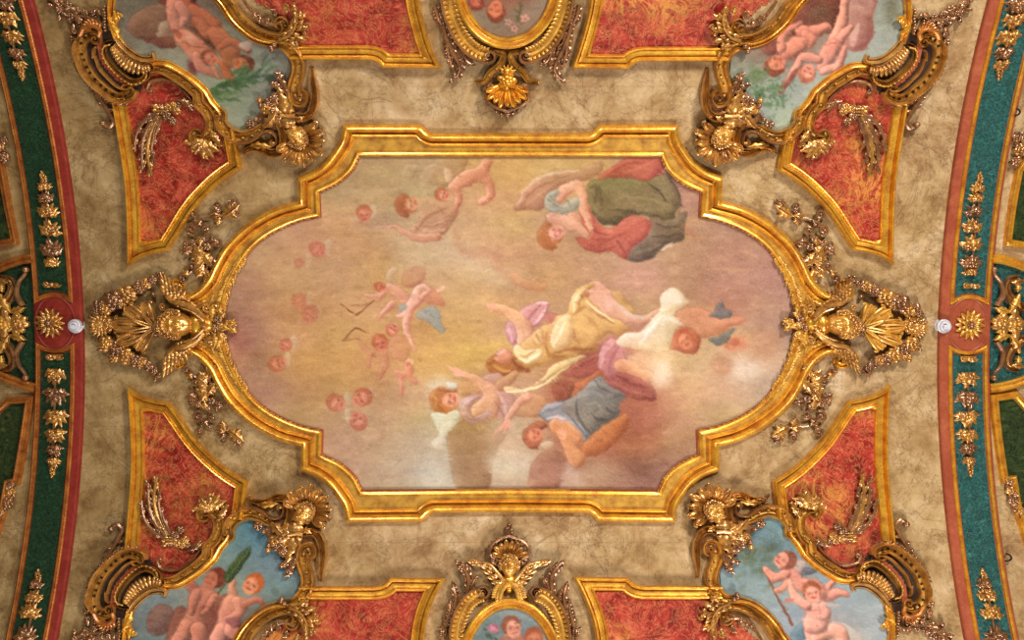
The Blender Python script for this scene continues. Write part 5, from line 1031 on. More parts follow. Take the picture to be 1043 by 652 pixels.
# panels beside the oval cartouches
def sidepanel(path, inlay, label, sd, at):
    t = thing('border_panel', label, 'panel', S([at])[0], 'red marbled panels beside the ovals')
    part('red_inlay', plate(S(inlay, 3), 1.2, 3), 'red', t); g = G(); g.sweep(path, PANEL, side=sd); part('gilt_frame', g, 'gold', t)
sidepanel(join(smooth(S([(425, -70), (424.5, -35), (427, 0), (432.4, 25), (440, 50), (450, 70)], 5), 4), dens(S([(450, 70), (389.6, 69.5)], 5), 4), smooth(S([(389.6, 69.5), (385.5, 65), (381, 62.3), (374, 61.3)], 5), 1.5), dens(S([(374, 61.3), (296, 61.3)], 5), 4)),
          [(418, -70), (418, 0), (431, 58), (300, 55), (296, 30), (290, 20), (240, -10), (240, -70)], 'red panel left of the upper oval cartouche', 1, (370, 20))
sidepanel(join(smooth(S([(602, -70), (602, -35), (600.3, 0), (595.4, 25), (588, 50), (581.5, 69.8)], 5), 4), dens(S([(581.5, 69.8), (641, 70.4)], 5), 4), smooth(S([(641, 70.4), (645, 66), (650, 63.5), (657, 62.8)], 5), 1.5), dens(S([(657, 62.8), (741, 62.8)], 5), 4)),
          [(609, -70), (609, 0), (600, 58), (736, 56), (744, 30), (760, 20), (800, -10), (800, -70)], 'red panel right of the upper oval cartouche', -1, (670, 20))
sidepanel(join(smooth(S([(426, 720), (428.5, 685), (431.6, 652), (435.4, 629), (443, 608.5), (454, 589)], 5), 4), dens(S([(454, 589), (397, 588.3)], 5), 4), smooth(S([(397, 588.3), (393, 593), (389, 595.5), (382, 596.8)], 5), 1.5), dens(S([(382, 596.8), (305, 597)], 5), 4)),
          [(421, 720), (426, 652), (436, 600), (310, 605), (300, 625), (270, 650), (240, 690), (240, 720)], 'red panel left of the lower oval cartouche', -1, (370, 630))
sidepanel(join(smooth(S([(610, 720), (608.5, 685), (606.5, 652), (602.5, 631), (593, 606), (583.5, 587.3)], 5), 4), dens(S([(583.5, 587.3), (640, 588)], 5), 4), smooth(S([(640, 588), (644, 592), (648, 595), (655, 596.4)], 5), 1.5), dens(S([(655, 596.4), (735, 596.6)], 5), 4)),
          [(616, 720), (612, 652), (600, 600), (730, 604), (740, 622), (770, 650), (800, 690), (800, 720)], 'red panel right of the lower oval cartouche', 1, (670, 630))

# ------------------------------------------------------------------ corner cartouches (drawn once for the lower left, mirrored to the others)
K1 = lambda *v: C(80, 530, 7.954, *v, h=7); K2 = lambda *v: C(80, 570, 7.954, *v, h=7); K3 = lambda *v: C(130, 480, 7.954, *v, h=7)
K4 = lambda *v: C(220, 480, 7.954, *v, h=7); K5 = lambda *v: C(220, 570, 7.954, *v, h=7); Q4 = lambda *v: C(200, 487, 3.95, *v, h=7)
PARTS = []
def sc_part(P, w, h, taper=None, studs=0, m1='gold_flat', m2='gold_old', hollow=.3):
    ch, rim = scrollp(P, w, h, taper, studs, hollow); PARTS.append(('scroll', ch, m1, None, [('rim', rim, m2)]))
def pt(name, g, m, lab=None): PARTS.append((name, g, m, lab, []))
bk = np.concatenate([K1(560, 300, 440, 225, 320, 250, 180, 380, 100, 500, 75, 640), K2(60, 330, 70, 410, 150, 470, 260, 520, 350, 470, 420, 410, 520, 320, 640, 260, 690, 250, 680, 150, 600, 60)])
pt('ground', (lambda q: (q[0], q[1]))(plate(bk, 1.8, 1.5)), 'hollow')  # dark sheet in place of the deep shade between the scrolls
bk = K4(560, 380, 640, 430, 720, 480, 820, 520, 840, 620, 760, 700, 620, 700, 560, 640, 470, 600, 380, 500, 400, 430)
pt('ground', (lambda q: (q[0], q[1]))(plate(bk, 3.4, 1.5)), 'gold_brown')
# 1 moulding between the painting and the red spandrel, curling into the panel
m1 = smooth(K1(672, 498, 760, 490, 860, 440, 960, 370, 1040, 290), 1.5); m1b = smooth(K3(650, 610, 700, 560, 730, 500, 738, 430, 715, 370, 665, 330, 615, 325), 1.5)
m1 = join(m1, m1b); m1c = curl(m1, -1, 4.2, 1.0)
sc_part(m1c, 11, 10, [.8, 1, 1, 1, .9, .6], 10)
ed = smooth(K1(690, 530, 800, 520, 900, 465, 1000, 395, 1090, 310), 1.5); ed2 = smooth(K3(740, 620, 790, 560, 812, 520), 1.5); ed = join(ed, ed2)
g = G(); g.sweep(ed, bead(0, 5.5, 7), scale=None); g.sweep(ed-0, bead(3.2, 2, 4)); pt('edge_moulding', g, 'gold')
# leaf crown of that scroll
g = G()
for (a, L, w) in ((-2.9, 11, 3), (-2.45, 12, 3.2), (-1.9, 13, 3.4), (-1.35, 14, 3.6), (-.85, 14, 3.4)):
    c = K3(650, 330)[0]; g.leaf(c[0]+3, c[1]-1, a, L*1.35, w*1.3, 7, 4, .6, lob=3, thick=6)
for (x, y, a) in ((560, 305, 2.7), (600, 270, -2.3), (680, 210, -1.2), (780, 290, -.5), (755, 360, -.3)):
    c = K3(x, y)[0]; g.volute(c[0], c[1], 2.4, a, 1.2, 1, 1.1, 9)
    g.leaf(c[0], c[1], a, 6, 1.8, 7, 3, .6, lob=2)
c = K3(735, 400)[0]; g.leaf(c[0], c[1], -1.1, 17, 3.4, 7, 4, .2, lob=4, thick=6); pt('acanthus_crown', g, 'gold_old')
# thin tendril along the red
td = smooth(K1(1000, 205, 940, 290, 860, 370, 780, 405, 700, 400, 650, 380, 630, 340), 1.5); td = curl(td, 1, 2.6, .8)
g = G(); g.tube(np.column_stack([td, np.full(len(td), 4.0)]), np.interp(np.linspace(0, 1, len(td)), [0, .5, 1], [.8, 1.8, 1.3]))
c = K1(1000, 212)[0]; g.leaf(c[0], c[1], 3.0, 16, 2.2, 4, 3, -.35, lob=3); c = K1(985, 160)[0]; g.leaf(c[0], c[1], 2.2, 14, 2, 4, 3, -.3, lob=2); pt('tendril', g, 'gold_brown')
# 2 arched scroll at the top of the painting
a2 = smooth(K4(105, 520, 98, 470, 130, 410, 190, 365, 270, 345, 350, 365, 400, 400, 440, 415), 1.5)
sc_part(curl(a2, 1, 2.6, .8, False)[2:], 13.5, 10, [.6, .8, 1, 1, 1, .7], 7)
top2 = smooth(K4(120, 370, 200, 305, 300, 300, 380, 335, 440, 378, 500, 380, 540, 345, 545, 300), 1.5); top2 = curl(top2, -1, 4, .8)
g = G(); g.sweep(top2, bead(0, 5, 13), scale=np.interp(np.linspace(0, 1, len(top2)), [0, .2, 1], [.5, 1, .7])); pt('scroll_ridge', g, 'gold_brown')
# 3 tail scroll reaching to the red panel
a3 = smooth(K4(255, 200, 300, 240, 370, 255, 440, 240, 490, 215, 560, 225, 605, 290, 600, 370, 570, 450), 1.5)
sc_part(a3, 9, 12, [.3, .7, 1, 1, 1.1, 1, .8], 0, 'gold_old')
g = G(); c = K4(330, 275)[0]; g.leaf(c[0], c[1], 0, 22, 3.2, 5, 3, -.15, lob=3); pt('acanthus_leaf', g, 'gold_flat')
g = G(); c = K4(480, 300)[0]; g.leaf(c[0], c[1], -.3, 8, 2.5, 5, 3, 0); pt('acanthus_leaf', g, 'gold_flat')
# 4 mask in a shell
hc = K4(735, 325)[0]
t_ = np.linspace(math.radians(-172), math.radians(56), 30); pt('ground', plate(np.concatenate([hc[None], np.column_stack([hc[0]+22*np.cos(t_), hc[1]+22*np.sin(t_)])]), 2.4, 1.5), 'hollow')  # dark backing paints the shade in the gaps of the shell
g = G(); shellfan(g, hc[0], hc[1], math.radians(-168), math.radians(52), 24.5, 9, 3, 8, True, .3); pt('shell', g, 'gold_old', 'fluted shell behind the mask')
g = G(); head(g, hc[0]-2, hc[1]+2, 11, math.radians(-42), 9, lift=.9); pt('mask_head', g, 'gold_face', 'small carved face')
g = G(); hair(g, hc[0]-2, hc[1]+2, 10.5, math.radians(-42), 8, 4)
for (x, y, r) in ((655, 385, 4), (690, 415, 4.4), (740, 405, 3.6), (640, 430, 3.4)): c = K4(x, y)[0]; g.blob(c[0], c[1], 9, r, r*.8, r)
pt('hair', g, 'gold_old')
# 5 corner body with leaves and fruit
g = G()
for (x, y, a, L, w) in ((620, 480, 2.3, 20, 4.5), (620, 480, .9, 18, 4.5), (600, 540, 2.9, 18, 4), (640, 520, 1.6, 22, 4.5), (580, 420, 1.7, 15, 4), (440, 420, .6, 22, 4.5), (500, 460, .3, 16, 4), (690, 470, .2, 12, 3), (600, 440, 0, 14, 3.5), (600, 600, 1.5, 18, 4)):
    c = K4(x, y)[0]; g.leaf(c[0], c[1], a, L, w, 6, 4, .4, lob=3, thick=6)
g.tube(np.column_stack([smooth(K4(590, 520, 650, 510, 710, 515), 1.5), np.full(len(smooth(K4(590, 520, 650, 510, 710, 515), 1.5)), 11)]), 2.0)
c = K4(640, 470)[0]; g.blob(c[0], c[1], 6, 9, 7, 6); c = K4(620, 580)[0]; g.blob(c[0], c[1], 5, 7, 9, 5); pt('acanthus_body', g, 'gold_old')
for i, (x, y, r) in enumerate(((460, 565, 5.5), (525, 550, 4.2), (500, 620, 5), (425, 640, 4), (340, 445, 4.8), (390, 490, 3.5), (545, 610, 4), (430, 600, 3.6), (560, 660, 4))):
    c = K4(x, y)[0]; g = G()
    if i % 2 == 0: g.flower(c[0], c[1], 7, r, 5, 1, seed=i)
    else: g.blob(c[0], c[1], 8, r*.8, r*.8, r)
    pt('flower' if i % 2 == 0 else 'fruit', g, 'gold_brown' if i % 3 else 'gold_old')
# 6 right hand scroll down to the red side panel
o6 = np.concatenate([K4(700, 505, 770, 492, 825, 525, 848, 575), Q4(505, 270, 508, 310, 503, 355, 497, 410)]); o6 = smooth(o6, 1.5)
sc_part(o6, 9, 12, [.8, 1, 1, .9, .7, .3], 0, 'gold_old')
i6 = smooth(Q4(425, 300, 425, 340, 442, 390, 444, 430, 425, 470, 390, 500, 350, 503), 1.5); i6 = curl(i6, 1, 5.5, 1.1, False)
sc_part(i6, 13.5, 11, [.5, .8, 1, 1, 1, .9, .6], 9)
g = G()
for (x, y, a, L, w) in ((375, 340, 2.6, 12, 3), (385, 360, 1.9, 12, 3), (372, 310, -2.6, 10, 3), (400, 300, 1.6, 20, 3.5), (350, 320, -2, 9, 2.6)):
    c = Q4(x, y)[0]; g.leaf(c[0], c[1], a, L, w, 6, 3.5, .7, lob=3, thick=6)
for (x, y) in ((365, 345), (375, 375), (345, 300)): c = Q4(x, y)[0]; g.volute(c[0], c[1], 3.2, 0, 1.3, -1, 1.5, 8)
pt('acanthus_leaf', g, 'gold_brown'); g = G()
for (x, y) in ((345, 485), (355, 505), (342, 495)): c = Q4(x, y)[0]; g.blob(c[0], c[1], 8, 2.6)
pt('scroll_knob', g, 'gold_brown')
# 7 lower right moulding with leaf crown over the red side panel
m7 = smooth(K5(560, 372, 470, 385, 380, 420, 290, 490, 210, 580, 150, 680, 60, 780, -60, 860), 2)
g = G(); g.sweep(m7, bead(0, 5.5, 8)); g.sweep(m7, bead(4.2, 2.4, 5)); g.sweep(m7, bead(-4.2, 2.4, 5)); pt('edge_moulding', g, 'gold')
m7b = smooth(K5(640, 520, 650, 470, 610, 420, 540, 410, 450, 440, 360, 500, 280, 580, 220, 680, 120, 790, 0, 880), 2)
sc_part(curl(m7b, 1, 4.5, .9, False), 9, 10, [.6, .9, 1, 1, 1], 12, 'gold_flat')
g = G(); cr_ = K5(640, 440)[0]
g.acanthus(smooth(K5(600, 400, 680, 430, 730, 500, 750, 580, 730, 640), 1.5), 9, 6, 6, 4, seed=5)
for (x, y, a, L) in ((690, 400, -1.0, 13), (730, 430, -.6, 14), (760, 490, -.2, 12), (770, 560, .3, 11), (730, 600, 1.0, 11), (740, 400, -1.4, 9)):
    c = K5(x, y)[0]; g.leaf(c[0]-3, c[1], a, L, 2.6, 6, 3.5, .6, lob=3)
for (x, y) in ((820, 500), (800, 450), (770, 400), (700, 360), (650, 650), (660, 620)): c = K5(x, y)[0]; g.volute(c[0], c[1], 2.8, 0, 1.2, 1, 1.2, 6)
pt('acanthus_crown', g, 'gold_old')
g = G(); tdr = smooth(K5(640, 560, 580, 520, 500, 520, 420, 570, 360, 640, 310, 720), 1.5); g.tube(np.column_stack([tdr, np.full(len(tdr), 4.0)]), 1.6)
for (x, y, a) in ((450, 590, -2.2), (520, 560, -2.6), (580, 590, 2.0), (400, 610, -1.6)): c = K5(x, y)[0]; g.leaf(c[0], c[1], a, 8, 1.8, 4, 2.5, 1.0, lob=2); g.volute(c[0]-2, c[1], 2.0, a, 1.2, 1, .9, 4)
pt('tendril', g, 'gold_brown')
# 8 outer left scroll with channel, its holes painted as dark spots
o8 = smooth(K1(470, 285, 400, 268, 330, 300, 260, 355, 190, 430, 140, 520, 110, 610), 1.5); o8b = smooth(K2(105, 330, 115, 390, 150, 430, 210, 450), 1.5)
o8 = join(o8, o8b); o8c = curl(curl(o8, -1, 3.6, 1.0), 1, 4.5, .9, False)
sc_part(o8c, 11, 8, [.6, .9, 1, 1, 1, .9, .5], 0, 'gold_flat', hollow=.3)
g = G()
for i in range(13): P_ = o8[int((i+.5)/13*(len(o8)-1))]; g.blob(P_[0], P_[1], 2.6, 1.35, 1.35, 1.2, nu=5, nv=8)
pt('piercing', g, 'hollow')  # solid dark spots, coloured like the shade inside pierced holes
ob = smooth(K1(545, 320, 520, 260, 440, 232, 350, 250, 270, 310, 190, 385, 120, 480, 85, 590), 1.5); ob2 = smooth(K2(72, 300, 75, 380, 95, 430), 1.5); ob = join(ob, ob2)
g = G(); g.sweep(ob, bead(0, 4.5, 13), scale=np.interp(np.linspace(0, 1, len(ob)), [0, .1, .9, 1], [.7, 1, 1, .5])); pt('scroll_ridge', g, 'gold_old')
ib = smooth(K1(500, 350, 450, 330, 380, 360, 310, 430, 255, 500, 225, 590), 1.5); ib2 = smooth(K2(212, 270, 215, 330, 235, 350), 1.5); ib = join(ib, ib2)
g = G(); g.sweep(ib, bead(0, 2.6, 8)); pt('scroll_ridge', g, 'gold_old')
rc = smooth(K2(500, 30, 420, 60, 340, 130, 280, 210, 240, 300, 235, 380, 290, 400, 300, 300, 340, 210, 410, 130, 480, 80, 560, 60), 2, True)
pt('red_inlay', (lambda q: (q[0], q[1]))(plate(rc, 3.4, 1.5)), 'red_plain', 'red painted crescent between the scrolls')
g = G(); rn = random.Random(2)      # knobbly leaf edge on the outside
for i in range(14):
    u = i/13; P_ = ob[int((.15+.6*u)*(len(ob)-1))]; g.leaf(P_[0], P_[1], math.radians(195-60*u+rn.uniform(-20, 20)), 6, 1.8, 5, 3, .8, nu=6); g.blob(P_[0]-2.6, P_[1]-1.6+rn.uniform(-1, 1), 6, 1.7, 1.7, 2.2, nu=5, nv=7)
pt('leafy_edge', g, 'gold_brown')
# 9 inner fluted scroll
i9 = smooth(K2(640, 190, 640, 130, 590, 85, 520, 75, 450, 115, 380, 180, 325, 250, 300, 320, 315, 375, 360, 390), 1.5)
sc_part(curl(i9, -1, 3, .8, False), 6.5, 9, [.7, 1, 1, .9, .7, .6], 0, 'gold_old')
g = G(); g.tube(np.column_stack([i9[:, 0]-1.6, i9[:, 1]-2.4, np.full(len(i9), 5.5)]), .8)
for i in range(20): P_ = i9[int(i/19*(len(i9)-1))]; g.blob(P_[0]-1.6, P_[1]-2.4, 6, 1.2, 1.2, 1.8, nu=5, nv=7)
pt('beading', g, 'gold_flat')
g = G(); fp = smooth(K2(650, 225, 580, 225, 510, 262, 450, 318, 395, 380), 1.0); _, fn = frame2(fp)
for i in range(0, len(fp), 3):
    n_ = fn[i] if fn[i][1] < 0 else -fn[i]; u = i/len(fp); L = 12*math.sin(math.pi*(.22+.62*u)); a = math.atan2(n_[1], n_[0])
    g.leaf(fp[i][0], fp[i][1], a, L, 1.7, 4.5, 5.5, .25, nu=9, thick=4, rnd=1)
g.tube(np.column_stack([fp, np.full(len(fp), 5.0)]), 1.6)
pt('fluted_shell', g, 'gold_old')
l9 = smooth(K2(690, 300, 700, 255, 650, 240, 570, 255, 490, 310, 430, 375, 400, 430), 1.5)
g = G(); g.sweep(l9, bead(0, 4.6, 10), scale=np.interp(np.linspace(0, 1, len(l9)), [0, .15, 1], [.6, 1, .9])); g.sweep(l9, bead(-3.2, 2.2, 5)); pt('scroll_ridge', g, 'gold_old')
# 10 going down to the oval of the painting
d10 = smooth(K2(400, 400, 380, 470, 365, 560, 360, 650, 375, 760, 410, 900), 2)
g = G(); g.sweep(d10, bead(0, 5, 8)); g.sweep(d10, bead(-4, 2.6, 5)); c = K2(420, 420)[0]; g.leaf(c[0], c[1], 1.7, 20, 3.6, 5, 3, .3, lob=3); c = K2(440, 590)[0]; g.volute(c[0], c[1], 3, 0, 1.2, 1, 1.4, 6)
c = K2(400, 520)[0]; g.leaf(c[0], c[1], 1.1, 14, 3, 5, 3, .6, lob=2); pt('edge_moulding', g, 'gold')
g = G()
P_ = smooth(K2(322, 470, 320, 580, 322, 680), 2); g.tube(np.column_stack([P_, np.full(len(P_), 4.0)]), 1.0)
for i in range(9): c = K2(322+rn.uniform(-5, 5), 480+i*24)[0]; g.blob(c[0], c[1], 4, 1.9, 1.6, 2.6, nu=5, nv=8)
pt('beading', g, 'gold_brown')
g = G(); c = K2(240, 480)[0]
for i in range(7): a = 2.7-i*.35; g.leaf(c[0]+3*math.cos(a), c[1]+3*math.sin(a), a, 9, 2.2, 7, 3.5, .5, nu=8)
g.tube(np.column_stack([smooth(K2(130, 450, 170, 510, 240, 525, 290, 490, 280, 440), 1.2), np.full(len(smooth(K2(130, 450, 170, 510, 240, 525, 290, 490, 280, 440), 1.2)), 9)]), 2.4); pt('leaf_curl', g, 'gold_orange')
rn = random.Random(11)
for i, (x, y, r) in enumerate(((50, 410, 3.4), (60, 480, 3.2), (40, 600, 4), (110, 560, 3.6), (160, 620, 3.4), (180, 570, 3.2), (230, 570, 3.6), (90, 640, 3.4), (30, 680, 4), (-20, 640, 4), (-50, 700, 4.4), (-110, 760, 4), (-80, 730, 3.6), (120, 500, 3))):
    c = K2(x, y)[0]; g = G(); g.flower(c[0], c[1], 4, r, 5, 1, seed=i); pt('flower', g, 'gold_brown')
g = G()
for i in range(22):
    c = K2(rn.uniform(-90, 250), 0)[0]; x = rn.uniform(-90, 250); y = 660-.34*x+rn.uniform(-70, 50) if x < 60 else 600+rn.uniform(-90, 50); c = K2(x, y)[0]; g.leaf(c[0], c[1], rn.uniform(0, 6.3), 7, 1.9, 3, 3, rn.uniform(-1, 1), nu=7, lob=2)
P_ = smooth(K2(250, 560, 160, 590, 60, 600, -20, 660, -110, 760), 2); g.tube(np.column_stack([P_, np.full(len(P_), 3.0)]), 1.8)
pt('leaf_spray', g, 'gold_brown')
# 11 small curl beside the spandrel rail
g = G(); tl = smooth(K1(215, 330, 250, 260, 285, 200, 320, 130, 345, 80, 310, 35, 265, 50), 1.3); g.tube(np.column_stack([tl, np.full(len(tl), 5.0)]), np.interp(np.linspace(0, 1, len(tl)), [0, .3, .7, 1], [2.6, 2.0, 2.2, 2.8]))
c = K1(262, 70)[0]; g.blob(c[0], c[1], 6, 3.6, 3.2, 4)
for (x, y, a) in ((280, 200, 2.8), (300, 170, .2), (320, 90, -.6), (250, 270, 3.0)): c = K1(x, y)[0]; g.leaf(c[0], c[1], a, 7, 1.9, 4, 2.6, -.8, nu=7)
pt('leaf_curl', g, 'gold_brown')

cart_lab = {'TL': 'carved corner cartouche around two tumbling putti over a green branch', 'TR': 'carved corner cartouche around putti diving past a dark cloud and leafy twigs',
            'BL': 'carved corner cartouche around two putti holding a long palm leaf', 'BR': 'carved corner cartouche around two putti with a brown staff'}
pnt = S([(166, 598), (190, 592), (212, 576), (227, 556), (232, 540), (245, 528), (262, 526), (276, 538), (288, 554), (298, 570), (305, 588), (304, 605), (292, 616), (268, 622), (247, 638), (234, 655), (214, 680), (190, 698), (160, 700), (138, 690), (126, 664), (123, 640), (130, 622), (140, 609), (154, 599)], 4)
cp_paint = {'TL': paint_tl, 'TR': paint_tr, 'BL': paint_bl, 'BR': paint_br}
for q in ('TL', 'TR', 'BL', 'BR'):
    xf = CX4[q]; t = thing('corner_cartouche', cart_lab[q], 'cartouche', tf(S([(215, 600)], 0), xf)[0], 'corner cartouches')
    canvas('painting', tf(pnt, xf), cp_paint[q](), t, {'TL': 'painted tumbling putti', 'TR': 'painted diving putti', 'BL': 'painted putti with palm leaf', 'BR': 'painted putti with staff'}[q], 2.4, 1.0)
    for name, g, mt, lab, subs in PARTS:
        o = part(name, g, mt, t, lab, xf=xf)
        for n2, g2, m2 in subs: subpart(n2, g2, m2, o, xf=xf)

# sprigs on the red spandrels
sp_lab = {'TL': 'dark feathery sprig with flowers on the dark crimson spandrel', 'TR': 'dark feathery sprig with flowers on the coral spandrel', 'BL': 'flame tipped feathery sprig with flowers on the wine red spandrel', 'BR': 'dark feathery sprig with flowers on the orange red spandrel'}
for q in ('TL', 'TR', 'BL', 'BR'):
    xf = CX4[q]; t = thing('floral_sprig', sp_lab[q], 'ornament', tf(K3(390, 540), xf)[0], 'sprigs on the spandrel panels')
    for i, (path, w) in enumerate(((K3(300, 545, 220, 500, 160, 430, 125, 350, 110, 240), 5), (K3(300, 530, 240, 450, 190, 350, 170, 230, 165, 100), 6), (K3(310, 520, 270, 430, 230, 330, 215, 200, 235, 45), 6), (K3(320, 520, 290, 440, 265, 340, 250, 240, 265, 150), 5), (K3(330, 510, 320, 450, 290, 380, 275, 320), 4))):
        P = smooth(path, 1.3); u = np.linspace(0, 1, len(P)); g = G(); g.tube(np.column_stack([P, 4+3.5*np.sin(math.pi*u*.8)]), w*.42*(1-.6*u)+.3, 7)
        for j in range(3, len(P)-2, 5):
            a = math.atan2(*(P[j+1]-P[j])[::-1]); sgn = 1 if (j//5) % 2 else -1; g.leaf(P[j][0], P[j][1], a+sgn*.5, w*1.5, w*.3, 5, 3, -sgn*.6, nu=7)
        part('plume', g, 'gold_old' if i == 2 else 'gold_brown', t, xf=xf)
    for i, (x, y, r) in enumerate(((365, 520, 5), (455, 560, 4.4), (415, 475, 4.4), (435, 600, 3.6), (330, 580, 4), (385, 580, 3.8), (475, 600, 3))):
        c = K3(x, y)[0]; g = G(); g.flower(c[0], c[1], 4, r, 5, 2 if i < 3 else 1, seed=i); part('flower', g, 'gold_old' if i % 2 else 'gold_brown', t, xf=xf)
    g = G(); c = K3(320, 545)[0]; g.acanthus(smooth(K3(360, 560, 310, 560, 280, 540), 1), 6, 3, 3, 3); g.leaf(c[0], c[1]+3, 2.4, 8, 2.4, 3, 3, .4, lob=2); part('leaf', g, 'gold_old', t, xf=xf); g = G(); c = K3(500, 610)[0]; g.leaf(c[0], c[1], -.1, 14, 1.8, 3, 2.5, -.4, lob=3); part('leaf', g, 'gold_old', t, xf=xf)

# ------------------------------------------------------------------ sprays beside the central frame
T = lambda *v: C(160, 190, 6.52, *v, h=6)
spr_lab = {'TL': 'trailing leaf spray between the frame and the dark crimson spandrel', 'TR': 'trailing leaf spray between the frame and the coral spandrel', 'BL': 'trailing leaf spray between the frame and the wine red spandrel', 'BR': 'trailing leaf spray between the frame and the orange red spandrel'}
SL = {'TL': [(240, 204.5), (187, 298), (196, 215), (217, 220)], 'TR': [(792.6, 204), (853, 298), (836, 215), (816, 222)], 'BL': [(245.5, 454), (190, 364), (204, 443), (222, 437)], 'BR': [(790, 452.5), (850, 364), (834, 445), (813, 430)]}
for q in ('TL', 'TR', 'BL', 'BR'):
    A_ = S(SL['TL'], 6); B_ = S(SL[q], 6); xf = affine(A_, B_)
    t = thing('leaf_spray', spr_lab[q], 'ornament', tf(T(300, 380), xf)[0], 'leaf sprays round the central frame')
    stem = smooth(T(180, 620, 230, 560, 310, 560, 330, 500, 270, 440, 240, 380, 300, 340, 310, 290, 260, 250, 300, 215, 360, 205, 420, 195, 480, 160, 535, 90), 1.5)
    g = G(); g.tube(np.column_stack([stem, np.full(len(stem), 3.5)]), np.interp(np.linspace(0, 1, len(stem)), [0, .7, 1], [1.6, 1.2, .6])); part('stem', g, 'gold_brown', t, xf=xf)
    for i, (x, y, r, a, d) in enumerate(((240, 185, 5, 2.5, 1), (230, 285, 6, 1.2, 1), (325, 290, 4.5, -1.0, -1), (190, 380, 3.6, 1, 1), (395, 375, 4, -1, 1), (225, 530, 5, 1.5, -1), (400, 130, 3.6, 3.4, 1), (395, 240, 3.8, .2, -1), (360, 520, 3.6, 0, 1), (180, 610, 5, 2, 1))):
        c = T(x, y)[0]; g = G(); g.volute(c[0], c[1], r, a, 1.3, d, r*.36, 4, 2.5); part('curl', g, 'gold_brown', t, xf=xf)
    for i, (x, y, a, L, w, lo) in enumerate(((230, 400, 2.6, 11, 3.6, 3), (240, 390, .8, 12, 3.6, 3), (250, 420, 1.4, 13, 4, 3), (330, 380, -.3, 11, 3.4, 3), (300, 440, 1.1, 14, 4.2, 4), (310, 460, 2.3, 11, 3.4, 3), (330, 480, .6, 10, 3.2, 3), (300, 520, 1.9, 13, 3.8, 3), (320, 560, 1.2, 14, 3.8, 3), (250, 270, -.9, 9, 3, 2), (280, 330, 1.7, 9, 3, 2), (350, 195, -.2, 9, 2.8, 2), (400, 200, -1.6, 9, 2.6, 2), (405, 200, 1.6, 8, 2.4, 2), (430, 195, -.4, 18, 4, 4), (480, 150, -1.1, 11, 3, 3), (230, 560, -.4, 12, 3.2, 3), (170, 600, -1, 8, 2.6, 2))):
        c = T(x, y)[0]; L *= 1.2; w *= 1.3; g = G(); g.leaf(c[0], c[1], a, L, w, 4, 3.5, .35 if i % 2 else -.35, lob=lo, thick=5)
        for s_ in (-.7, .7): g.leaf(c[0]+math.cos(a)*L*.3, c[1]+math.sin(a)*L*.3, a+s_, L*.5, w*.45, 4, 3, s_*.8, nu=7)
        part('leaf', g, 'gold_brown' if i % 3 == 0 else 'gold_old', t, xf=xf)
    for x, y, r in ((235, 375, 3), (330, 400, 3.4), (300, 350, 2.6)):
        c = T(x, y)[0]; g = G(); g.flower(c[0], c[1], 6, r*1.2, 5, 1); part('flower', g, 'gold_brown', t, xf=xf)

# ------------------------------------------------------------------ winged heads at both ends of the central frame
W8 = lambda *v: C(70, 270, 5.433, *v, h=9)
AL = {'L': [(180.4, 330.5), (163, 281), (168, 382), (101, 331), (244, 333), (160, 280), (180, 380)], 'R': [(861, 331.5), (868, 284), (869, 377), (934, 333), (793, 331), (869, 283), (866, 378)]}
def sidewing(g, s_):
    m = (lambda P: P) if s_ > 0 else (lambda P: np.column_stack([P[:, 0], 2*W8(0, 332)[0, 1]-P[:, 1]]))
    A1 = smooth(m(W8(745, 292, 712, 248, 650, 215, 585, 200, 548, 170)), 1.2); u = np.linspace(0, 1, len(A1))
    g.tube(np.column_stack([A1, 11+3*np.sin(3*u)]), 3.4-.9*u, 9)
    A2 = smooth(m(W8(755, 312, 725, 282, 690, 255, 640, 238)), 1.2); g.tube(np.column_stack([A2, np.full(len(A2), 13.0)]), np.linspace(2.2, 1.2, len(A2)), 8)
    for layer, (n, f, w) in enumerate(((7, 1.0, 2.6), (6, .72, 2.4), (5, .45, 2.1))):
        for i in range(n):
            v = i/(n-1); c = m(W8(600-62*v, 215-45*v))[0]; e_ = m(W8(640-138*v, 120-66*v+20*(1-v)))[0] if layer >= 0 else c; d = e_-c
            g.leaf(c[0], c[1], math.atan2(d[1], d[0]), np.linalg.norm(d)*f*1.12, w, 6+2.2*layer, 3.5, .12*s_, nu=9, thick=5, rnd=layer > 0)
    for i in range(9):      # short covert feathers along the arm
        P_ = A1[int((.08+.75*i/9)*(len(A1)-1))]; g.leaf(P_[0], P_[1], (-2.4+.1*i)*s_, 7, 2.1, 9, 3, .3, nu=7, thick=4, rnd=1); g.leaf(P_[0], P_[1], (2.2-.1*i)*s_, 6, 2.0, 8, 3, -.3, nu=7, thick=4, rnd=1)
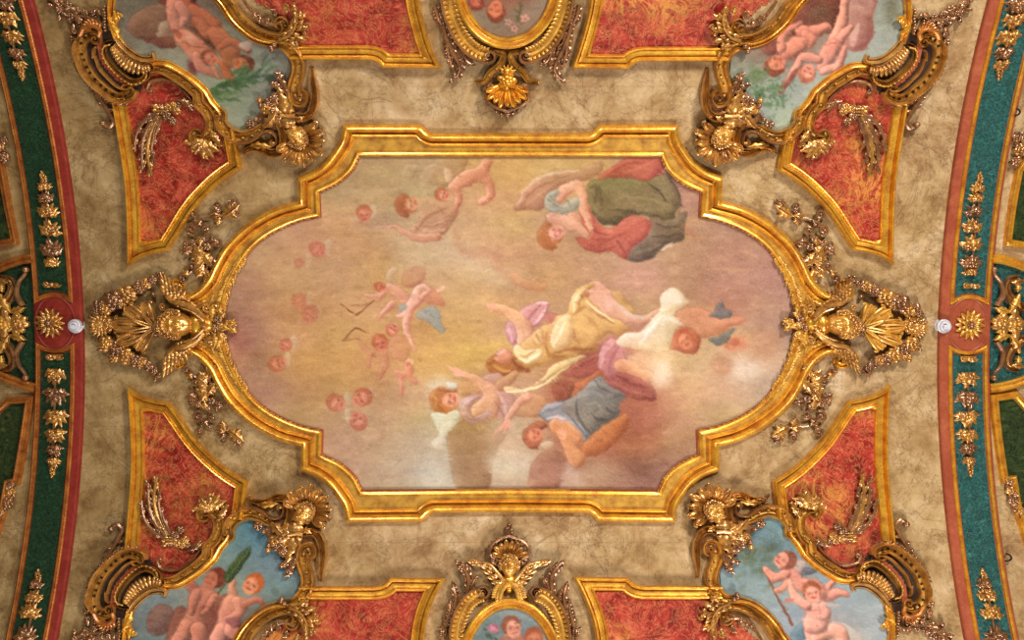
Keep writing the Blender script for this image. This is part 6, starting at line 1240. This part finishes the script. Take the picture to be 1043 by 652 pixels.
for q, lab in (('L', 'winged cherub head with palmette and flower garlands beside the left white bulb'), ('R', 'winged cherub head with palmette and flower garlands beside the right white bulb')):
    xf = affine(S(AL['L'], 9), S(AL[q], 9)) if q == 'R' else ID
    t = thing('winged_cherub_head', lab, 'ornament', tf(W8(500, 335), xf)[0], 'winged cherub heads')
    c = W8(596, 330)[0]
    g = G(); head(g, c[0]+1, c[1], 16.0, math.pi, 9, lift=.85); part('head', g, 'gold_face', t, xf=xf)
    g = G(); hair(g, c[0]-1, c[1], 15.5, math.pi, 8, 7, 15); g.blob(c[0]-16, c[1], 8, 5, 8, 6); part('hair', g, 'gold_old', t, xf=xf)
    g = G(); b = W8(700, 335)[0]; g.blob(b[0], b[1], 4, 9, 13, 9); g.blob(b[0]+9, b[1], 4, 9, 9, 7); part('breast', g, 'gold', t, xf=xf)
    g = G(); sidewing(g, 1); part('wing', g, 'gold_old' if q == 'L' else 'gold_old', t, xf=xf)
    g = G(); sidewing(g, -1); part('wing', g, 'gold_old', t, xf=xf)
    # palmette
    h0 = W8(480, 345)[0]
    for (x, y, w) in ((425, 215, 4.5), (330, 240, 5.5), (262, 330, 6.5), (290, 425, 5.5), (395, 465, 4.5)):
        e_ = W8(x, y)[0]; d = e_-h0; a = math.atan2(d[1], d[0]); L = np.linalg.norm(d); g = G()
        g.leaf(h0[0], h0[1], a, L*1.08, w*.98, 7, 5, 0, nu=16, tip=2, cup=-.6, thick=9, rnd=1); k_ = h0+d*.62; g.blob(k_[0], k_[1], 12, 3.2, .9, 1.2, a)
        n_ = np.array([-d[1], d[0]])/L
        for s_ in (-1, 1):
            P = np.array([h0+d*u+n_*s_*w*1.1*math.sin(math.pi*min(1, .05+.62*u)) for u in np.linspace(.05, .95, 14)]); g.tube(np.column_stack([P, 10+4*np.sin(np.linspace(.3, 2.6, 14))]), np.linspace(.8, 1.5, 14)); g.volute(P[-1][0], P[-1][1], 2.6, a+s_*1.6, 1.1, -s_, 1.3, 11)
        part('palmette_lobe', g, 'gold_flat' if q == 'R' else 'gold_old', t, xf=xf)
    g = G(); g.blob(h0[0], h0[1], 8, 5, 7, 6)
    for i in range(5): g.volute(h0[0]+2, h0[1]-8+4*i, 2.4, 0, 1.1, 1, 1.1, 12)
    part('palmette_base', g, 'gold_brown', t, xf=xf)
    s0 = W8(168, 330)[0]
    sf = G()
    for ring_i, (n, r, hh) in enumerate(((18, 13.8, 6), (13, 9.5, 8.5))):
        for i in range(n): a = 2*math.pi*(i+.4*ring_i)/n; sf.leaf(s0[0]+3*math.cos(a), s0[1]+3*math.sin(a), a, r-3, 2.0, hh, 2.5, .1, nu=7, tip=-.5, thick=4)
    sf.blob(s0[0], s0[1], 9, 5, 5, 3.5)
    rn = random.Random(4)
    for i in range(16): a = rn.uniform(0, 6.28); r = 4.2*rn.random()**.5; sf.blob(s0[0]+r*math.cos(a), s0[1]+r*math.sin(a), 11.5, .9, .9, 1.2, nu=4, nv=6)
    part('sunflower', sf, 'gold_old', t, xf=xf)
    fls = [(245, 198, 8.8, 8), (322, 162, 7.8, 7), (388, 128, 5.5, 6), (425, 105, 4.8, 5), (460, 85, 4, 5), (200, 240, 6.5, 6), (165, 225, 5, 5), (290, 215, 4, 5), (150, 250, 4, 5),
           (205, 438, 6.6, 6), (262, 465, 7, 7), (315, 508, 7.2, 7), (365, 530, 5.5, 6), (400, 535, 4.8, 5), (440, 560, 4.2, 5), (245, 515, 4.5, 5), (470, 585, 3.6, 5), (225, 330, 5.5, 6)]
    rn = random.Random(8)
    for i, (x, y, r, n) in enumerate(fls):
        c = W8(x, y)[0]; g = G(); g.flower(c[0], c[1], 9, r*1.22, min(n, 6), 2, seed=i); part('flower', g, ('gold_brown', 'gold_old')[i % 2], t, xf=xf)
    g = G()
    for P in (smooth(W8(500, 50, 420, 105, 320, 150, 230, 190, 150, 240), 3), smooth(W8(485, 605, 410, 545, 320, 515, 250, 480, 190, 430), 3)):
        for i, c in enumerate(P):
            for s_ in (-1,):
                g.leaf(c[0], c[1], rn.uniform(0, 6.28), rn.uniform(7, 10)*(.5+.6*min(1, i/14)), 2.7, 4, 4, rn.uniform(-1, 1), lob=2, nu=8)
    for (x, y, a) in ((490, 60, -.8), (470, 80, -.2), (440, 150, .6), (480, 590, .8), (470, 610, 1.4), (150, 230, 2.4), (140, 250, 2.0), (180, 460, 2.6)): c = W8(x, y)[0]; g.leaf(c[0], c[1], a, 7, 2, 4, 3, .5)
    part('garland_leaves', g, 'gold_brown', t, xf=xf)
    # cluster on the frame
    g = G()
    for (x, y, a, L) in ((790, 290, -1.6, 14), (800, 340, 0, 18), (800, 380, 1.3, 14), (820, 300, -.8, 11), (820, 370, .8, 11), (860, 330, -.3, 12), (870, 345, .3, 12), (790, 340, 2.9, 12), (830, 400, 1.6, 12), (830, 280, -1.5, 12)):
        c = W8(x, y)[0]; g.leaf(c[0], c[1], a, L, 3.2, 7, 4, .4, lob=3, thick=7)
    c = W8(915, 335)[0]
    for i in range(5): g.leaf(c[0]-5, c[1]-1, (i-2)*.5, 8, 1.7, 6, 3, .4)
    part('leaf_cluster', g, 'gold_flat', t, xf=xf)
    for i, (x, y, r) in enumerate(((825, 305, 4.5), (850, 345, 4.5), (810, 350, 4), (850, 400, 4.2), (835, 265, 3.6), (880, 320, 3.4), (905, 345, 3))):
        c = W8(x, y)[0]; g = G(); g.flower(c[0], c[1], 9, r, 5, 1, seed=i); part('flower', g, 'gold_old' if i % 2 else 'gold_brown', t, xf=xf)
    g = G()
    for (x, y, r, a, d) in ((765, 235, 5, 0, 1), (800, 235, 4, 2, -1), (780, 430, 5, 0, -1), (520, 230, 4, 1, 1)): c = W8(x, y)[0]; g.volute(c[0], c[1], r, a, 1.3, d, r*.35, 8)
    part('curl', g, 'gold_old', t, xf=xf)

# ------------------------------------------------------------------ oval cartouches
def oval(c_px, a_px, b_px, sgn):
    c = S([c_px], 5)[0]; e1_ = S([(c_px[0]+a_px, c_px[1])], 5)[0]; e2_ = S([(c_px[0], c_px[1]-sgn*b_px)], 5)[0]
    a, b = abs(e1_[0]-c[0]), abs(e2_[1]-c[1]); t = np.linspace(0, 2*math.pi, 120, endpoint=False); return c, a, b, np.column_stack([c[0]+a*np.cos(t), c[1]+b*np.sin(t)])
K = lambda *v: C(440, 0, 5.344, *v, h=8); KB = lambda *v: C(440, 530, 5.344, *v, h=8)
for which in ('top', 'bottom'):
    tp = which == 'top'; sgn = -1 if tp else 1
    c, a, b, E_ = oval((516.5, -20) if tp else (519.5, 679), 46.5 if tp else 44.5, 60, sgn)
    t = thing('oval_cartouche', 'oval cartouche of cherubs and white flowers with a shell pendant below it' if tp else 'oval cartouche of a child beside a pink rose with a winged head above it', 'cartouche', c, 'oval cartouches')
    canvas('painting', E_, (paint_oval_top if tp else paint_oval_bottom)(), t, 'oval painting of cherubs and flowers' if tp else 'oval painting of a child and a pink rose', 2, 1.0)
    g = G(); g.sweep(E_, [(-1, 0), (-1, 4), (0, 5.4), (1.4, 5.4), (2.4, 4.4), (3.4, 5), (4.6, 8), (6.4, 9.4), (8.2, 8.6), (9.2, 6), (9.6, 0)], closed=True, side=-1); part('oval_frame', g, 'gold', t)
    for s_ in (-1, 1):      # flanking scrolls with scaled channel
        if tp: P = K(300, 345, 240, 325, 180, 285, 130, 225, 90, 150, 60, 60, 45, -40, 50, -160, 80, -270)
        else: P = KB(268, 362, 215, 385, 165, 430, 130, 490, 105, 560, 95, 640, 95, 740, 120, 860)
        ax = S([(516.5, 0)], 8)[0][0] if tp else S([(519.3, 640)], 8)[0][0]
        if s_ > 0: P = np.column_stack([2*ax-P[:, 0], P[:, 1]])
        P = smooth(P, 1.6); tside = (1 if tp else -1)*(-1 if s_ > 0 else 1)
        Pc = curl(P, -tside, 6.2, 1.5, False, .2); nC = len(Pc)-len(P)
        g = G(); scl = np.ones(len(Pc)); scl[:nC] = np.linspace(.45, 1, nC); g.sweep(Pc, bead(0, 4.6, 12, 8), scale=scl); o = part('scroll', g, 'gold_brown', t)
        _, nn = frame2(P); inn_ = P+nn*6.6*tside
        g = G()
        for i in range(3, len(inn_), 3):
            d = inn_[i]-inn_[i-2]; an = math.atan2(d[1], d[0]); g.leaf(inn_[i][0]+nn[i][0]*2.5, inn_[i][1]+nn[i][1]*2.5, an+2.0, 6, 1.7, 5, 2.4, .2, nu=6); g.leaf(inn_[i][0]-nn[i][0]*2.5, inn_[i][1]-nn[i][1]*2.5, an-2.0, 6, 1.7, 5, 2.4, -.2, nu=6)
        g.sweep(inn_, [(-4, 0), (-4, 3.5), (0, 5), (4, 3.5), (4, 0)]); subpart('scaled_channel', g, 'gold_flat', o)
        # dark leaf sprays outside the scroll
        g = G()
        if tp: sprays = ((K(70, 190, 110, 280, 150, 360, 140, 410, 100, 445), 8), (K(60, 140, 80, 220, 90, 300, 110, 370), 7), (K(150, 250, 190, 330, 220, 350), 6), (K(15, 30, 30, 90, 60, 150), 6))
        else: sprays = ((KB(190, 400, 200, 330, 185, 280, 140, 230), 8), (KB(120, 480, 130, 420, 115, 350), 7), (KB(210, 390, 220, 350, 240, 310), 5), (KB(75, 580, 95, 500, 100, 440), 6), (KB(60, 650, 60, 600, 45, 590), 5))
        for i, (P2, w) in enumerate(sprays):
            if s_ > 0: P2 = np.column_stack([2*ax-P2[:, 0], P2[:, 1]])
            P2 = smooth(P2, 1.2); u = np.linspace(0, 1, len(P2)); g = G(); g.acanthus(P2, w, 6, 4, 3.5, .3, seed=i+3); g.tube(np.column_stack([P2, 6+2*np.sin(3*u)]), 1.9*(1-.5*u))
            part('leaf_spray', g, 'gold_brown', t)
    ax = S([(516.5, 60)], 8)[0][0] if tp else S([(518.7, 580)], 8)[0][0]
    if tp:
        g = G(); z = K(408, 490)[0]; shellfan(g, ax, z[1]-6, math.radians(10), math.radians(170), 22, 9, 3, 5, False, .25); part('shell', g, 'gold', t, 'fluted gilded shell')
        for s_ in (-1, 1):
            mir = (lambda P: P) if s_ < 0 else (lambda P: np.column_stack([2*ax-P[:, 0], P[:, 1]]))
            P = smooth(mir(K(320, 500, 295, 510, 295, 540, 330, 575, 380, 595, 410, 610)), 1.2); P = curl(P, (1 if s_ > 0 else -1), 4, 1.0, False); g = G(); g.tube(np.column_stack([P, np.full(len(P), 7.0)]), 2.0); part('scroll', g, 'gold_brown', t)
            P = smooth(mir(K(330, 285, 385, 300, 375, 350, 320, 400, 285, 445, 235, 455)), 1.2); ch, rim = scrollp(P, 8, 9, [.6, .9, 1.1, 1, .6], 5); o = part('scroll', ch, 'gold_flat', t); subpart('rim', rim, 'gold_brown', o)
            g = G()
            for x, y, a_ in ((330, 560, 2.4), (360, 590, 2.0), (385, 610, 1.8), (310, 540, 2.8)):
                q_ = mir(K(x, y))[0]; g.leaf(q_[0], q_[1], a_ if s_ < 0 else math.pi-a_, 6, 1.8, 4, 2.5, .5)
            for x, y in ((345, 600), (375, 625), (320, 570)): q_ = mir(K(x, y))[0]; g.blob(q_[0], q_[1], 4, 1.8)
            part('leafy_edge', g, 'gold_brown', t)
        g = G(); z = K(408, 440)[0]; g.flower(ax, z[1], 8, 9, 7, 2, seed=3); z = K(408, 380)[0]
        for i in range(5): g.leaf(ax, z[1]+4, -math.pi/2+(i-2)*.5, 9, 2.2, 6, 3, .3, lob=2)
        g.blob(ax, z[1]+1, 8, 4, 4, 5); part('flower', g, 'gold', t)
        g = G(); z = K(412, 625)[0]; g.leaf(ax, z[1]-6, math.pi/2, 13, 3.6, 4, 3, 0, lob=2); g.blob(ax, z[1]+1, 5, 2.4); part('pendant_leaf', g, 'gold_brown', t)
    else:
        hc = KB(425, 250)[0]
        g = G(); head(g, ax, hc[1], 10.5, -math.pi/2, 9, lift=.95); part('head', g, 'gold_face', t, 'gilded child face')
        g = G(); hair(g, ax, hc[1], 10.2, -math.pi/2, 8, 3, 15); part('hair', g, 'gold_old', t)
        for s_ in (-1, 1):
            mir = (lambda P: P) if s_ < 0 else (lambda P: np.column_stack([2*ax-P[:, 0], P[:, 1]]))
            g = G(); wing3(g, mir(KB(390, 330, 350, 280, 310, 240, 250, 225)), 7, 15, 2.8, -1 if s_ < 0 else 1, 5, 4); part('wing', g, 'gold_old', t)
            g = G(); P = smooth(mir(KB(405, 320, 380, 360, 370, 400)), 1); 
            for i in range(8): q_ = P[int(i/7*(len(P)-1))]; g.leaf(q_[0], q_[1], math.pi/2+(.5 if s_ < 0 else -.5), 9, 2.8, 6, 3, 0, nu=7); g.leaf(q_[0], q_[1], math.pi/2+(1.2 if s_ < 0 else -1.2), 9, 2.6, 5, 3, 0, nu=7); g.leaf(q_[0], q_[1], math.pi/2, 8, 2.4, 7, 3, 0, nu=7)
            part('breast_feathers', g, 'gold_flat', t)
            P = smooth(mir(KB(345, 205, 318, 190, 318, 150, 350, 115, 395, 95, 422, 85)), 1.2); P = curl(P, (1 if s_ < 0 else -1), 3.6, 1.0, False); g = G(); g.tube(np.column_stack([P, np.full(len(P), 7.0)]), 1.8)
            for j in range(6, len(P), 5): g.blob(P[j][0]+(s_)*1.8, P[j][1]-1.5, 5, 1.4, 1.4, 2, nu=5, nv=7)
            part('scroll', g, 'gold_brown', t)
        z = KB(425, 200)[0]; g = G(); shellfan(g, ax, z[1]+2, math.radians(-172), math.radians(-8), 18, 8, 3, 4, False, .3); part('shell', g, 'gold_old', t)
        z = KB(425, 330)[0]; g = G(); g.blob(ax, z[1], 4, 8, 8, 6); z = KB(425, 375)[0]; g.blob(ax, z[1], 5, 3, 3.4, 4); part('breast', g, 'gold', t)
        z = KB(422, 60)[0]; g = G(); g.acanthus(np.array([(ax, z[1]+8), (ax, z[1]+2), (ax, z[1]-6)]), 5, 3, 4, 3); g.flower(ax, z[1]-4, 5, 3.4, 5, 1); part('pendant_leaf', g, 'gold_brown', t)

# ------------------------------------------------------------------ the neighbouring bays at both edges
def bay(side):
    L = side == 'left'; f = (lambda P: P) if L else (lambda P: P)
    # half medallion
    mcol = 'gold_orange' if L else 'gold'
    if L:
        topP = [(33, 262), (20, 264), (0, 271), (-25, 283), (-60, 300)]; botP = [(35, 396.5), (20, 392), (0, 384), (-25, 372), (-60, 356)]
        pan1 = [(-45, 105), (-20, 135), (2.5, 168), (10, 210), (18, 249), (0, 252), (-40, 262)]; pan2 = [(-60, 470), (-20, 440), (8.6, 412), (24.8, 411.2), (19, 450), (12.5, 487), (4, 489), (-2, 520), (-15, 560)]
        i1 = [(-40, 108), (-18, 138), (0, 170), (8, 212), (14, 245), (-40, 256)]; i2 = [(-60, 478), (-16, 444), (11, 416), (20, 415), (15, 450), (9, 482), (0, 486), (-6, 520), (-18, 560), (-60, 560)]
        g1 = [(3, 160, 5), (-2, 150, 5), (2, 143, 4)]; g2 = [(9, 493, 4), (9, 502, 5), (6, 512, 5.5), (1, 520, 4)]; ax0 = 0
        lab = ('left', 'dark green panel at the left edge above the carved medallion', 'dark green panel at the left edge below the carved medallion', 'carved acanthus medallion cut by the left edge of the photo')
    else:
        topP = [(1011, 262.5), (1022, 263.5), (1043, 270), (1068, 282), (1100, 300)]; botP = [(1009, 396.5), (1022, 395), (1043, 389), (1068, 378), (1100, 362)]
        pan1 = [(1080, 110), (1060, 140), (1036, 173), (1029, 212), (1024, 250.5), (1043, 253.5), (1085, 262)]; pan2 = [(1100, 470), (1060, 436), (1034, 406.5), (1017.6, 409), (1021.5, 446), (1027.5, 485), (1036, 484), (1042, 520), (1055, 560)]
        i1 = [(1082, 116), (1060, 146), (1040, 176), (1034, 214), (1028, 247), (1085, 258)]; i2 = [(1100, 478), (1060, 442), (1032, 411), (1021.5, 413), (1026, 446), (1031, 480), (1040, 480), (1046, 520), (1058, 560), (1100, 560)]
        g1 = [(1037, 165, 5), (1040, 152, 6), (1038, 140, 5)]; g2 = [(1030, 490, 4), (1031, 500, 5), (1034, 510, 6), (1040, 520, 5)]; ax0 = 1043
        lab = ('right', 'moss green panel at the right edge above the carved medallion', 'moss green panel at the right edge below the carved medallion', 'carved acanthus medallion cut by the right edge of the photo')
    sd = 1 if L else -1
    for P, ii, la, s2, gr in ((pan1, i1, lab[1], 1, g1), (pan2, i2, lab[2], -1, g2)):
        t = thing('marbled_panel', la, 'panel', S([P[3]])[0], 'green panels in the neighbouring bays')
        Pd = dens(S(P, 5), 5); _, pn = frame2(Pd); part('green_inlay', plate(Pd+pn*3.2*(s2 if L else -s2), 1.2, 1.5), 'green_panel', t); g = G(); g.sweep(dens(S(P, 5), 5), [(0, 0), (0, 3.5), (.8, 6), (2, 6.6), (3.2, 5.4), (4, 3.6), (5.6, 3.4), (6.4, 4.4), (7.2, 3.4), (7.4, 0)], side=(s2 if L else -s2)); part('gilt_frame', g, mcol, t)
        t = thing('leaf_garland', {1: 'short garland of flowers above the green panel at the %s edge', -1: 'short flower garland hanging beside the lower green panel at the %s edge'}[s2] % lab[0], 'garland', S([gr[0][:2]])[0], 'short garlands at the bay panels')
        for i, (x, y, r) in enumerate(gr):
            c = S([(x, y)], 6)[0]; g = G(); g.flower(c[0], c[1], 4, r, 6, 2, seed=i); part('flower', g, 'gold_old' if i % 2 else 'gold_brown', t)
        g = G(); rn = random.Random(3)
        for x, y, r in gr:
            c = S([(x, y)], 6)[0]
            for _ in range(3): g.leaf(c[0], c[1], rn.uniform(0, 6.28), r*1.5, 1.8, 3, 3, .6, lob=2, nu=7)
        part('leaves', g, 'gold_brown', t)
    t = thing('bay_medallion', lab[3], 'medallion', S([((0 if L else 1043), 329)])[0], 'carved medallions in the neighbouring bays')
    poly = np.concatenate([S(topP, 4), S(botP, 4)[::-1]]); part('green_inlay', plate(poly, 1.5, 2), 'green_dark' if L else 'green', t)
    for P, s2 in ((topP, 1), (botP, -1)):
        g = G(); g.sweep(smooth(S(P, 5), 3), [(-4, 0), (-4, 4), (-3, 6.5), (-1.5, 7), (0, 5.5), (1, 5), (2.5, 7), (4, 7.4), (5.6, 6), (6, 0)], side=(s2 if L else -s2)*(-1)); part('rim_moulding', g, mcol, t)
    ax = (lambda x: x) if L else (lambda x: 1038.5-x)
    for s2 in (-1, 1):
        Y_ = lambda y: 330+s2*(y-330)
        Pm = lambda *v: S([(ax(v[i]), Y_(v[i+1])) for i in range(0, len(v), 2)], 8)
        P = smooth(Pm(-20, 318, -6, 314, 6, 306, 11, 294, 7, 285, -2, 283), 1.3); ch, rim = scrollp(P, 9, 10, [1, 1, 1, .8, .6], 0); o = part('scroll', ch, 'gold_old', t); subpart('rim', rim, 'gold_brown', o)
        P = smooth(Pm(22, 312, 16, 300, 18, 288, 24, 280, 25, 275), 1.3); g = G(); g.tube(np.column_stack([P, np.full(len(P), 6.0)]), np.linspace(3.2, 1.6, len(P))); e_ = P[-1]; g.blob(e_[0], e_[1], 6, 3.4); part('scroll', g, 'gold_brown', t)
        for i, (x, y, a_, L_, w) in enumerate(((4, 326, -.5, 22, 3.6), (6, 322, -1.0, 24, 3.8), (2, 310, -1.5, 26, 3.8), (-2, 300, -1.2, 22, 3.4), (12, 316, -1.25, 20, 3.2), (-14, 312, -1.7, 22, 3.6), (-6, 286, -.3, 14, 3), (8, 318, .1, 18, 3.2), (-22, 322, -1.5, 18, 3.4), (0, 288, -1.6, 10, 2.6))):
            c = Pm(x, y)[0]; a2_ = a_*s2*-1 if s2 > 0 else a_; a2_ = a2_ if L else math.pi-a2_
            g = G(); g.leaf(c[0], c[1], a2_, L_, w, 5, 4, .4*(-s2)*(1 if L else -1), lob=3, thick=5)
            for q_ in (-.6, .6): g.leaf(c[0]+math.cos(a2_)*L_*.35, c[1]+math.sin(a2_)*L_*.35, a2_+q_, L_*.4, w*.5, 5, 3, q_, nu=7)
            part('acanthus_leaf', g, 'gold_flat' if i % 2 else 'gold_old', t)
    c = S([(ax(18), 330)], 8)[0]; g = G(); g.flower(c[0], c[1], 7, 9, 7, 2, seed=2); part('flower', g, 'gold_old', t); c = S([(ax(3), 330)], 8)[0]; g = G(); g.flower(c[0], c[1], 7, 8, 6, 2, seed=5); part('flower', g, 'gold_flat', t)
bay('left'); bay('right')

# ------------------------------------------------------------------ daylight, camera, output
w = bpy.data.worlds.new('World'); scene.world = w; w.use_nodes = True
bg = w.node_tree.nodes['Background']; bg.inputs['Color'].default_value = rgba((238, 214, 190)); bg.inputs['Strength'].default_value = WORLD
def area(name, loc, target, size, power, col):
    l = bpy.data.lights.new(name, 'AREA'); l.shape = 'RECTANGLE'; l.size, l.size_y = size; l.energy = power; l.color = tuple(lin(col)); o = bpy.data.objects.new(name, l); COL.objects.link(o)
    o.location = loc; o.rotation_euler = (Vector(target)-Vector(loc)).to_track_quat('-Z', 'Y').to_euler(); return o
for nm, loc, tgt, size, pw, col in LIGHTS: area(nm, loc, tgt, size, pw, col)
cam = bpy.data.cameras.new('camera'); cam.sensor_width = 36; cam.lens = F*36/1043; cam.clip_end = 200
co = bpy.data.objects.new('camera', cam); COL.objects.link(co); scene.camera = co
co.matrix_world = Matrix(((1, 0, 0, 0), (0, -ct, -st, 0), (0, st, -ct, CAMZ), (0, 0, 0, 1)))
scene.view_settings.view_transform = 'Standard'; scene.view_settings.look = 'None'; scene.view_settings.gamma = 1; scene.view_settings.use_curve_mapping = False
scene.view_settings.exposure = EXPO
